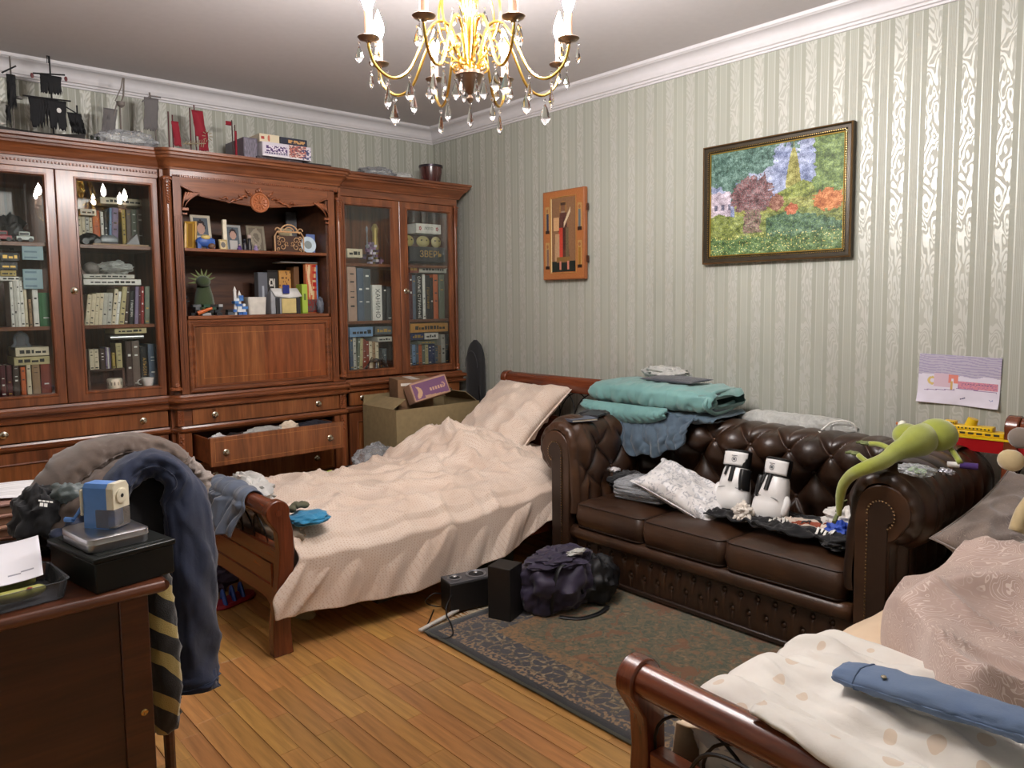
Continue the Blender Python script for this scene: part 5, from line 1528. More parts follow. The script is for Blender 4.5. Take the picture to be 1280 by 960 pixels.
m = MB(); m.tube([(.34, 2.40, .784), (.40, 2.44, .768)], .0065, 8); m.build('marker', plain((150, 154, 160), .4), None, label='grey marker behind the white drawing sheet', cat='marker')
m = MB(); m.box(.14, .43, 2.28, 2.50, DZ, DZ + .012); m.build('black_folder', plain((24, 24, 28), .5), None, bevel=.003, label='flat black folder on the desk behind the white drawing sheet', cat='folder')

# ================================================================ chair hidden under clothes
ch2 = thing('chair', 'dark wooden chair right of the desk, buried under a pile of clothes', 'chair', (.525, 2.50, 0), R_(4), world=False)
for sx in (-1, 1):
    for sy in (-1, 1):
        MB().tube([(sx * .14, sy * .17, 0), (sx * .135, sy * .165, .44 if sy > 0 else .93)], [.016, .019], 10).build('leg', DESKW, ch2)
MB().box(-.155, .155, -.19, .19, .43, .455).build('seat', DESKW, ch2, bevel=.006)
for z in (.66, .90): MB().box(-.135, .135, -.178, -.158, z - .02, z + .03).build('back_rail', DESKW, ch2, bevel=.004)
NAVY = fabric('navy_denim', (28, 40, 68), .85, 420, .55, (18, 28, 52), None, .2, .6)
BLK = fabric('black_jersey', (18, 18, 22), .95, 500, .4, (13, 13, 16), None, .25, .6)
BRN = fabric('taupe_cotton', (98, 82, 72), .85, 420, .45, (80, 66, 58), None, .3, .5)
leg([(.52, 2.17, .79), (.505, 2.20, .845), (.535, 2.235, .910), (.595, 2.25, .955), (.655, 2.25, .955), (.708, 2.24, .900), (.722, 2.22, .79), (.722, 2.20, .64), (.718, 2.20, .48), (.712, 2.20, .37), (.706, 2.19, .300)], [(0, .045), (.2, .052), (.4, .052), (.5, .060), (.65, .070), (.85, .074), (1, .068)], [(0, .03), (.25, .036), (.45, .036), (.6, .045), (1, .050)], NAVY, 'jeans', 'dark blue jeans with pale seams hanging down over the chair back', 'jeans', 12, n=40, amp=.16, seg=10)
leg([(.60, 2.31, .93), (.61, 2.29, .86), (.615, 2.27, .70), (.62, 2.27, .50), (.615, 2.26, .32), (.60, 2.25, .20)], [(0, .08), (.5, .090), (1, .085)], [(0, .03), (.5, .05), (1, .04)], BLK, 'trousers', 'black trousers hanging below the jeans, left of them', 'trousers', 15, n=36, amp=.14)
leg([(.385, 2.30, .885), (.43, 2.33, .935), (.50, 2.36, .978), (.58, 2.38, .992), (.66, 2.39, .985), (.73, 2.38, .955), (.765, 2.37, .915)], [(0, .06), (.3, .085), (.7, .09), (1, .055)], [(0, .024), (.3, .036), (.6, .040), (1, .028)], BRN, 'jacket', 'taupe brown jacket folded over the top of the clothes pile', 'jacket', 18, n=40, amp=.13, seg=10)
leg([(.40, 2.24, .80), (.43, 2.26, .865), (.49, 2.28, .915), (.56, 2.29, .95), (.62, 2.30, .965)], [(0, .045), (.5, .05), (1, .04)], [(0, .02), (.5, .030), (1, .02)], BRN, 'jacket_sleeve', 'taupe sleeve tucked under the jacket and curling down to the desk', 'sleeve', 24, n=32, amp=.22, seams=False)
leg([(.775, 2.36, .925), (.80, 2.35, .895), (.80, 2.34, .86), (.79, 2.32, .82)], [(0, .035), (.6, .030), (1, .018)], [(0, .022), (1, .010)], fabric('pale_grey_lining', (150, 138, 130), .8, 400, .4), 'lining_cloth', 'pale grey cloth corner hanging at the right end of the pile', 'cloth', 27, n=24, amp=.3, seams=False)
crumple('black_sleeve', (.375, 2.30, .845), (.07, .07, .085), BLK, 'black sweatshirt with small white letters at the left end of the pile', 'sweatshirt', 41, n=28, amp=.22, zmin=.764)
m = MB(frame_xf((.378, 2.222, .900), (.86, .1, -.30), (.2, .35, .9)))
for k_ in range(4): m.box(-.022 + k_ * .009, -.015 + k_ * .009, .003, .007, 0, .0008)
for k_ in range(2): m.box(-.018 + k_ * .010, -.010 + k_ * .010, -.009, .000, 0, .0008)
m.build('print', INKW, bpy.data.objects['black_sleeve'], smooth=0, kind='stuff')
crumple('navy_shirt', (.455, 2.24, .800), (.075, .075, .055), NAVY, 'navy denim shirt heap on the desk behind the sharpener', 'shirt', 43, n=28, amp=.25, zmin=.752)
crumple('grey_satin', (.44, 2.28, .905), (.05, .05, .034), fabric('slate_satin', (84, 96, 96), .45, 300, .2), 'slate grey satin cloth beside the taupe jacket', 'cloth', 45, n=22, amp=.2)
def stripes(t, v, col):
    sx = t.n('ShaderNodeSeparateXYZ'); t.l(v, sx.inputs[0])
    n = t.noise(v, 6, 2)
    w = t.math('SINE', t.math('ADD', t.math('MULTIPLY', t.math('ADD', sx.outputs[2], t.math('MULTIPLY', sx.outputs[0], .9)), 58.0), t.math('MULTIPLY', n, 5.0)))
    return t.mix(t.math('GREATER_THAN', w, .35), srgb(22, 22, 22), srgb(168, 150, 88))
leg([(.585, 2.06, .715), (.590, 2.06, .62), (.592, 2.05, .50), (.595, 2.06, .38), (.60, 2.10, .27)], [(0, .030), (.5, .034), (1, .03)], [(0, .02), (1, .03)], fabric('striped_jersey', (30, 30, 30), .9, 400, .4, None, stripes), 'striped_garment', 'yellow and black striped garment hanging just right of the desk post', 'garment', 51, n=28, amp=.16, seams=False)
# ================================================================ things on the sofa
TEAL = fabric('teal_satin', (112, 158, 154), .55, 420, .25, (98, 142, 140), None, .35, .45)
SLATE = fabric('slate_blue_cotton', (78, 98, 112), .75, 420, .3, (64, 84, 98), None, .3, .5)
def folded(name, cx, cy, w, d, zb, h, mat, label, cat, seed, layers=2, rz=0, xf=None):
    """a thick quilt folded over itself: stacked soft layers joined by a rounded fold on the right"""
    t = thing(name, label, cat, (cx, cy, zb), rz, world=False)
    lh = h / layers
    for L2 in range(layers):
        m = MB()
        def fn(u, v, L2=L2):
            th = v * 2 * PI; yy = (u * 2 - 1)
            e = (1 - abs(yy) ** 5) ** .5
            c, s = math.cos(th), math.sin(th)
            X_ = d / 2 * (abs(c) ** .6 * (1 if c > 0 else -1)) * (.86 + .14 * e)
            Z_ = lh * .52 * (abs(s) ** .7 * (1 if s > 0 else -1)) * (.35 + .65 * e)
            k = .010 * fbm(yy * 3 + seed, c * 1.5 + L2, s, 3) + .008 * ridge(yy * 7 + seed, c * 1.2 + s, L2 + .5) ** 2
            return (X_ + k, yy * w / 2 + .01 * fbm(c, s, seed + L2), lh * (L2 + .5) + Z_ + k)
        m.grid(90, 48, fn); m.build('quilt_layer', mat, t, smooth=180)
    return t
fd_ = folded('folded_duvet', 3.27, 2.47, .80, .36, .838, .130, TEAL, 'teal folded duvet lying on top of the bedding stack on the sofa back', 'duvet', 2, 1)
for k in range(3):   # the folded end shows as nested edges at the right
    q = 1 - k * .26; m = MB()
    m.tube(smooth_path([(.13 - .25 * (1 - (1 - q)) * 0 + .0, -.345 + .0 * k, .065 + .045 * q), (.02, -.372, .065 + .050 * q), (-.10, -.380, .062 + .046 * q), (-.165 * q, -.375, .060), (-.10, -.380, .060 - .046 * q), (.02, -.372, .060 - .046 * q), (.13, -.345, .062 - .040 * q)], 6), .012, 8)
    m.build('quilt_edge', TEAL if k != 1 else SLATE, fd_, smooth=180)
folded('folded_blanket', 3.29, 2.43, .72, .34, .785, .06, SLATE, 'slate blue folded blanket just under the teal duvet', 'blanket', 5, 1)
def drape(u, v):
    y = lerp(2.17, 2.84, u); s = v
    sag = math.sin(PI * min(1, max(0, u))) ** .6
    L_ = .10 + .13 * sag + .012 * math.sin(u * 26)
    if s < .35: k = s / .35; return (3.30 - .165 * k, y, .835 + .004 - .010 * k * k + .004 * fbm(u * 9, s * 4))
    k = (s - .35) / .65; w = .018 * math.sin(u * 30 + 3 * fbm(u * 2, s)) * k + .022 * fbm(u * 6, s * 3, 4)
    return (3.135 - .030 * math.sin(k * PI * .9) - abs(w) - .01 * k, y + .02 * (u - .5) * -k * 4 + .01 * fbm(u * 5, s * 5, 7), .825 - L_ * k)
m = MB(); m.grid(120, 50, drape)
m.build('blue_sheet', fabric('dusty_blue_cotton', (82, 100, 116), .8, 420, .35, (68, 86, 102), None, .3, .5), None, smooth=180, solid=.008, label='dusty blue sheet hanging in waves over the front of the sofa back', cat='sheet')
def drape2(u, v):
    y = lerp(2.32, 2.88, u); k = v
    return (3.11 - .028 * math.sin(k * PI) - .008 * abs(math.sin(u * 40 + 2 * k)) * k, y + .02 * fbm(u * 3, k * 3, 8), .852 - (.035 + .055 * math.sin(PI * u) ** .7) * k)
m = MB(); m.grid(90, 24, drape2)
m.build('teal_sheet', TEAL, None, smooth=180, solid=.014, label='pleated teal layer bulging between the folded duvet and the blue sheet', cat='sheet')
pillow('folded_cloth', .36, .17, .022, place((3.30, 2.41, .986), (-.1, -1, 0), (1, -.1, .05)), fabric('charcoal_jersey', (72, 74, 82), .9, 500, .3), 'dark grey folded cloth on top of the teal duvet', 'cloth', 61, ear=0)
crumple('plastic_wrap', (3.40, 2.55, 1.005), (.07, .15, .035), FILM2, 'crumpled clear plastic behind the dark grey folded cloth', 'plastic wrap', 62, amp=.3)
pillow('black_cloth', .20, .16, .03, place((3.10, 2.76, .800), (0, -1, .05), (1, 0, .1)), BLK, 'flat black cloth between the left sofa arm and the bedding stack', 'cloth', 63, ear=0)
# books and papers on the left arm
t = thing('notebook', 'slate grey notebook on top of the left sofa arm', 'notebook', (2.83, 2.66, .7935), R_(-18), world=False)
MB().box(-.075, .075, -.055, .055, 0, .002).box(-.075, .075, -.055, .055, .010, .012).box(-.077, -.073, -.055, .055, 0, .012).build('cover', plain((84, 90, 104), .5), t, smooth=0)
MB().box(-.072, .072, -.052, .052, .0022, .0098).build('page_block', PAGES, t, smooth=0)
t = thing('notebook', 'dark notebook behind the slate grey one on the left sofa arm', 'notebook', (2.98, 2.70, .799), R_(20), world=False)
MB().box(-.07, .07, -.05, .05, 0, .010).build('cover', plain((52, 50, 54), .5), t, smooth=0)
# seat: black garment, clear pack, silver cushion
crumple('black_garment', (3.03, 2.50, .468), (.10, .11, .045), BLK, 'black garment with a little white print in the left corner of the sofa', 'garment', 64, n=28, amp=.32, zmin=.43)
m = MB(frame_xf((2.955, 2.455, .487), (.2, -1, 0), (.6, .1, .8)))
m.tube([(.014 * math.cos(a) * 1.4, .008 * math.sin(a), 0) for a in [i * PI / 6 for i in range(9)]], .002, 5); m.box(-.004, .004, -.022, -.012, 0, .001); m.box(.008, .012, -.022, -.012, 0, .001)
m.build('white_print', INKW, bpy.data.objects['black_garment'], smooth=0, kind='stuff')
crumple('white_tag', (3.02, 2.60, .515), (.035, .035, .014), plain((220, 214, 214), .6), 'small white cloth lying on the black garment in the sofa corner', 'cloth', 65, n=14)
t = thing('bedding_pack', 'pack of folded grey cloths wrapped in clear film beside the silver cushion', 'pack', (2.965, 2.335, .425), R_(8), world=False)
for k in range(5):
    MB().rings([rrect(.10, .13, .03, .016 * k + .001), rrect(.105, .135, .03, .016 * k + .008), rrect(.10, .13, .03, .016 * k + .0155)]).build('folded_layer', fabric('pack_grey', (112, 116, 122), .8, 300, .3), t, smooth=60)
m = MB(); m.grid(60, 40, lambda u, v: ((lambda th, ph: ((.118 + .008 * fbm(u * 9, v * 9, 2)) * (abs(math.cos(th)) ** .4) * (1 if math.cos(th) > 0 else -1) * min(1, math.sin(ph) ** .35), (.148 + .010 * fbm(u * 8, v * 8, 4)) * (abs(math.sin(th)) ** .4) * (1 if math.sin(th) > 0 else -1) * min(1, math.sin(ph) ** .35), .045 - .050 * math.cos(ph) + .002 + .006 * fbm(u * 12, v * 12, 6)))(u * 2 * PI, .02 + v * (PI - .04))), wrap=True)
m.build('clear_wrap', FILM, t, smooth=180)
def silver(t, v, col):
    n = t.noise(v, 30, 2, .5, 2.0)
    return t.mix(t.math('GREATER_THAN', n, .56), col, srgb(176, 176, 180))
SIL = fabric('silver_brocade', (236, 232, 230), .32, 500, .5, (206, 204, 204), silver, .2, .9)
pillow('cushion', .46, .25, .10, place((2.965, 2.095, .497), (.02, -.93, -.29), (.80, -.04, .26)), SIL, 'white and silver shiny cushion lying aslant on the clear pack', 'cushion', 66, wr=1.4)
for P0 in ((3.07, 2.315, .600),):
    MB().ball(P0, (.012, .012, .012), 8, 6).build('tassel', SIL, bpy.data.objects['cushion'])

# boxing gloves leaning on the back
WLE = NT('white_glove_leather').set(Base_Color=srgb(226, 224, 222), Roughness=.32, Coat_Weight=.2).m
BLE = NT('black_glove_leather').set(Base_Color=srgb(20, 20, 22), Roughness=.4).m
def glove(cx, cy, rz, label, mirror=1):
    base = Matrix.Translation((cx, cy, .428)) @ Matrix.Rotation(rz, 4, 'Z') @ Matrix.Rotation(R_(18), 4, 'Y') @ Matrix.Scale(1.10, 4)
    # local: x towards the back of the sofa, y across, z up (fist at the bottom, cuff at the top)
    t = thing('boxing_glove', label, 'boxing glove', group=None, world=False, mat=base)
    def el(z, a, b, cx_=0, cy_=0, p=.85, n=28):
        return [(cx_ + a * (abs(math.cos(th)) ** p) * (1 if math.cos(th) > 0 else -1), cy_ + b * (abs(math.sin(th)) ** p) * (1 if math.sin(th) > 0 else -1), z) for th in [2 * PI * i / n for i in range(n)]]
    m = MB(); m.rings([el(.002, .012, .02), el(.006, .036, .048), el(.022, .052, .066), el(.05, .058, .073), (el(.085, .055, .071)), el(.105, .048, .066), el(.113, .052, .066), el(.145, .046, .061), el(.180, .041, .055), el(.192, .036, .050)])
    m.build('fist', WLE, t, smooth=60)
    m = MB(); m.tube([(-.045, -.052 + .104 * i / 12, .100 + .008 * math.sin(PI * i / 12)) for i in range(13)], .0022, 5); m.build('seam', plain((150, 150, 150), .6), t)
    m = MB(); s = mirror
    m.tube(smooth_path([(-.004, s * .062, .118), (-.010, s * .072, .095), (-.016, s * .068, .062), (-.014, s * .056, .040)], 4), [.010, .012, .013, .014, .015, .015, .015, .015, .014, .013, .012, .010, .006], 14); m.build('thumb', WLE, t, smooth=60)
    m = MB(); m.grid(14, 14, lambda u, v: (-.047 + .03 * abs(u - .5) ** 1.5 * 3 + .02 * (v - .5) ** 2, -s * (.020 + .045 * u), .10 + .085 * v)); m.build('black_panel', BLE, t, solid=.012, smooth=60)
    m = MB(); m.tube([(-.050, .004, .13), (-.042, 0, .196)], .009, 8); m.tube([(-.047, .030, .155), (-.040, .024, .196)], .005, 8); m.build('black_slot', BLE, t)
    m = MB(); m.rings([el(.190, .036, .048), el(.193, .042, .054), el(.262, .040, .052), el(.265, .034, .045)]); cf = m.build('cuff', BLE, t, smooth=50)
    m = MB(); m.grid(20, 6, lambda u, v: ((-.0435) * (abs(math.cos((u - .5) * 2.3)) ** .85), .0550 * math.sin((u - .5) * 2.3) + s * .004, .198 + .056 * v)); m.build('cuff_strap', WLE, cf, solid=.003, smooth=60)
    m = MB(frame_xf((-.0462, 0, .224), (0, -1, 0), (0, 0, 1)))
    m.tube([(.010 * math.cos(a), .010 * math.sin(a) - .002, 0) for a in [i * PI / 8 for i in range(17)]], .0010, 4); m.box(-.012, .012, .012, .0145, 0, .0008); m.box(-.005, .005, -.006, .003, 0, .0008)
    m.build('round_emblem', plain((90, 92, 98), .5), cf, smooth=0, kind='stuff')
    return t
glove(3.00, 1.880, R_(8), 'left of the two white and black boxing gloves propped on the sofa back', 1)
glove(2.965, 1.680, R_(-4), 'right of the two white and black boxing gloves propped on the sofa back', -1)

# black shirts spread on the seat, with print
def spread(cx, cy, w, d, z0_, seed, h=.02):
    def fn(u, v):
        a, b_ = u - .5, v - .5
        e = 1 - max(abs(a), abs(b_)) ** 4 * 6
        return (cx + b_ * d * (1 + .3 * fbm(a * 3 + seed, 1, 1)), cy - a * w * (1 + .12 * fbm(b_ * 4, seed, 2)), z0_ + max(0, e) * h + .022 * abs(fbm(a * 5 + seed, b_ * 5, 3)) + .018 * ridge(a * 4 + seed, b_ * 5, 2) ** 2)
    return fn
m = MB(); m.grid(50, 36, spread(2.955, 1.71, .42, .22, .430, 1)); m.build('black_shirt', BLK, None, smooth=180, solid=.006, label='black shirt lying on the middle seat cushion in front of the gloves', cat='shirt')
m = MB(); sp = spread(2.95, 1.44, .48, .26, .432, 4, .03); m.grid(60, 44, sp); bs = m.build('black_shirt', BLK, None, smooth=180, solid=.006, label='black T-shirt with orange and white print on the right seat cushion', cat='shirt')
def on(sp, u0, u1, v0, v1, mat, nm, wav=0, lift=.005):
    m = MB(); m.grid(16, 12, lambda a, b: tuple(Vector(sp(lerp(u0, u1, a), lerp(v0, v1, b) + wav * math.sin(a * 9))) + Vector((-.002, 0, lift)))); return m.build(nm, mat, bs, smooth=180, solid=.002)
on(sp, .18, .66, .30, .62, plain((206, 190, 176), .7), 'cream_print')
on(sp, .30, .52, .36, .56, plain((150, 70, 44), .7), 'orange_print', .02, .008)
on(sp, .54, .68, .50, .62, plain((150, 70, 44), .7), 'orange_print', .02, .009)
on(sp, .36, .44, .40, .50, plain((60, 60, 62), .7), 'dark_print', .03, .011)
for k in range(7): on(sp, .10 + k * .042, .125 + k * .042, .20 + .012 * k, .27 + .012 * k, INKW, 'white_letter', .01, .008)
for k in range(5): on(sp, .56 + k * .035, .58 + k * .035, .14 + (k % 2) * .06, .26 + (k % 2) * .06, INKW, 'white_letter', .01, .008)
crumple('white_glove', (2.90, 1.755, .482), (.035, .045, .035), plain((216, 208, 198), .8), 'cream crumpled work glove on the black shirt below the left boxing glove', 'glove', 71, n=22, amp=.45)
for k, (a, b) in enumerate(((-.025, -.03), (-.01, -.045), (.01, -.05), (.028, -.042), (-.04, .01))):
    MB().tube(smooth_path([(2.89, 1.755 + a * .8, .475), (2.87, 1.75 + a, .468 + b * .3), (2.855, 1.745 + a * 1.2, .458)], 3), [.010, .010, .010, .009, .008, .006, .003], 8).build('finger', plain((216, 208, 198), .8), bpy.data.objects['white_glove'])
crumple('white_cloth', (3.03, 1.375, .505), (.065, .075, .045), plain((218, 214, 208), .8), 'crumpled white cloth by the right sofa arm on the seat', 'cloth', 73, n=24, amp=.4)
crumple('blue_cloth', (2.93, 1.335, .485), (.04, .055, .030), plain((36, 72, 170), .6), 'small bright blue cloth next to the right sofa arm', 'cloth', 75, n=20, amp=.45)
crumple('black_cloth', (2.90, 1.33, .450), (.09, .07, .028), BLK, 'black cloth beneath the bright blue one', 'cloth', 76, n=20, amp=.3, zmin=.425)
# clear roll of film on the back, with white drawstring
t = thing('film_roll', 'long milky plastic bag rolled up on the sofa back against the wall', 'plastic bag', (3.42, 1.80, .79))
m = MB()
def roll(u, v):
    th = v * 2 * PI; y = lerp(2.12, 1.50, u); e = min(1, u * 5, (1 - u) * 6 + .15); r = .040 * e + .004
    k = 1 + .25 * fbm(u * 6, math.cos(th), math.sin(th), 3)
    return (3.425 + r * 1.1 * k * math.cos(th), y, .795 + .040 * (1 - u * .4) * 0 + r * k * math.sin(th) * (.9 + .3 * (1 - u)) + .012)
m.grid(60, 24, roll); m.build('bag_body', FILM2, t, smooth=180)
m = MB(); m.tube(smooth_path([(3.36, 1.60, .835), (3.33, 1.63, .80), (3.30, 1.66, .79), (3.29, 1.62, .80), (3.30, 1.57, .78), (3.28, 1.535, .762)], 5), .005, 6); m.tube(smooth_path([(3.36, 1.60, .835), (3.38, 1.55, .85), (3.40, 1.51, .835), (3.41, 1.50, .80)], 5), .004, 6)
m.build('drawstring', plain((220, 218, 212), .6), t, label='white drawstring')

# plush frog-like toy with a long tail over the right arm
LIME = fabric('lime_plush', (158, 166, 66), .95, 700, .6, (138, 146, 54), None, .6, .2)
t = thing('plush_toy', 'lime green long-tailed plush toy sprawled over the right sofa arm', 'plush toy', (2.80, 1.08, .79))
m = MB(); P = smooth_path([(3.03, 1.055, .885), (2.95, 1.05, .89), (2.86, 1.06, .875), (2.79, 1.085, .855), (2.72, 1.10, .83), (2.655, 1.125, .815), (2.64, 1.150, .800), (2.66, 1.190, .770), (2.675, 1.222, .725), (2.69, 1.238, .665), (2.70, 1.243, .61)], 6)
R2 = [interp(i, [0, 3, 9, 15, 21, 27, 33, 42, 52, 60], [.008, .050, .058, .038, .028, .026, .023, .020, .016, .008]) for i in range(len(P))]
m.tube(P, R2, 20); m.build('body', LIME, t, smooth=180)
m = MB(); m.ball((2.985, 1.02, .900), (.062, .070, .060), 18, 12); m.ball((2.93, 1.105, .895), (.055, .048, .044), 16, 10); m.build('head', LIME, t, smooth=180)
m = MB(); m.ball((2.965, 1.135, .925), (.016, .016, .018), 12, 8); ey = m.build('eye', plain((226, 224, 210), .3), t, label='white eye')
MB().ball((2.962, 1.153, .930), (.006, .004, .006), 8, 6).build('pupil', plain((196, 110, 60), .4), ey)
for P_ in ([(2.80, 1.11, .86), (2.82, 1.155, .868), (2.84, 1.20, .862)], [(2.70, 1.13, .815), (2.72, 1.165, .822), (2.735, 1.195, .835)], [(3.0, .99, .865), (2.97, .955, .84), (2.935, .925, .818)]):
    MB().tube(smooth_path(P_, 4), .010, 10).build('limb', LIME, t, smooth=180)
GRN = plain((104, 112, 70), .85)
for c, d in (((2.845, 1.215, .862), (.028, .022, .008)), ((2.745, 1.21, .838), (.02, .018, .008))):
    m = MB(); m.ball(c, d, 10, 6)
    for k in range(3): m.tube([c, (c[0] - .02 + .02 * k, c[1] + .028, c[2] + .002)], [.007, .004], 6)
    m.build('paw', GRN, t, smooth=60)
m = MB(); m.box(-.028, .028, -.003, .003, -.022, .022, xf=Matrix.Translation((2.78, 1.272, .625)) @ Matrix.Rotation(R_(24), 4, 'X')); m.tube([(2.74, 1.268, .60), (2.70, 1.262, .58)], .008, 8); m.build('green_label', GRN, t, bevel=.001, label='dull green fabric foot')
# sweets bag and glue stick on the arm
t = thing('sweet_bag', 'small clear bag with green sweets on the right sofa arm', 'bag', (2.615, .955, .80), world=True)
T2 = Matrix.Translation((2.81, .985, .808))
crumple('clear_bag', (2.735, .995, .812), (.052, .060, .018), FILM, None, None, 81, n=20, amp=.3, parent=t)
m = MB(); fr2 = random.Random(2)
for k in range(9): m.ball((2.735 + fr2.uniform(-.028, .028), .985 + fr2.uniform(-.03, .03), .813 + fr2.uniform(-.003, .004)), (.013, .011, .006), 8, 5)
m.build('green_sweets', plain((120, 170, 60), .35), t, kind='stuff', smooth=60)
crumple('foil_wrapper', (2.80, .925, .808), (.018, .026, .012), plain((176, 176, 184), .25, .8), 'crumpled silver foil beside the bag of green sweets', 'wrapper', 83, n=14, amp=.4)
t = thing('glue_stick', 'white and purple glue stick lying on the right sofa arm', 'glue stick', (2.93, .90, .80))
m = MB(); m.cyl((2.93, .965, .808), (2.945, .93, .808), .0105, n=14); m.build('white_barrel', plain((230, 228, 224), .4), t)
m = MB(); m.cyl((2.945, .93, .808), (2.965, .878, .806), .012, n=14); m.build('purple_cap', plain((70, 44, 110), .35), t)

# toy liner on the sofa back
t = thing('toy_ship', 'red and yellow plastic toy liner standing on the sofa back by the wall', 'toy ship', (3.42, 1.08, .79))
RED = NT('red_plastic').set(Base_Color=srgb(186, 30, 34), Roughness=.28).m; YEL = NT('yellow_plastic').set(Base_Color=srgb(222, 182, 24), Roughness=.35).m
SX = Matrix.Translation((3.415, 1.08, .778)) @ Matrix.Rotation(R_(3), 4, 'Z')
m = MB(SX); rings = []
for i in range(17):
    t_ = i / 16; y = .235 - .47 * t_; w = .042 * (math.sin(PI * min(.5, t_ * 1.3 + .02)) ** .8) * (1 - .12 * sstep(.9, 1, t_)); rise = .020 * (1 - sstep(0, .3, t_)); bw = w * .62
    rings.append([(-bw, y - .02 * (1 - t_) * (t_ < .3), .004), (bw, y - .02 * (1 - t_) * (t_ < .3), .004), (w, y, .058 + rise), (-w, y, .058 + rise)])
m.rings(rings); m.build('hull', RED, t, smooth=40)
m = MB(SX); rings = []
for i in range(17):
    t_ = i / 16; y = .238 - .476 * t_; w = .046 * (math.sin(PI * min(.5, t_ * 1.3 + .02)) ** .8); rise = .020 * (1 - sstep(0, .3, t_))
    rings.append([(-w, y, .058 + rise), (w, y, .058 + rise), (w, y, .066 + rise), (-w, y, .066 + rise)])
m.rings(rings); m.build('deck_rim', YEL, t, smooth=30)
m = MB(SX).box(-.030, .030, -.16, .10, .066, .086).build('lower_deck', YEL, t, bevel=.003)
MB(SX).box(-.026, .026, -.12, .075, .086, .104).build('upper_deck', YEL, t, bevel=.004)
MB(SX).box(-.020, .020, .015, .06, .104, .118).build('bridge', YEL, t, bevel=.004)
m = MB(SX); m.tube([(0, -.035, .100), (0, -.045, .132)], [.022, .019], 18); m.build('funnel', YEL, t)
m = MB(SX)
for k in range(8): m.box(-.0312, -.029, -.145 + k * .03, -.125 + k * .03, .072, .080)
for k in range(13): m.box(-.0268, -.025, -.11 + k * .0135, -.104 + k * .0135, .092, .098)
for k in range(5): m.box(-.0208, -.019, .02 + k * .0075, .0245 + k * .0075, .108, .113)
m.build('portholes', plain((50, 44, 20), .6), t, smooth=0, kind='stuff')

# soft toys at the right edge, on the near bed pillow
t = thing('plush_mouse', 'beige plush mouse in a lilac dress at the right edge of the photo', 'plush toy', (2.86, .66, .63))
FB = fabric('beige_plush', (196, 176, 134), .95, 600, .7, (176, 156, 116), None, .6, .6); FG = fabric('grey_plush', (128, 116, 106), .95, 600, .7, None, None, .6, .6)
MB().ball((2.885, .645, .865), (.07, .06, .068), 18, 12).build('head', FB, t, smooth=180)
for c, mt in (((2.80, .735, .875), FB), ((2.90, .735, .935), FG), ((2.95, .66, .965), FG)):
    e_ = MB().ball(c, (.018, .040, .036), 14, 9).build('ear', mt, t, smooth=180)
MB().lathe([(.075, .63), (.085, .66), (.07, .74), (.045, .80), (.03, .815)], (2.90, .61, 0), 20).build('dress', fabric('lilac_cloth', (128, 124, 160), .8, 400, .4), t, smooth=180)
MB().tube(smooth_path([(2.84, .67, .77), (2.78, .69, .72), (2.75, .70, .66)], 4), .022, 12).build('arm', FB, t, smooth=180)
crumple('plush_lamb', (2.70, .60, .60), (.13, .10, .06), fabric('ash_plush', (150, 140, 128), .95, 300, .9, None, None, .6, .9), 'ash grey fluffy plush lying between the paisley pillow and duvet', 'plush toy', 91, n=26, amp=.2, freq=3.5)
crumple('plush_bear', (2.66, .47, .605), (.09, .08, .065), fabric('cream_plush', (188, 180, 168), .95, 300, .9, None, None, .6, .9), 'pale curly plush at the right edge behind the paisley duvet', 'plush toy', 93, n=24, amp=.2, freq=4.5)

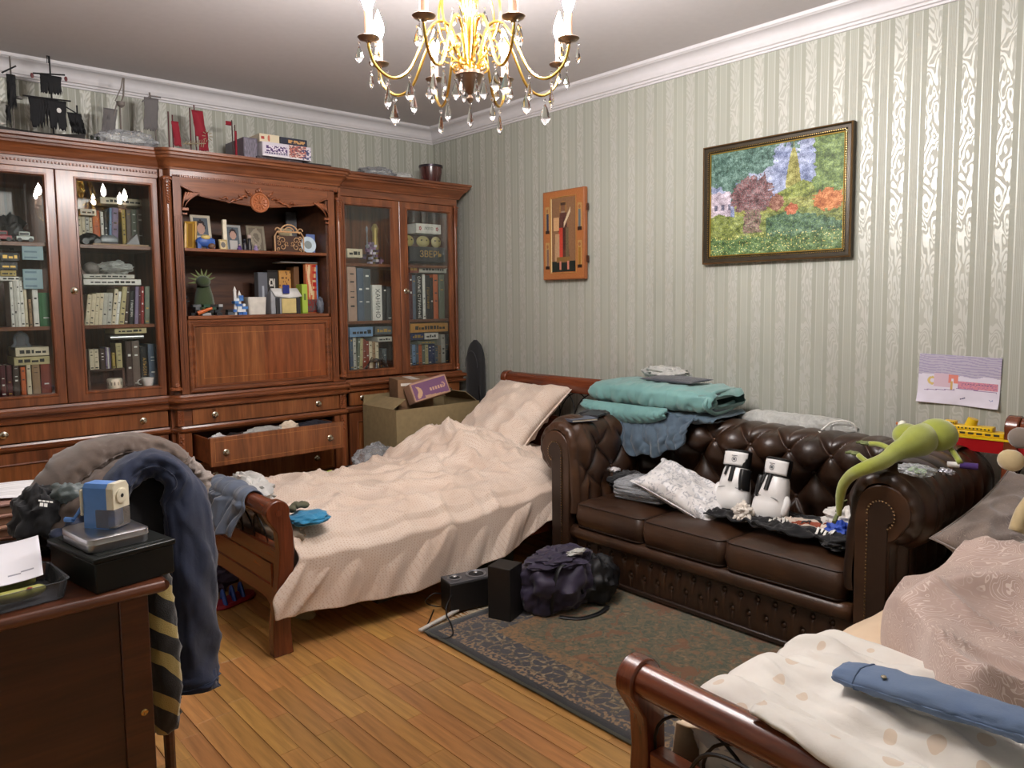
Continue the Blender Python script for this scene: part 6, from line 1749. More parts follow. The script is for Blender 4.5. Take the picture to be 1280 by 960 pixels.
# ================================================================ pictures on the sofa wall
def vn(x, y, s=0): return noise.noise(Vector((x, y, s)))
def landscape(u, v):
    j = vn(u * 60, v * 60, 1) * 26; k = vn(u * 130, v * 90, 5) * 30; r = rnd.uniform(-26, 26)
    w = vn(u * 5, v * 5, 3) * .03 + vn(u * 22, v * 22, 4) * .035
    # sky
    c = (136 + 40 * vn(u * 6, v * 9, 2), 146 + 36 * vn(u * 6, v * 9, 2), 176 + 24 * vn(u * 6, v * 9, 2))
    if v > .60 + .9 * max(0, u - .22) + .16 * vn(u * 8, v * 8) + .10 * vn(u * 30, v * 30, 7): c = (78 + j, 108 + j, 98 + j)          # hanging leaves
    if .0 < u < .17 and .32 < v < .62 + w: c = (176, 164, 176) if not (int(u * 34) % 2 and .44 < v < .5) else (90, 90, 110)   # pale house
    if abs(u - .65) < .052 * max(0, 1 - abs(v - .62) / .32) ** .6 + .004: c = (138, 134, 66)        # poplar
    if u > .52 and v < .66 + w and v > .40 and u < .86 + w: c = (112 + j, 124 + j, 50) if v < .64 - .5 * abs(u - .72) else c
    if u > .80 + .04 * vn(v * 9, 2) + .03 * vn(u * 40, v * 40, 6): c = (88 + j, 112 + j, 52)
    if v < .50 + w - .12 * (u < .2) and v < .46 + .10 * abs(u - .5) + w: c = (128 + j, 132 + j, 66)
    if v < .38 + w: c = (112 + j, 124 + j, 62)
    if v < .40 - .55 * (u - .45) ** 2 + w and v < .34 + .3 * (u - .5) and u > .45: c = (72 + j, 102 + j, 72)        # shade on the lawn
    if v < .16 + w: c = (84 + j, 112 + j, 66)
    if (u - .34) ** 2 / .026 + (v - .56) ** 2 / .034 < 1 + 9 * w + .5 * vn(u * 40, v * 40, 2): c = (112 + k, 84 + j, 86 + j)          # russet tree
    if abs(u - .34) < .07 + w and .20 < v < .42: c = (112 + k, 96 + j, 84)
    if (u - .90) ** 2 / .010 + (v - .44) ** 2 / .010 < 1 + 7 * w + .5 * vn(u * 40, v * 40, 2): c = (176, 106, 52)
    if (u - .64) ** 2 / .0022 + (v - .39) ** 2 / .0028 < 1 + .7 * vn(u * 40, v * 40, 3): c = (166, 90, 58)
    if (u - .53) ** 2 / .003 + (v - .46) ** 2 / .006 < 1 + .7 * vn(u * 40, v * 40, 3): c = (134, 92, 76)
    if vn(u * 80, v * 80, 9) > .42 and v < .2: c = (206, 196, 120)
    d = k * .8 + r + 38 * vn(u * 11.3, v * 12.7, 20) + 44 * vn(u * 27.7, v * 31.3, 21)
    return tuple(q + d for q in c)
t = thing('painting', 'framed garden landscape painting in a dark gilt-edged frame above the sofa', 'painting', (3.54, 2.005, 1.59))
PY0, PY1, PZ0, PZ1 = 1.604, 2.408, 1.592, 2.212
WF = Matrix.Translation((3.545, (PY0 + PY1) / 2, (PZ0 + PZ1) / 2)) @ Matrix(((0, 0, -1, 0), (-1, 0, 0, 0), (0, 1, 0, 0), (0, 0, 0, 1)))   # x right, y up, z into the room
FW, FH = PY1 - PY0, PZ1 - PZ0
print_sheet('canvas', FW - .085, FH - .085, 190, 145, landscape, WF @ Matrix.Translation((0, 0, .002)), t, .003, .5)
def picture_frame(parent, w, h, wd, prof, mat, xf, name='frame'):
    m = MB(xf); o = [(-w / 2, -h / 2), (w / 2, -h / 2), (w / 2, h / 2), (-w / 2, h / 2)]; rings = []
    for k in (0, 1, 2, 3, 0):
        ox, oy = o[k]; sx = 1 if ox > 0 else -1; sy = 1 if oy > 0 else -1
        rings.append([(ox - sx * e, oy - sy * e, z) for e, z in prof])
    m.rings(rings, True, False); return m.build(name, mat, parent, smooth=30)
picture_frame(t, FW, FH, .045, [(0, -.012), (0, .010), (.003, .018), (.008, .016), (.012, .010), (.026, .012), (.032, .006), (.034, -.0), (.034, -.012)], plain((64, 56, 44), .4, .3), WF)
picture_frame(t, FW, FH, .006, [(0, .0101), (.001, .0185), (.005, .0205), (.008, .0175)], plain((120, 92, 60), .35, .8), WF, 'outer_gilt_edge')
picture_frame(t, FW - .076, FH - .076, .006, [(0, .004), (.001, .009), (.006, .008), (.008, .002)], plain((206, 172, 92), .25, 1.0), WF, 'gilt_slip')
m = MB(WF); n = 0
for a, b, fx in ((-1, 1, 0), (-1, 1, 1)):
    for s in (-1, 1):
        L_ = (FW if fx == 0 else FH) - .066; q = int(L_ / .0105)
        for i in range(q):
            d = -L_ / 2 + L_ * (i + .5) / q
            c = (d, s * (FH / 2 - .031), .0125) if fx == 0 else (s * (FW / 2 - .031), d, .0125)
            m.ball(c, (.0038, .0038, .0030), 6, 4)
m.build('bead_row', plain((222, 190, 130), .25, 1.0), t, kind='stuff', smooth=60, label='gilt bead border')

t = thing('icon', 'painted wooden icon of a robed standing figure, left of the landscape', 'icon', (3.53, 3.45, 1.54))
IW = Matrix.Translation((3.535, 3.450, 1.828)) @ Matrix(((0, 0, -1, 0), (-1, 0, 0, 0), (0, 1, 0, 0), (0, 0, 0, 1)))
IWD, IHT = .372, .570
MB(IW).box(-IWD / 2, IWD / 2, -IHT / 2, IHT / 2, -.014, .014).build('board', plain((150, 88, 48), .45), t, bevel=.003)
for z in (-.16, .16): MB(IW).box(IWD / 2 - .004, IWD / 2 + .012, z - .02, z + .02, -.014, -.002).build('back_batten', DESKW, t, smooth=0)
def icon_fn(u, v):
    # central field and four side figures
    U, V = u, v
    c = (168, 104, 58)
    n = vn(u * 40, v * 60, 3) * 10
    if abs(V - .93) < .05 and (U - .5) ** 2 / .03 + (V - .90) ** 2 / .0014 < 1: c = (150, 108, 60)
    for cx_, cy_ in ((.105, .68), (.105, .27), (.90, .69), (.90, .27)):
        if abs(U - cx_) < .050 and abs(V - cy_) < .155:
            c = (176, 140, 84); dx, dy = (U - cx_) / .05, (V - cy_) / .155
            if dx * dx + (dy - .70) ** 2 * 12 < .25: c = (150, 96, 60)
            elif abs(dx) < .55 and -.75 < dy < .5: c = {(.105, .68): (50, 52, 76), (.105, .27): (120, 92, 84), (.90, .69): (96, 104, 110), (.90, .27): (150, 104, 40)}[(cx_, cy_)]
            elif dy < -.75: c = (40, 26, 22)
    if .20 < U < .80 and .08 < V < .92:
        x = (U - .5) / .3; y = (V - .08) / .84
        c = (132, 96, 68)
        if x < -.93: c = (222, 200, 150)
        elif y < .14: c = (34, 40, 34)
        if x * x * 1.0 + (y - .86) ** 2 * 9 < .09: c = (150, 110, 62)
        if abs(x) < .17 and .80 < y < .92: c = (120, 84, 62)
        if abs(x) < .15 and .76 < y < .82: c = (150, 132, 112)                 # beard
        if abs(x) < .20 and y > .90 and y < .935: c = (60, 40, 32)
        if abs(x) < .26 + .42 * (.8 - y) and .12 < y < .80: c = (88, 54, 46)
        if -.34 - .15 * (.6 - y) < x < -.02 and .20 < y < .60: c = (186, 62, 46)
        if -.72 < x < -.30 and .14 < y < .52 and x > -.72 + .1 * y: c = (176, 140, 104)
        if .0 < x < .22 and .30 < y < .74: c = (74, 44, 40)
        if .22 < x < .45 and .20 < y < .60: c = (104, 88, 64)
        if abs(x) < .55 and .13 < y < .20: c = (128, 96, 52)
        if -.80 < x < -.34 and .56 < y < .74: c = (198, 156, 112)              # book
        if abs((y - .72) - (x - .30) * .38) < .035 and .05 < x < .62: c = (212, 190, 156)   # scroll
        if (abs(x + .22) < .07 or abs(x - .40) < .07) and .03 < y < .14: c = (196, 124, 104)
    return tuple(q + n for q in c)
print_sheet('painted_panel', IWD - .012, IHT - .012, 110, 165, icon_fn, IW @ Matrix.Translation((0, 0, .0152)), t, .0008, .4)
picture_frame(t, .232, .488, .004, [(0, .0145), (.001, .0185), (.003, .0185), (.005, .0150)], plain((190, 156, 96), .35, .6), IW, 'centre_border')

def drawing(u, v):
    s = 214 + 6 * vn(u * 9, v * 9); c = (s, s - 6, s + 8)
    if v > .58 + .10 * vn(u * 4, 3): k = 22 * (math.sin(v * 120 + 8 * u + 5 * vn(u * 5, v * 5)) > .2); c = (180 - k, 172 - k, 188 - k * .5)
    if .10 < u < .24 and .36 < v < .56 and abs(math.hypot(u - .18, (v - .46) * .7) - .045) < .016: c = (206, 180, 110)
    if .20 < u < .42 and .34 < v < .62: c = (204, 178, 192)
    if .38 < u < .50 and .44 < v < .60 and not (.42 < u < .45 and v < .52): c = (214, 130, 116)
    if .41 < u < .44 and .30 < v < .48: c = (196, 160, 96)
    if .50 < u < .97 and .34 < v < .50 - .02 * u: c = (206, 136, 150) if vn(u * 50, v * 40) > -.1 else (176, 120, 150)
    if .55 < u < .9 and abs(v - .44) < .012 and int(u * 60) % 2: c = (90, 84, 110)
    if .08 < u < .46 and abs(v - (.26 + .12 * (u - .1))) < .008: c = (130, 110, 150)
    if .48 < u < .96 and abs(v - (.34 - .05 * (u - .5))) < .008: c = (140, 116, 156)
    if abs(v - (.10 + .9 * (u - .53) * .7 + .02)) < .012 and .54 < u < .60: c = (96, 90, 120)
    if .88 < u < .93 and abs(abs(u - .905) * 1.2 - (v - .14)) < .010: c = (120, 130, 180)
    return c
DW = Matrix.Translation((3.5615, 1.142, 1.047)) @ Matrix(((0, 0, -1, 0), (-1, 0, 0, 0), (0, 1, 0, 0), (0, 0, 0, 1))) @ Matrix.Rotation(R_(-1.5), 4, 'Z')
print_sheet('drawing', .318, .212, 110, 76, drawing, DW, None, .0008, .8, bend=lambda u, v: .0012 + .016 * max(0, .35 - v) ** 2 * 8 * (abs(u - .5) * 2), label='child\'s pencil drawing pinned to the wallpaper above the toy ship', cat='drawing')
# ================================================================ on top of the cabinets
TOP = 2.2525
BLKS = NT('black_sailcloth').set(Base_Color=srgb(22, 22, 25), Roughness=.85).m
GRYS = NT('grey_sailcloth').set(Base_Color=srgb(104, 100, 100), Roughness=.85).m
REDS = NT('red_sailcloth').set(Base_Color=srgb(140, 24, 42), Roughness=.8).m
def hull(t, x0, x1, y, z, h, w, mat, stern=.03):
    m = MB(); rings = []
    for i in range(15):
        f = i / 14; x = lerp(x0, x1, f); ww = w * (math.sin(PI * min(.5, f * .9 + .05)) ** .7) if f < .6 else w * (1 - .5 * sstep(.75, 1, f))
        ww = w * min(1, .15 + 2.2 * f) * (1 - .35 * sstep(.8, 1, f)); up = .5 * h * (abs(f - .5) * 2) ** 2
        rings.append([(x, y - ww * .3, z), (x, y + ww * .3, z), (x, y + ww, z + h + up), (x, y - ww, z + h + up)])
    m.rings(rings); return m.build('hull', mat, t, smooth=50)
def sail(t, x0, x1, z0, z1, y, mat, seed, rag=.25, bulge=.012, skew=0, name='sail', n=26, holes=None):
    """a cloth sail with a tattered lower edge"""
    def fn(u, v):
        lo = z0 + (z1 - z0) * rag * max(0, abs(vn(u * 13 + seed, seed)) * 2.2 - .05) * (1 if rag else 0)
        x = lerp(x0, x1, u) + skew * (1 - v) + .004 * vn(v * 5, seed)
        pinch = 1 - .06 * math.sin(PI * v)
        return ((x - (x0 + x1) / 2) * pinch + (x0 + x1) / 2, y - bulge * math.sin(PI * v) * math.sin(PI * u), lerp(lo, z1, v))
    m = MB(); m.grid(n, 10, fn); return m.build(name, mat, t, smooth=180, solid=.0022)
def mast(t, pts, mat, r=.0035, name='mast'):
    return MB().tube(pts, r, 7).build(name, mat, t)
t = thing('toy_ship', 'toy sailing ship with tattered black sails at the left of the bookcase top', 'toy ship', (.86, 4.62, TOP))
hull(t, .64, 1.06, 4.62, TOP, .045, .045, plain((34, 30, 28), .6))
for x, zt in ((.745, 2.665), (.920, 2.70), (1.035, 2.47)): mast(t, [(x, 4.62, 2.28), (x, 4.62, zt)], BLKS if x > .8 else plain((90, 84, 78), .6), .0042)
sail(t, .722, .762, 2.40, 2.575, 4.612, BLKS, 3, .45); mast(t, [(.705, 4.61, 2.575), (.768, 4.61, 2.620)], BLKS, .004, 'yard'); sail(t, .712, .732, 2.31, 2.42, 4.612, BLKS, 8, .6, n=8)
sail(t, .868, .968, 2.505, 2.602, 4.61, BLKS, 5, .2); mast(t, [(.840, 4.608, 2.598), (.985, 4.608, 2.615)], BLKS, .004, 'yard')
sail(t, .812, .985, 2.325, 2.478, 4.608, BLKS, 11, .42, n=60); mast(t, [(.788, 4.606, 2.478), (1.005, 4.606, 2.484)], BLKS, .0042, 'yard')
sail(t, .985, 1.052, 2.315, 2.428, 4.618, BLKS, 17, .4, skew=.02); mast(t, [(.97, 4.615, 2.46), (1.052, 4.615, 2.415)], BLKS, .0035, 'yard')
m = MB(); m.lathe([(.014, 0), (.014, .012), (.012, .012)], (.775, 4.62, 2.46), 10); m.lathe([(.010, 0), (.010, .010)], (.745, 4.62, 2.44), 10); m.build('crows_nest', plain((96, 92, 88), .6), t)
m = MB(); m.box(.9128, .9152, 4.618, 4.622, 2.665, 2.70); m.box(.907, .922, 4.618, 4.622, 2.698, 2.702).box(.907, .910, 4.618, 4.622, 2.665, 2.70); m.build('masthead', BLKS, t, smooth=0)
MB().ball((.945, 4.594, 2.425), (.011, .003, .013), 14, 8).build('emblem', plain((216, 214, 210), .7), t, label='white round sail emblem')
for c in ((.835, 4.606, 2.585), (.988, 4.606, 2.595)): MB().ball(c, (.008, .004, .014), 8, 6).build('lantern', plain((96, 36, 40), .6), t)
for k, x in enumerate((1.085, 1.115)):
    t = thing('toy_figure', ('left' if k == 0 else 'right') + ' of two tiny dark figures beside the black-sailed ship', 'toy figure', (x, 4.56, TOP), group='tiny dark figures by the black ship')
    m = MB(); m.lathe([(.013, 0), (.012, .02), (.006, .038), (.007, .042)], (x, 4.56, TOP), 10); m.build('torso', plain((46, 52, 40), .7), t); MB().ball((x, 4.56, TOP + .050), .009, 10, 7).build('head', plain((40, 44, 38), .7), t)
t = thing('toy_ship', 'grey toy ship with bare crow\'s-nest mast half wrapped in clear plastic', 'toy ship', (1.28, 4.62, TOP))
hull(t, 1.13, 1.42, 4.62, TOP, .05, .04, plain((84, 80, 76), .6))
WG = plain((112, 104, 98), .6)
mast(t, [(1.245, 4.62, 2.28), (1.248, 4.62, 2.50), (1.268, 4.62, 2.56), (1.275, 4.62, 2.655)], WG, .0050)
mast(t, [(1.19, 4.62, 2.36), (1.235, 4.62, 2.52)], WG, .004, 'stay'); mast(t, [(1.268, 4.62, 2.655), (1.258, 4.62, 2.60), (1.225, 4.62, 2.525)], WG, .003, 'stay')
m = MB(); m.lathe([(.006, -.012), (.020, 0), (.023, .018), (.021, .018), (.018, .003)], (1.252, 4.62, 2.505), 14); m.build('crows_nest', WG, t)
sail(t, 1.165, 1.235, 2.34, 2.48, 4.624, GRYS, 23, .2, skew=-.02)
sail(t, 1.372, 1.450, 2.385, 2.570, 4.612, GRYS, 25, .25, skew=-.012, n=30); mast(t, [(1.36, 4.61, 2.54), (1.405, 4.61, 2.578), (1.462, 4.61, 2.580)], GRYS, .004, 'yard'); mast(t, [(1.432, 4.62, 2.28), (1.425, 4.62, 2.44), (1.405, 4.62, 2.60)], WG, .005)
crumple('wrapping', (1.265, 4.575, 2.308), (.155, .055, .052), FILM, None, None, 101, n=30, amp=.25, parent=t)
t = thing('toy_ship', 'toy ship with bright red sails at the middle of the cabinet top', 'toy ship', (1.62, 4.60, TOP))
BON = plain((150, 136, 110), .7)
hull(t, 1.545, 1.75, 4.60, TOP, .035, .03, plain((90, 60, 54), .6))
for a, b, zt in ((1.492, 1.494, 2.505), (1.514, 1.516, 2.49), (1.613, 1.615, 2.545), (1.645, 1.64, 2.565)): mast(t, [(a, 4.60, 2.265), (b, 4.60, zt)], plain((86, 40, 44), .6), .0038)
sail(t, 1.508, 1.548, 2.315, 2.455, 4.596, REDS, 31, .05, skew=.012)
sail(t, 1.622, 1.688, 2.385, 2.535, 4.594, REDS, 33, .1, bulge=.02, skew=.018); sail(t, 1.655, 1.712, 2.305, 2.42, 4.594, REDS, 35, .1, bulge=.02)
m = MB()
for k in range(9): m.tube([(1.572 + .013 * k, 4.58, 2.325), (1.578 + .013 * k, 4.572, 2.345 + .003 * k)], .0022, 5)
m.tube([(1.56, 4.575, 2.330), (1.69, 4.575, 2.348)], .003, 6)
for k in range(10):
    a = k * .63; m.tube([(1.70 + .012 * math.cos(a), 4.57, 2.39 + .022 * math.sin(a)), (1.70 + .030 * math.cos(a), 4.57, 2.39 + .036 * math.sin(a))], .0025, 5)
m.build('rib_cage', BON, t, kind='stuff', label='pale skeletal figurehead and railings')
t = thing('toy_mast', 'toy mast flying a small red flag beside the board games', 'toy mast', (1.86, 4.60, TOP))
mast(t, [(1.862, 4.60, TOP), (1.860, 4.60, 2.51)], plain((70, 50, 50), .6), .004); mast(t, [(1.875, 4.60, TOP), (1.877, 4.60, 2.485)], plain((60, 30, 34), .6), .003)
sail(t, 1.822, 1.857, 2.478, 2.502, 4.60, REDS, 41, 0, name='flag'); sail(t, 1.872, 1.886, 2.28, 2.45, 4.598, REDS, 43, .05, name='furled_sail', n=6)

def boxed(nm, lab, cat, x0, x1, y0, y1, z0, z1, rgb, rz=0, group=None, face=None, rough=.45, mat=None):
    c = ((x0 + x1) / 2, (y0 + y1) / 2, z0); t = thing(nm, lab, cat, c, rz, group=group, world=False); w, d, h = x1 - x0, y1 - y0, z1 - z0
    b = MB().box(-w / 2, w / 2, -d / 2, d / 2, 0, h).build('box_body', mat or plain(rgb, rough), t, bevel=.0015)
    if face: print_sheet('box_print', w * .98, h * .96, 60, 22, face, frame_xf((0, -d / 2 - .0012, h / 2), (1, 0, 0), (0, 0, 1)), b, .0005, .4)
    return t
def art1(u, v):
    c = (214, 206, 216)
    if v < .10 + .0 * u: c = (236, 230, 232)
    if .06 < u < .50 and .30 < v < .78: c = (86, 60, 110) if vn(u * 26, v * 9, 2) > -.05 else (226, 216, 228)
    if .04 < u < .5 and .16 < v < .28: c = (52, 46, 90) if int(u * 60) % 3 else (200, 190, 210)
    if .54 < u < .9 and v > .10: n = vn(u * 18, v * 9, 4); c = (186, 110, 100) if n > .1 else ((90, 60, 76) if n > -.15 else (226, 190, 176))
    if u > .80 and v < .8 and vn(u * 20, v * 8) > .05: c = (66, 70, 110)
    return c
def art2(u, v):
    n = vn(u * 22, v * 8, 6); c = (46, 42, 50) if n < .1 else (92, 82, 86)
    if .30 < u < .75 and .35 < v < .7: c = (190, 168, 130) if int(u * 70) % 2 else (70, 60, 60)
    return c
def art3(u, v):
    n = vn(u * 16, v * 6, 8); return (112 + 50 * n, 106 + 40 * n, 118 + 50 * n) if .05 < u < .95 else (80, 74, 84)
def art4(u, v):
    if .06 < u < .24 and .3 < v < .7: return (170, 60, 50)
    if .40 < u < .52 and (u - .46) ** 2 / .004 + (v - .5) ** 2 / .16 < 1: return (196, 110, 86)
    return (220, 206, 178)
boxed('board_game', 'lowest dark flat board game in the left pile on the cabinet top', 'board game', 1.965, 2.262, 4.50, 4.78, TOP, 2.300, (46, 44, 52), face=art2)
boxed('board_game', 'black flat board game at the right end of the pile on the cabinet top', 'board game', 2.268, 2.462, 4.50, 4.72, TOP, 2.296, (30, 30, 36), face=lambda u, v: (196, 192, 188) if (.12 < u < .80 and .35 < v < .62 and int(u * 44) % 2) else (30, 30, 36))
boxed('board_game', 'large white and purple board game on the dark flat one', 'board game', 1.992, 2.312, 4.48, 4.76, 2.3015, 2.386, (214, 206, 214), face=art1)
boxed('board_game', 'cream box with a red emblem on top of the white and purple board game', 'board game', 1.985, 2.112, 4.50, 4.70, 2.3875, 2.436, (214, 200, 178), face=art4)
boxed('board_game', 'small dark box with an orange picture, top right of the board game pile', 'board game', 2.118, 2.296, 4.50, 4.70, 2.3875, 2.432, (40, 44, 56), face=lambda u, v: (196, 150, 96) if (.28 < u < .92 and .25 < v < .72 and vn(u * 12, v * 4) > -.2) else (40, 44, 60))
boxed('board_game', 'grey-violet upright box left of the white and purple board game', 'board game', 1.893, 1.980, 4.52, 4.80, TOP, 2.405, (110, 104, 116), face=art3)
# clear bag with a hoop, and the drum
t = thing('plastic_bag', 'clear crumpled bag with a pale hoop inside on top of the right bookcase', 'bag', (2.86, 4.58, TOP))
crumple('bag_body', (2.85, 4.59, 2.292), (.145, .085, .042), FILM, None, None, 111, n=28, amp=.25, parent=t)
m = MB(); m.tube([(2.87 + .12 * math.cos(a), 4.60, 2.262 + .072 * math.sin(a)) for a in [PI * i / 14 for i in range(15)]], .006, 8); m.build('hoop', plain((206, 190, 170), .5), t)
crumple('bag_stuff', (2.83, 4.60, 2.275), (.07, .05, .020), plain((52, 48, 50), .6), None, None, 113, n=16, parent=t)
crumple('grey_bag', (3.07, 4.58, 2.285), (.085, .06, .036), FILM2, 'small grey plastic bag between the hoop bag and the drum', 'bag', 115, n=20, amp=.3)
t = thing('drum', 'small reddish brown wooden drum on the right end of the bookcase top', 'drum', (3.335, 4.62, TOP))
DRW = wood('drum_wood', (60, 26, 24), (92, 44, 40), (112, 60, 52), 2, .25, .5)
MB().lathe([(.050, 0), (.056, .004), (.070, .05), (.080, .10), (.084, .145), (.080, .148), (.02, .148)], (3.335, 4.62, TOP), 30).build('shell', DRW, t)
MB().lathe([(.0845, .136), (.088, .136), (.088, .152), (.0845, .152)], (3.335, 4.62, TOP), 30).build('metal_rim', plain((80, 74, 80), .3, 1.0), t)
MB().lathe([(.001, .150), (.084, .150), (.084, .1525), (.001, .1535)], (3.335, 4.62, TOP), 30).build('drumhead', plain((210, 204, 196), .7), t)
for k in range(8):
    a = k * PI / 4; MB().tube([(3.335 + .0865 * math.cos(a), 4.62 + .0865 * math.sin(a), TOP + .15), (3.335 + .066 * math.cos(a), 4.62 + .066 * math.sin(a), TOP + .02)], .0016, 5).build('tension_wire', plain((120, 110, 110), .3, 1.0), t)

# ================================================================ inside the open niche
def pframe(x0, x1, z0, h, rgb, fn, lab, y=4.55, tilt=-10, rz=0, wd=.014, name='photo_frame', arch=False, cat='picture frame', mat=None):
    t = thing(name, lab, cat, ((x0 + x1) / 2, y, z0), world=False); t.rotation_euler = (R_(tilt), 0, R_(rz)); w = x1 - x0
    m = MB(); o = [(-w / 2, 0), (w / 2, 0), (w / 2, h), (-w / 2, h)]; rings = []
    for k in (0, 1, 2, 3, 0):
        ox, oz = o[k]; sx = 1 if ox > 0 else -1; sz = 1 if oz > h / 2 else -1
        rings.append([(ox, .008, oz), (ox, -.004, oz), (ox - sx * wd * .4, -.008, oz - sz * wd * .4), (ox - sx * wd, -.003, oz - sz * wd), (ox - sx * wd, .008, oz - sz * wd)])
    m.rings(rings, True, False); m.build('frame', mat or plain(rgb, .4), t, smooth=30)
    print_sheet('picture', w - wd, h - wd, 18, 24, fn, frame_xf((0, -.001, h / 2), (1, 0, 0), (0, 0, 1)), t, .001, .3); return t
NZ = 1.7265; LZ = 1.3455
pframe(1.530, 1.600, NZ, .165, (196, 150, 60), lambda u, v: (200, 160, 70) if abs(u - .5) > .2 else (150, 110, 50), 'leaning gilt frame at the left end of the niche shelf', tilt=-8, rz=-38)
def ph1(u, v):
    if (u - .5) ** 2 / .05 + (v - .62) ** 2 / .03 < 1: return (176, 140, 124)
    if (u - .5) ** 2 / .07 + (v - .70) ** 2 / .04 < 1: return (40, 28, 26)
    return (180, 176, 172) if v < .4 and abs(u - .5) < .3 else (84, 92, 100)
pframe(1.606, 1.722, NZ, .215, (206, 196, 176), ph1, 'silver-white framed portrait with an arched top on the niche shelf', y=4.62, wd=.016)
pframe(1.795, 1.895, NZ, .165, (160, 160, 158), ph1, 'silver framed photo beside the tall cream candle', y=4.60)
pframe(1.940, 2.055, NZ, .170, (140, 130, 112), lambda u, v: (150, 140, 122) if abs(math.hypot(u - .5, v - .55) - .28) < .08 or abs(u - .5 - .2 * math.sin(v * 7)) < .05 else (112, 102, 88), 'beige relief plaque in a grey frame, middle of the niche shelf', y=4.62, cat='plaque', name='relief_plaque')
pframe(2.20, 2.29, NZ, .175, (186, 172, 140), lambda u, v: (176, 160, 126), 'plain tan board standing behind the fretwork box', y=4.72, cat='board', name='tan_board')
t = thing('candle', 'tall cream candle on the niche shelf', 'candle', (1.772, 4.56, NZ)); MB().box(1.760, 1.784, 4.55, 4.575, NZ, NZ + .185).build('candle_body', plain((226, 214, 190), .6), t, bevel=.004)
BLT = plain((60, 96, 168), .45)
t = thing('toy_car', 'blue toy with yellow trim in front of the arched portrait', 'toy', (1.635, 4.50, NZ))
m = MB(); m.ball((1.635, 4.50, NZ + .045), (.055, .03, .032), 16, 10); m.box(1.585, 1.605, 4.485, 4.515, NZ, NZ + .05).box(1.640, 1.66, 4.485, 4.515, NZ, NZ + .05).box(1.668, 1.685, 4.485, 4.515, NZ, NZ + .06); m.build('toy_body', BLT, t)
MB().ball((1.632, 4.485, NZ + .068), (.028, .02, .016), 12, 8).build('yellow_trim', plain((206, 180, 110), .5), t)
MB().ball((1.662, 4.475, NZ + .018), (.022, .018, .018), 12, 8).build('brown_ball', plain((104, 76, 58), .5), t)
t = thing('figurine', 'dark seated figurine at the left of the niche shelf', 'figurine', (1.572, 4.60, NZ)); MB().lathe([(.022, 0), (.026, .03), (.016, .06), (.020, .08), (.010, .095)], (1.572, 4.60, NZ), 14).build('figure_body', plain((30, 26, 30), .4), t); MB().ball((1.572, 4.60, NZ + .108), .014, 12, 8).build('head', plain((60, 40, 40), .4), t)
pframe(1.712, 1.760, NZ, .062, (196, 176, 130), lambda u, v: (100, 96, 92) if (u - .5) ** 2 + (v - .5) ** 2 < .1 else (200, 180, 140), 'tiny cream frame with a round picture on the niche shelf', y=4.49, wd=.008)
for k, (x, rgb, h, lab) in enumerate(((1.868, (30, 28, 40), .075, 'dark small figurine in front of the silver framed photo'), (1.897, (34, 30, 36), .10, 'black figurine holding a white box beside the relief plaque'), (1.935, (150, 130, 170), .045, 'small lilac and white figurine in front of the relief plaque'), (1.835, (90, 70, 130), .04, 'tiny purple ornament below the silver framed photo'))):
    t = thing('figurine', lab, 'figurine', (x, 4.50, NZ)); MB().lathe([(.013, 0), (.015, h * .3), (.008, h * .55), (.011, h * .7), (.004, h * .78)], (x, 4.50, NZ), 12).build('figure_body', plain(rgb, .4), t); MB().ball((x, 4.50, NZ + h * .86), h * .13, 10, 7).build('head', plain((180, 160, 150) if k else rgb, .5), t)
# carved fretwork box
t = thing('fretwork_box', 'carved pale wooden fretwork box with an arched crest on the niche shelf', 'box', (2.155, 4.52, NZ))
FRW = wood('fretwork_wood', (176, 132, 92), (200, 156, 112), (216, 176, 132), 0, .5, .1)
MB().box(2.070, 2.245, 4.515, 4.57, NZ, NZ + .105).build('box_core', plain((70, 46, 34), .7), t, smooth=0)
m = MB(); fy = 4.508
o = [(2.062, NZ), (2.253, NZ), (2.253, NZ + .10), (2.235, NZ + .128), (2.08, NZ + .128), (2.062, NZ + .10)]
m.tube([(x, fy, z) for x, z in o + [o[0]]], .0055, 8)
for sx in (-1, 1):
    for (cx_, cz, r, ph) in ((.045, .075, .022, 0), (.045, .035, .020, 2), (.018, .056, .015, 4), (.070, .055, .016, 1), (.072, .095, .012, 3), (.072, .020, .012, 5)):
        m.tube([(2.1575 + sx * (cx_ + r * (1 - q / 16) * math.cos(ph + q * .55)), fy, NZ + cz + r * (1 - q / 16) * math.sin(ph + q * .55)) for q in range(13)], .0030, 6)
m.tube([(2.1575 + .055 * math.cos(a), fy, NZ + .128 + .045 * math.sin(a)) for a in [PI * i / 12 for i in range(13)]], .005, 8)
m.tube([(2.1575 + .030 * math.cos(a), fy, NZ + .132 + .024 * math.sin(a)) for a in [PI * i / 12 for i in range(13)]], .004, 8)
for sx in (-1, 1): m.tube([(2.1575 + sx * (.075 + .016 * math.cos(a)), fy, NZ + .135 + .016 * math.sin(a)) for a in [i * .5 for i in range(10)]], .004, 6)
m.build('fretwork_front', FRW, t, kind='stuff', smooth=60, label='openwork carved scroll front')
t = thing('plate', 'white and blue round plate standing at the right of the niche shelf', 'plate', (2.285, 4.52, NZ)); PXF = Matrix.Translation((2.288, 4.52, NZ + .054)) @ Matrix.Rotation(R_(80), 4, 'X')
MB().lathe([(.001, 0), (.030, 0), (.052, .006), (.053, .008), (.030, .003), (.001, .003)], n=28, xf=PXF).build('plate_disc', plain((190, 206, 216), .3), t)
MB().lathe([(.001, .0032), (.026, .0032), (.026, .0042), (.001, .0042)], n=24, xf=PXF).build('plate_picture', plain((130, 140, 140), .4), t)
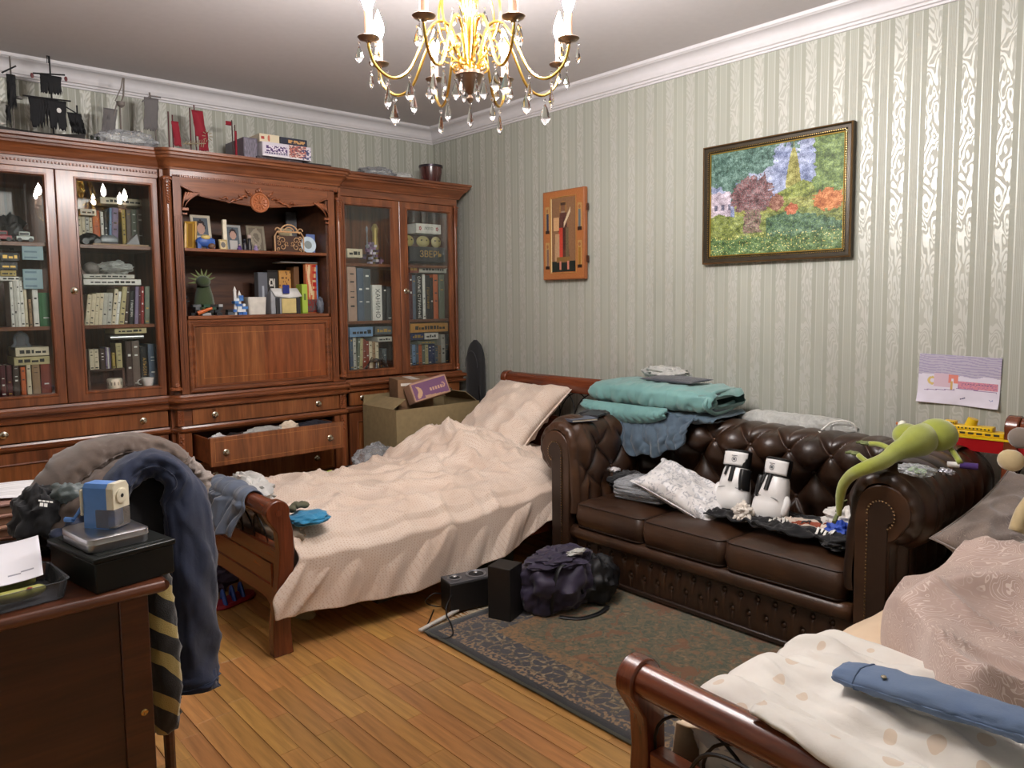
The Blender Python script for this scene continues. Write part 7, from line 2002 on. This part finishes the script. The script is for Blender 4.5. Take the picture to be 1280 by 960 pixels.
MB().box(2.29, 2.352, 4.545, 4.552, NZ, NZ + .125).build('tile', plain((96, 116, 168), .4), None, bevel=.002, label='blue tile with dark stars behind the round plate', cat='tile')
MB().box(2.28, 2.355, 4.80, 4.82, NZ, NZ + .29).build('stone_panel', plain((92, 92, 96), .7, var=.3), None, bevel=.004, label='tall grey mottled panel at the right back of the niche', cat='panel')
# lower compartment
t = thing('toy_dragon', 'green plush dragon with a spiky mane on the lower niche level', 'toy', (1.66, 4.66, LZ)); DG = fabric('olive_plush', (70, 84, 52), .9, 400, .6)
MB().lathe([(.05, 0), (.062, .05), (.050, .12), (.035, .18), (.02, .205)], (1.67, 4.66, LZ), 18).build('body', DG, t, smooth=180); MB().ball((1.655, 4.62, LZ + .20), (.040, .05, .035), 14, 10).build('head', DG, t, smooth=180)
for k in range(8):
    a = R_(20 + k * 24); MB().tube([(1.66 + .03 * math.cos(a), 4.64, LZ + .20 + .03 * math.sin(a)), (1.66 + .085 * math.cos(a), 4.65, LZ + .20 + .078 * math.sin(a))], [.010, .001], 7).build('spike', plain((120, 130, 84), .8), t)
t = thing('brick_spaceship', 'dark grey and green toy brick vehicle at the lower left of the niche', 'toy', (1.62, 4.50, LZ)); r = random.Random(9)
for k in range(26):
    x = 1.535 + r.random() * .23; z = LZ + r.choice((0, .016, .032, .048)) ; s = r.choice((.024, .032, .042)); c = r.choice(((38, 40, 44), (30, 32, 36), (36, 74, 52), (84, 88, 92), (24, 24, 28), (160, 160, 160)))
    MB().box(x, x + s, 4.47 + r.random() * .03, 4.52 + r.random() * .02, z, z + .0155).build('brick', plain(c, .35), t, smooth=0)
MB().tube([(1.56, 4.462, LZ + .012), (1.64, 4.455, LZ + .042)], [.012, .008], 8).build('orange_cannon', plain((206, 104, 46), .4), t)
t = thing('black_figure', 'thin black toy figure at the far left of the lower niche level', 'toy figure', (1.525, 4.56, LZ)); m = MB(); m.tube([(1.525, 4.56, LZ), (1.53, 4.56, LZ + .09)], .009, 8); m.tube([(1.505, 4.55, LZ + .07), (1.545, 4.55, LZ + .085)], .005, 6); m.build('torso', plain((22, 22, 26), .4), t); MB().ball((1.53, 4.56, LZ + .105), .012, 10, 7).build('head', plain((26, 26, 30), .4), t)
t = thing('brick_castle', 'light blue toy brick castle with towers on the lower niche level', 'toy', (1.82, 4.50, LZ)); r = random.Random(4)
for k in range(34):
    lv = r.randrange(7); x = 1.772 + r.random() * (.085 - lv * .008) + lv * .003; z = LZ + lv * .0165; c = r.choice(((70, 120, 180), (90, 140, 196), (60, 104, 170), (206, 210, 214)))
    MB().box(x, x + r.choice((.016, .024)), 4.475 + r.random() * .02, 4.51 + r.random() * .02, z, z + .016).build('brick', plain(c, .35), t, smooth=0)
for x, h in ((1.795, .17), (1.822, .145)): MB().lathe([(.009, 0), (.009, h - .03), (.011, h - .028), (.001, h)], (x, 4.50, LZ), 12).build('tower', plain((214, 210, 206), .4), t)
t = thing('container', 'white translucent plastic container next to the brick castle', 'container', (1.925, 4.52, LZ)); MB(Matrix.Translation((1.925, 4.52, LZ))).rings([rrect(.052, .04, .012, 0), rrect(.058, .045, .014, .105)]).build('tub', plain((206, 200, 190), .5), t)
t = thing('gift_bag', 'silver grey folded bag with white flap, blue strap and gold pocket', 'bag', (2.10, 4.50, LZ))
m = MB(); m.rings([[(x, y, z) for x, y in ((2.005, 4.47), (2.19, 4.465), (2.195, 4.55), (2.01, 4.56))] for z in (LZ, LZ + .10)] + [[(2.015, 4.49, LZ + .155), (2.18, 4.485, LZ + .155), (2.18, 4.51, LZ + .155), (2.02, 4.515, LZ + .155)]]); m.build('bag_body', plain((146, 148, 152), .35), t, bevel=.004)
m = MB(); m.add([(2.012, 4.487, LZ + .158), (2.185, 4.482, LZ + .158), (2.205, 4.458, LZ + .108), (2.12, 4.452, LZ + .098), (2.03, 4.458, LZ + .108)], [(0, 1, 2, 3, 4)]); m.build('white_flap', plain((222, 220, 216), .6), t, solid=.003, fix=False)
MB().box(2.075, 2.118, 4.446, 4.455, LZ + .125, LZ + .178).build('blue_strap', plain((26, 38, 116), .4), t, bevel=.003)
MB().box(2.07, 2.165, 4.456, 4.464, LZ + .004, LZ + .095).build('gold_pocket', plain((196, 176, 118), .4), t, bevel=.003)
for x in (2.045, 2.18): MB().box(x - .012, x + .012, 4.457, 4.465, LZ, LZ + .10).build('dark_strap', plain((30, 30, 34), .6), t, smooth=0)
boxed('small_box', 'small grey box with a bottle picture behind the silver bag', 'box', 1.985, 2.045, 4.60, 4.66, LZ, LZ + .26, (100, 104, 110), face=lambda u, v: (170, 176, 184) if abs(u - .5) < .12 and .3 < v < .7 else (96, 98, 106))
boxed('small_box', 'black box with white curly letters behind the silver bag', 'box', 2.055, 2.125, 4.62, 4.68, LZ, LZ + .275, (30, 28, 28), face=lambda u, v: (206, 200, 190) if (abs(math.hypot((u - .35) * 1, (v - .72) * 2.2) - .17) < .06 or (abs(u - .65) < .05 and .6 < v < .82)) else (34, 30, 30))
boxed('small_box', 'orange box with brown spots behind the silver bag', 'box', 2.132, 2.212, 4.62, 4.68, LZ, LZ + .275, (196, 140, 70), face=lambda u, v: (110, 70, 40) if vn(u * 7, v * 16, 3) > .25 else (200, 146, 78))
boxed('picture_book', 'brown book standing behind the orange box in the niche', 'book', 2.216, 2.250, 4.58, 4.70, LZ, LZ + .30, (110, 74, 44))
def rocket(u, v):
    n = vn(u * 6, v * 5, 5); c = (188, 90, 56) if n > -.1 else (206, 180, 130)
    if abs(u - .35 - .15 * math.sin(v * 6)) < .1 and v > .35: c = (214, 190, 150)
    if u > .55 and v > .35 and int(v * 16) % 2: c = (176, 36, 32)
    if v < .28: c = (130, 50, 44) if vn(u * 9, v * 16) > 0 else (90, 84, 84)
    if u > .86: c = (96, 130, 176)
    return c
boxed('picture_book', 'large orange and red picture book standing at the right of the niche', 'book', 2.258, 2.345, 4.51, 4.54, LZ, LZ + .315, (180, 100, 60), rz=R_(6), face=rocket)
boxed('small_box', 'narrow yellow-green box right of the silver bag', 'box', 2.212, 2.248, 4.47, 4.55, LZ, LZ + .185, (150, 176, 60), face=lambda u, v: (90, 110, 50) if (abs(u - .5) < .2 and .45 < v < .7) else (160, 184, 70))
MB().box(2.09, 2.34, 4.50, 4.62, LZ + .318, LZ + .324).build('tray', plain((150, 146, 140), .4, .3), None, bevel=.001, label='flat grey plate lying on top of the books in the niche', cat='plate')
crumple('grey_figures', (2.35 - .012, 4.475, LZ + .05), (.022, .02, .05), plain((96, 100, 110), .5), 'grey knobbly toy at the right end of the lower niche level', 'toy', 117, n=14, amp=.5, freq=4)

# ================================================================ small things behind the glass
def toycar(x, z, rgb, lab, s=1.0):
    t = thing('toy_car', lab, 'toy car', (x, 4.52, z)); 
    m = MB(); m.box(x - .038 * s, x + .038 * s, 4.50, 4.54, z + .010, z + .030).box(x - .026 * s, x + .022 * s, 4.503, 4.537, z + .030, z + .052 * s); m.build('car_body', plain(rgb, .3), t, bevel=.003)
    m = MB(); m.box(x - .021 * s, x + .017 * s, 4.5015, 4.503, z + .034, z + .046); m.build('car_window', BLACKP, t, smooth=0)
    for sx in (-1, 1): MB().cyl((x + sx * .024 * s, 4.498, z + .011), (x + sx * .024 * s, 4.506, z + .011), .010, n=14).build('wheel', BLACKP, t)
toycar(.648, 1.7305, (150, 40, 50), 'red toy truck at the left behind the glass of the left bookcase'); toycar(.742, 1.7305, (186, 190, 184), 'white toy jeep next to the red toy truck', 1.0)
crumple('dark_model', (.70, 4.70, 1.80), (.07, .05, .075), plain((30, 28, 30), .5), 'dark model crane behind the toy vehicles in the left bookcase', 'model', 121, n=16, amp=.5, freq=3)
crumple('telephone', (1.045, 4.56, 1.762), (.05, .04, .034), plain((24, 24, 26), .35), 'black model car at the left of the top shelf behind the right door', 'model car', 123, n=18, amp=.15)
for sx in (-1, 1): MB().cyl((1.045 + sx * .028, 4.510, 1.748), (1.045 + sx * .028, 4.525, 1.748), .016, n=16).build('wheel', plain((60, 60, 62), .4), bpy.data.objects['telephone'])
bpy.data.objects['telephone'].name = 'model_car'
t = thing('model_car', 'grey glassy model car in the middle of the top shelf behind the right door', 'model car', (1.13, 4.54, 1.7305)); MB().rings([rrect(.045, .03, .01, 1.745), rrect(.048, .032, .012, 1.765), rrect(.03, .025, .01, 1.785)], xf=Matrix.Translation((1.13, 4.54, 0))).build('car_body', plain((104, 108, 112), .3), t)
m = MB(); m.add([(1.21, 4.53, 1.7305), (1.29, 4.53, 1.7305), (1.275, 4.53, 1.80), (1.21, 4.57, 1.7305), (1.29, 4.57, 1.7305), (1.275, 4.57, 1.80)], [(0, 1, 2), (3, 5, 4), (0, 3, 4, 1), (1, 4, 5, 2), (2, 5, 3, 0)]); m.build('grey_sail', plain((150, 148, 150), .6), None, smooth=0, label='grey triangular ornament at the right of the top shelf', cat='ornament')
# rounded grey animal, crumpled bag on the magazines
crumple('grey_mug', (1.045, 4.55, 1.606), (.040, .035, .034), plain((130, 122, 116), .5), 'grey stone animal on the magazine stack in the left bookcase', 'ornament', 125, n=18, amp=.12)
crumple('foil_bag', (1.16, 4.56, 1.610), (.09, .06, .036), FILM2, 'crumpled clear bag on the magazine stack in the left bookcase', 'bag', 127, n=22, amp=.35)
# bottom of the right-hand door: small books on a small stand, round box and cup
MB().box(.995, 1.175, 4.53, 4.72, 1.055, 1.066).box(.995, 1.005, 4.53, 4.72, .9605, 1.055).box(1.165, 1.175, 4.53, 4.72, .9605, 1.055).build('small_stand', WOODD, None, smooth=0, label='small dark stand carrying little books in the left bookcase', cat='stand')
for i, (x0, x1, h, hue) in enumerate(((1.008, 1.030, .108, 'cream'), (1.030, 1.054, .108, 'cream'), (1.060, 1.084, .110, 'dark brown'), (1.086, 1.096, .115, 'lilac'), (1.096, 1.104, .115, 'white'), (1.104, 1.112, .112, 'lilac'), (1.118, 1.134, .085, 'mustard'), (1.140, 1.170, .135, 'sand'))):
    make_book(x0, x1, 1.0665, 1.0665 + h, 4.54, .11, hue, 0, 'small %s book, %s from the left on the little dark stand' % (hue, ORD[i]), 'little books on the dark stand', None, 200 + i)
t = thing('round_box', 'round white openwork box at the bottom of the left bookcase', 'box', (1.115, 4.50, .9605)); MB().lathe([(.036, 0), (.038, .004), (.038, .048), (.034, .054), (.001, .056)], (1.115, 4.50, .9605), 26).build('box_body', plain((206, 196, 176), .5), t)
m = MB()
for k in range(14):
    a = 2 * PI * k / 14; m.ball((1.115 + .038 * math.cos(a), 4.50 + .038 * math.sin(a), .988), (.003, .003, .012), 6, 5)
m.build('openwork', plain((110, 100, 90), .6), t, kind='stuff')
t = thing('cup', 'white cup lying at the bottom right of the left bookcase', 'cup', (1.28, 4.49, .9605)); MB().lathe([(.022, 0), (.026, .004), (.034, .046), (.032, .046), (.023, .006)], (1.28, 4.49, .9605), 22).build('cup_body', plain((212, 210, 206), .3), t); MB().tube([(1.247 - .018 * math.sin(a), 4.49, .985 + .014 * math.cos(a)) for a in [PI * i / 8 for i in range(9)]], .003, 6).build('handle', plain((212, 210, 206), .3), t)
# notes taped inside the left door
sheetm = lambda w, h, c, lab: print_sheet('note', w, h, 20, 20, lambda u, v: (150, 172, 178) if not (int(v * 9) % 3 == 1 and .1 < u < .7) else (110, 132, 146), frame_xf(c, (1, 0, 0), (0, 0, 1)), None, .0005, .6, label=lab, cat='note')
sheetm(.092, .082, (.768, 4.488, 1.682), 'upper pale blue note taped behind the left glass door'); sheetm(.086, .10, (.762, 4.488, 1.545), 'lower pale blue note taped behind the left glass door')
t = thing('glass_dome', 'clear glass dome ornament on the beige game boxes', 'ornament', (.700, 4.56, 1.185)); MB().lathe([(.045, 0), (.046, .02), (.034, .035), (.036, .06), (.028, .08), (.010, .092), (.001, .094)], (.705, 4.56, 1.188), 22).build('dome', film('dome_glass', (150, 154, 164), .22, .1), t, smooth=60)
# right bookcase ornaments
t = thing('brick_tower', 'purple and white toy brick tower behind the left door of the right bookcase', 'toy', (2.775, 4.56, 1.6725)); r = random.Random(12)
for k in range(40):
    lv = r.randrange(9); sp_ = .09 * (1 - lv / 10); x = 2.765 + r.uniform(-sp_, sp_); z = 1.6725 + lv * .0165; c = r.choice(((130, 96, 130), (200, 190, 200), (60, 50, 62), (180, 170, 190), (96, 70, 100)))
    MB().box(x, x + r.choice((.014, .022)), 4.53 + r.random() * .02, 4.565 + r.random() * .02, z, z + .016).build('brick', plain(c, .4), t, smooth=0)
MB().lathe([(.012, 0), (.006, .03), (.004, .10), (.010, .13), (.001, .15)], (2.735, 4.54, 1.78), 10).build('grey_turret', plain((120, 120, 126), .4), t)
t = thing('trophy', 'brass-coloured carved figure behind the left door of the right bookcase', 'ornament', (2.835, 4.60, 1.6725)); MB().lathe([(.018, 0), (.016, .06), (.024, .12), (.018, .20), (.026, .25), (.010, .28)], (2.835, 4.60, 1.6725), 14).build('figure_body', plain((170, 146, 80), .4, .4), t)
t = thing('figurine', 'brown figurine standing at the left of the right bookcase top shelf', 'figurine', (2.565, 4.56, 1.6725)); MB().lathe([(.016, 0), (.018, .04), (.008, .10), (.014, .14), (.004, .16)], (2.562, 4.62, 1.6725), 12).build('figure_body', plain((110, 74, 58), .5), t)
t = thing('small_box', 'pinkish tube-shaped box behind the small cream box in the right bookcase', 'box', (2.60, 4.66, 1.6725)); MB().box(2.575, 2.625, 4.64, 4.68, 1.6725, 1.83).build('box_body', plain((190, 150, 128), .6), t, bevel=.003)
for k, (x, r_, lab) in enumerate(((3.075, .045, 'leftmost'), (3.20, .058, 'middle'), (3.315, .045, 'rightmost'))):
    t = thing('mask', lab + ' of three yellowish carved masks above the lettered game box', 'mask', (x, 4.54, 1.80)); XM = Matrix.Translation((x, 4.55, 1.808 + .036)) @ Matrix.Rotation(R_(90), 4, 'X')
    MB().rings([[(r_ * s * math.cos(a), .040 * s * math.sin(a), z) for a in [2 * PI * i / 20 for i in range(20)]] for s, z in ((.9, 0), (1, .004), (.8, .014), (.3, .020))], xf=XM).build('mask_face', plain((176, 160, 100), .5), t)
    for sx in (-1, 1): MB().ball((x + sx * r_ * .35, 4.5335, 1.852), (.010, .004, .007), 8, 6).build('eye', plain((60, 50, 40), .6), t)
MB().box(3.03, 3.37, 4.52, 4.66, 1.7945, 1.8045).build('thin_box', plain((60, 56, 52), .5), None, bevel=.001, label='thin dark box lying on the lettered game box, under the masks', cat='box')
t = thing('metal_spider', 'silvery spidery metal ornament before the books of the right bookcase', 'ornament', (2.755, 4.495, .9605)); SILV = plain((140, 140, 146), .25, 1.0)
MB().ball((2.755, 4.495, 1.015), (.018, .014, .016), 12, 8).build('body', SILV, t)
for k in range(8):
    a = (k % 4 - 1.5) * .5; s = -1 if k < 4 else 1
    MB().tube([(2.755, 4.495, 1.015), (2.755 + s * .045, 4.495 + a * .02, 1.04 - .012 * (k % 4)), (2.755 + s * .085, 4.495 + a * .02, .9625)], .0028, 6).build('leg', SILV, t)
MB().tube([(2.755, 4.495, .962), (2.755, 4.495, 1.01)], [.014, .006], 10).build('stand', SILV, t)

# ================================================================ between the beds and the cabinets
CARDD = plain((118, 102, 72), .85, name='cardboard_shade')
def open_carton(nm, lab, x0, x1, y0, y1, z0, z1, mats, rz=0, flaps=()):
    c = ((x0 + x1) / 2, (y0 + y1) / 2, z0); t = thing(nm, lab, 'box', c, rz, world=False); w, d, h = (x1 - x0) / 2, (y1 - y0) / 2, z1 - z0; e = .004
    for nm2, b in (('front_wall', (-w, w, -d, -d + e)), ('back_wall', (-w, w, d - e, d)), ('side_wall', (-w, -w + e, -d + e, d - e)), ('side_wall', (w - e, w, -d + e, d - e))):
        MB().box(b[0], b[1], b[2], b[3], 0, h).build(nm2, mats, t, smooth=0)
    MB().box(-w + e, w - e, -d + e, d - e, 0, e).build('bottom', mats, t, smooth=0)
    for pts in flaps: MB().add(pts, [(0, 1, 2, 3)]).build('flap', mats, t, solid=.004, smooth=0, fix=False)
    return t
open_carton('cardboard_box', 'big open olive-brown cardboard box standing behind the far bed', 2.585, 3.255, 4.0, 4.40, 0, .735, CARD, 0,
    flaps=([(-.335, -.16, .735), (-.335, .20, .735), (-.225, .18, .790), (-.225, -.14, .790)], [(.334, -.17, .735), (.334, .17, .735), (.250, .16, .800), (.250, -.16, .800)], [(-.335, .198, .735), (.335, .198, .735), (.33, .19, .80), (-.33, .19, .80)]))
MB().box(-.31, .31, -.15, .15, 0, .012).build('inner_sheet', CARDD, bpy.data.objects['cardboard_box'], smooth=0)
t = boxed('cardboard_box', 'small brown cardboard box with white tape, sticking out of the big box', 'box', 2.735, 2.975, 4.12, 4.34, .62, .905, (132, 100, 72), rz=R_(-18), rough=.85)
b = [c for c in t.children][0]
MB().box(-.03, .03, -.111, .111, .2852, .2862).build('tape', plain((214, 208, 200), .35), b, smooth=0); MB().box(-.10, .10, -.1112, -.1102, .245, .262).build('white_label', plain((214, 206, 196), .5), b, smooth=0)
t = thing('banana_box', 'purple box with a pale crescent shape, tilted in the big cardboard box', 'box', (2.865, 4.035, .80), world=False); t.rotation_euler = (R_(-18), R_(-11), R_(-6))
b = MB().box(-.135, .135, -.05, .05, -.02, .105).build('box_body', plain((168, 132, 110), .7), t, bevel=.003)
def pur(u, v):
    c = (112, 74, 108)
    if v < .06 or v > .95 or u < .03 or u > .97 or v < .22 * (u > .3) * (1.2 - u): c = (176, 138, 112)
    if math.hypot((u - .10) * 2.1, v - .45) < .34 and math.hypot((u + .02) * 2.1, v - .55) > .36 and u > .1: c = (190, 152, 120)
    if .46 < u < .86 and .36 < v < .52 and int(u * 40) % 3: c = (190, 150, 130)
    if .84 < u < .93 and abs(math.hypot((u - .84) * 2, v - .5) - .13) < .03: c = (190, 150, 130)
    return c
print_sheet('box_print', .262, .118, 80, 34, pur, frame_xf((0, -.0512, .0425), (1, 0, 0), (0, 0, 1)), b, .0005, .5)
MB().box(-.12, .12, -.044, .044, .105, .108).build('lid', plain((150, 112, 120), .6), t, smooth=0)
# black bag in clear film and shoe
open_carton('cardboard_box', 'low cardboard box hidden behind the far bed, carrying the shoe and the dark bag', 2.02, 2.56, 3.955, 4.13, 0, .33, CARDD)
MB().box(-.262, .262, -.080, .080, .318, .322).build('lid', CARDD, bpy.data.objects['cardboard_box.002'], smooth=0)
crumple('clear_bag', (2.44, 4.04, .432), (.135, .08, .105), FILM, 'clear plastic bag with dark clothes behind the far bed', 'bag', 131, n=30, amp=.25)
crumple('dark_cloth', (2.47, 4.04, .382), (.110, .060, .048), plain((34, 36, 40), .8), 'dark clothes inside the clear bag behind the far bed', 'cloth', 133, n=20, amp=.3)
t = thing('sneaker', 'black sneaker with a lime sole lying behind the far bed', 'sneaker', (2.115, 4.03, .3235)); m = MB()
m.tube(smooth_path([(2.05, 4.03, .345), (2.09, 4.03, .375), (2.14, 4.03, .378), (2.185, 4.03, .35)], 5), [interp(i, [0, 5, 10, 15], [.018, .036, .038, .012]) for i in range(16)], 14); m.build('upper', plain((22, 22, 26), .7), t, smooth=180)
MB().tube(smooth_path([(2.035, 4.00, .345), (2.05, 4.00, .385), (2.085, 4.00, .412), (2.13, 4.00, .418)], 5), .0075, 8, flat=1.6).build('sole', plain((190, 214, 90), .5), t)
pframe(2.235, 2.325, .3235, .10, (40, 36, 36), lambda u, v: (120, 130, 110) if v < .5 else (60, 60, 56), 'dark picture frame standing behind the far bed beside the sneaker', y=4.06, tilt=-12)
crumple('tissue', (2.27, 4.0, .358), (.05, .03, .028), plain((206, 204, 204), .8), 'crumpled white tissue in front of the dark picture frame', 'tissue', 135, n=16, amp=.4)
# instrument case in the corner
t = thing('instrument_case', 'black soft instrument case standing in the corner by the right bookcase', 'case', (3.505, 4.355, 0)); CASE = fabric('black_nylon', (22, 22, 25), .75, 500, .4, None, None, .2, .5)
m = MB(); rings = []
for k in range(26):
    z = [0, .01, .04, .08, .14, .20, .27, .34, .40, .46, .52, .58, .64, .70, .76, .82, .88, .94, .99, 1.03, 1.06, 1.085, 1.10, 1.115, 1.125, 1.13][k]
    w = interp(z, [0, .04, .12, .25, .38, .5, .62, .75, .95, 1.02, 1.07, 1.10, 1.13], [.10, .125, .135, .128, .108, .090, .088, .094, .092, .088, .075, .055, .012]); d = interp(z, [0, .05, .4, .6, 1.0, 1.13], [.04, .048, .046, .040, .036, .01])
    rings.append([(3.507 + d * (abs(math.cos(a)) ** .6) * (1 if math.cos(a) > 0 else -1), 4.345 + w * (abs(math.sin(a)) ** .8) * (1 if math.sin(a) > 0 else -1), z) for a in [2 * PI * i / 28 for i in range(28)]])
m.rings(rings); m.build('case_body', CASE, t, smooth=180)
MB().tube(smooth_path([(3.475, 4.27, .80), (3.462, 4.245, .72), (3.462, 4.235, .62), (3.475, 4.25, .54)], 6), .010, 8, flat=.4).build('strap', BLACKP, t)
MB().tube([(3.466, 4.345 + .07 * math.cos(a), .93 + .12 * math.sin(a)) for a in [PI * i / 12 for i in range(13)]], .0022, 5).build('zip', plain((70, 70, 74), .4), t)
# under the far bed
boxed('storage_box', 'brown cardboard box pushed under the far bed', 'box', 1.80, 2.24, 3.02, 3.40, 0, .165, (96, 80, 58), rz=R_(4), rough=.9)
boxed('storage_box', 'dark green storage box under the head half of the far bed', 'box', 2.30, 2.62, 2.95, 3.40, 0, .17, (26, 38, 32), rough=.7)
boxed('storage_box', 'grey box under the far bed behind the brown one', 'box', 1.70, 2.20, 3.48, 3.80, 0, .16, (72, 68, 62), rz=R_(-3), rough=.9)
for k in range(2):
    t = thing('slipper', ('nearer' if k == 0 else 'farther') + ' beige slipper sole sticking out beside the bed foot post', 'slipper', (1.46, 3.06, 0), group=None)
    m = MB(); XS = Matrix.Translation((1.455 + .012 * k, 3.05 + .05 * k, .045)) @ Matrix.Rotation(R_(24), 4, 'Z') @ Matrix.Rotation(R_(66), 4, 'Y')
    m.rings([[(.040 * math.cos(a), .10 * math.sin(a) + .03, z) for a in [2 * PI * i / 20 for i in range(20)]] for z in (0, .006, .012)], xf=XS); m.build('sole', plain((150, 132, 96), .7), t, smooth=40)
    MB().rings([[(.030 * math.cos(a), .085 * math.sin(a) + .03, z) for a in [2 * PI * i / 20 for i in range(20)]] for z in (.012, .014)], xf=XS).build('insole', plain((110, 96, 70), .8), t, smooth=40)
t = thing('toy_sandal', 'red and blue child\'s sandal on the floor under the far bed foot', 'sandal', (1.33, 3.50, 0)); m = MB(); m.rings([rrect(.11, .045, .04, 0), rrect(.115, .05, .045, .008), rrect(.11, .045, .04, .022)], xf=Matrix.Translation((1.33, 3.50, 0)) @ Matrix.Rotation(R_(20), 4, 'Z')); m.build('sole', plain((160, 36, 56), .5), t)
for k in range(3): MB().tube(smooth_path([(1.27 + .05 * k, 3.44 + .02 * k, .012), (1.275 + .05 * k, 3.49 + .02 * k, .062), (1.29 + .05 * k, 3.54 + .02 * k, .012)], 6), .010, 8, flat=1.8).build('strap', plain((40, 80, 170), .5), t)
crumple('lilac_cloth', (1.30, 3.72, .055), (.12, .09, .055), plain((96, 84, 110), .8), 'lilac grey cloth on the floor behind the child\'s sandal', 'cloth', 141, n=20, amp=.35, zmin=0)

# ================================================================ speakers, bag and cable on the rug
RZT = .0125
t = thing('speaker', 'upright black bookshelf speaker at the corner of the rug', 'speaker', (2.145, 2.475, RZT), R_(-70 + 90), world=False)
SPK = plain((22, 19, 18), .5, name='black_veneer'); GRAY = plain((96, 96, 100), .35, .6)
MB().box(-.056, .056, -.056, .056, 0, .235).build('cabinet', SPK, t, bevel=.003)
MB().box(.056, .062, -.054, .054, .004, .231).build('front_baffle', plain((14, 14, 15), .6), t, bevel=.002)
for z, r_ in ((.075, .040), (.170, .022)): MB().lathe([(r_, 0), (r_, .002), (r_ * .9, .004), (r_ * .75, .001), (r_ * .25, -.003), (.001, .001)], n=24, xf=Matrix.Translation((.062, 0, z)) @ Matrix.Rotation(R_(90), 4, 'Y')).build('driver', plain((40, 40, 42), .4), t)
t = thing('speaker', 'black speaker lying on its back with two round drivers facing up', 'speaker', (2.115, 2.685, RZT), R_(-13), world=False)
MB().box(-.125, .125, -.055, .055, 0, .128).build('cabinet', SPK, t, bevel=.003)
MB().box(-.124, .124, -.054, .054, .128, .136).build('front_baffle', plain((88, 88, 92), .4, .3), t, bevel=.002)
for x, r_ in ((-.078, .032), (.030, .048)):
    d = MB().lathe([(r_, 0), (r_, .004), (r_ * .88, .006), (r_ * .80, .002), (r_ * .55, -.002), (r_ * .3, -.001), (.001, -.001)], n=28, xf=Matrix.Translation((x, 0, .1362))).build('driver', plain((130, 130, 134), .35, .5), t)
    MB().lathe([(r_ * .74, .0008), (r_ * .74, .0025), (r_ * .3, .001), (.001, .001)], n=24, xf=Matrix.Translation((x, 0, .1362))).build('cone', plain((22, 22, 24), .6), d)
    MB().ball((x, 0, .143), (.010, .010, .007), 12, 8).build('phase_plug', plain((200, 200, 200), .25, .8), d)
MB().tube(smooth_path([(1.99, 2.66, .10), (1.955, 2.655, .055), (1.93, 2.62, .03), (1.90, 2.545, .016), (1.845, 2.47, .016), (1.80, 2.485, .010), (1.785, 2.555, .008), (1.83, 2.63, .006), (1.90, 2.70, .006), (1.96, 2.76, .006)], 8), .0032, 7).build('speaker_cable', BLACKP, None, label='thin black speaker cable looping over the rug corner', cat='cable')
MB().tube(smooth_path([(1.97, 2.72, .09), (1.93, 2.72, .10), (1.90, 2.74, .07), (1.93, 2.75, .04), (1.96, 2.73, .03), (1.99, 2.74, .02)], 8), .0030, 7).build('speaker_cable', BLACKP, None, label='tangle of thin black cable behind the lying speaker', cat='cable')
m = MB(); m.box(-.13, .13, -.009, .009, 0, .010, xf=Matrix.Translation((1.895, 2.628, .013)) @ Matrix.Rotation(R_(14), 4, 'Z')); m.build('cable_duct', plain((206, 202, 196), .5), None, bevel=.002, label='white plastic cable strip lying at the rug corner', cat='cable strip')
PUR = fabric('dark_purple_nylon', (48, 38, 66), .6, 500, .3, (36, 28, 52), None, .2, .6)
t = thing('duffel_bag', 'dark purple and black crumpled sports bag on the rug against the sofa', 'bag', (2.42, 2.40, RZT))
crumple('bag_body', (2.42, 2.42, .115), (.215, .16, .155), PUR, None, None, 151, n=44, amp=.22, freq=1.8, parent=t, zmin=RZT + .001)
crumple('black_side', (2.57, 2.34, .10), (.115, .12, .125), plain((18, 18, 22), .6), None, None, 153, n=30, amp=.2, parent=t, zmin=RZT + .001)
crumple('bag_flap', (2.40, 2.40, .235), (.16, .11, .035), PUR, None, None, 155, n=30, amp=.3, parent=t)
for P_ in ([(2.28, 2.32, .03), (2.27, 2.30, .15), (2.32, 2.30, .24), (2.40, 2.30, .20), (2.42, 2.26, .10)], [(2.30, 2.29, .02), (2.36, 2.22, .016), (2.46, 2.20, .018), (2.54, 2.22, .02)]):
    MB().tube(smooth_path(P_, 6), .012, 8, flat=.35).build('strap', BLACKP, t)
crumple('white_paper', (2.44, 2.32, .272), (.055, .02, .012), plain((196, 196, 190), .6), 'crumpled white wrapper on top of the purple bag', 'wrapper', 157, n=14, amp=.4)
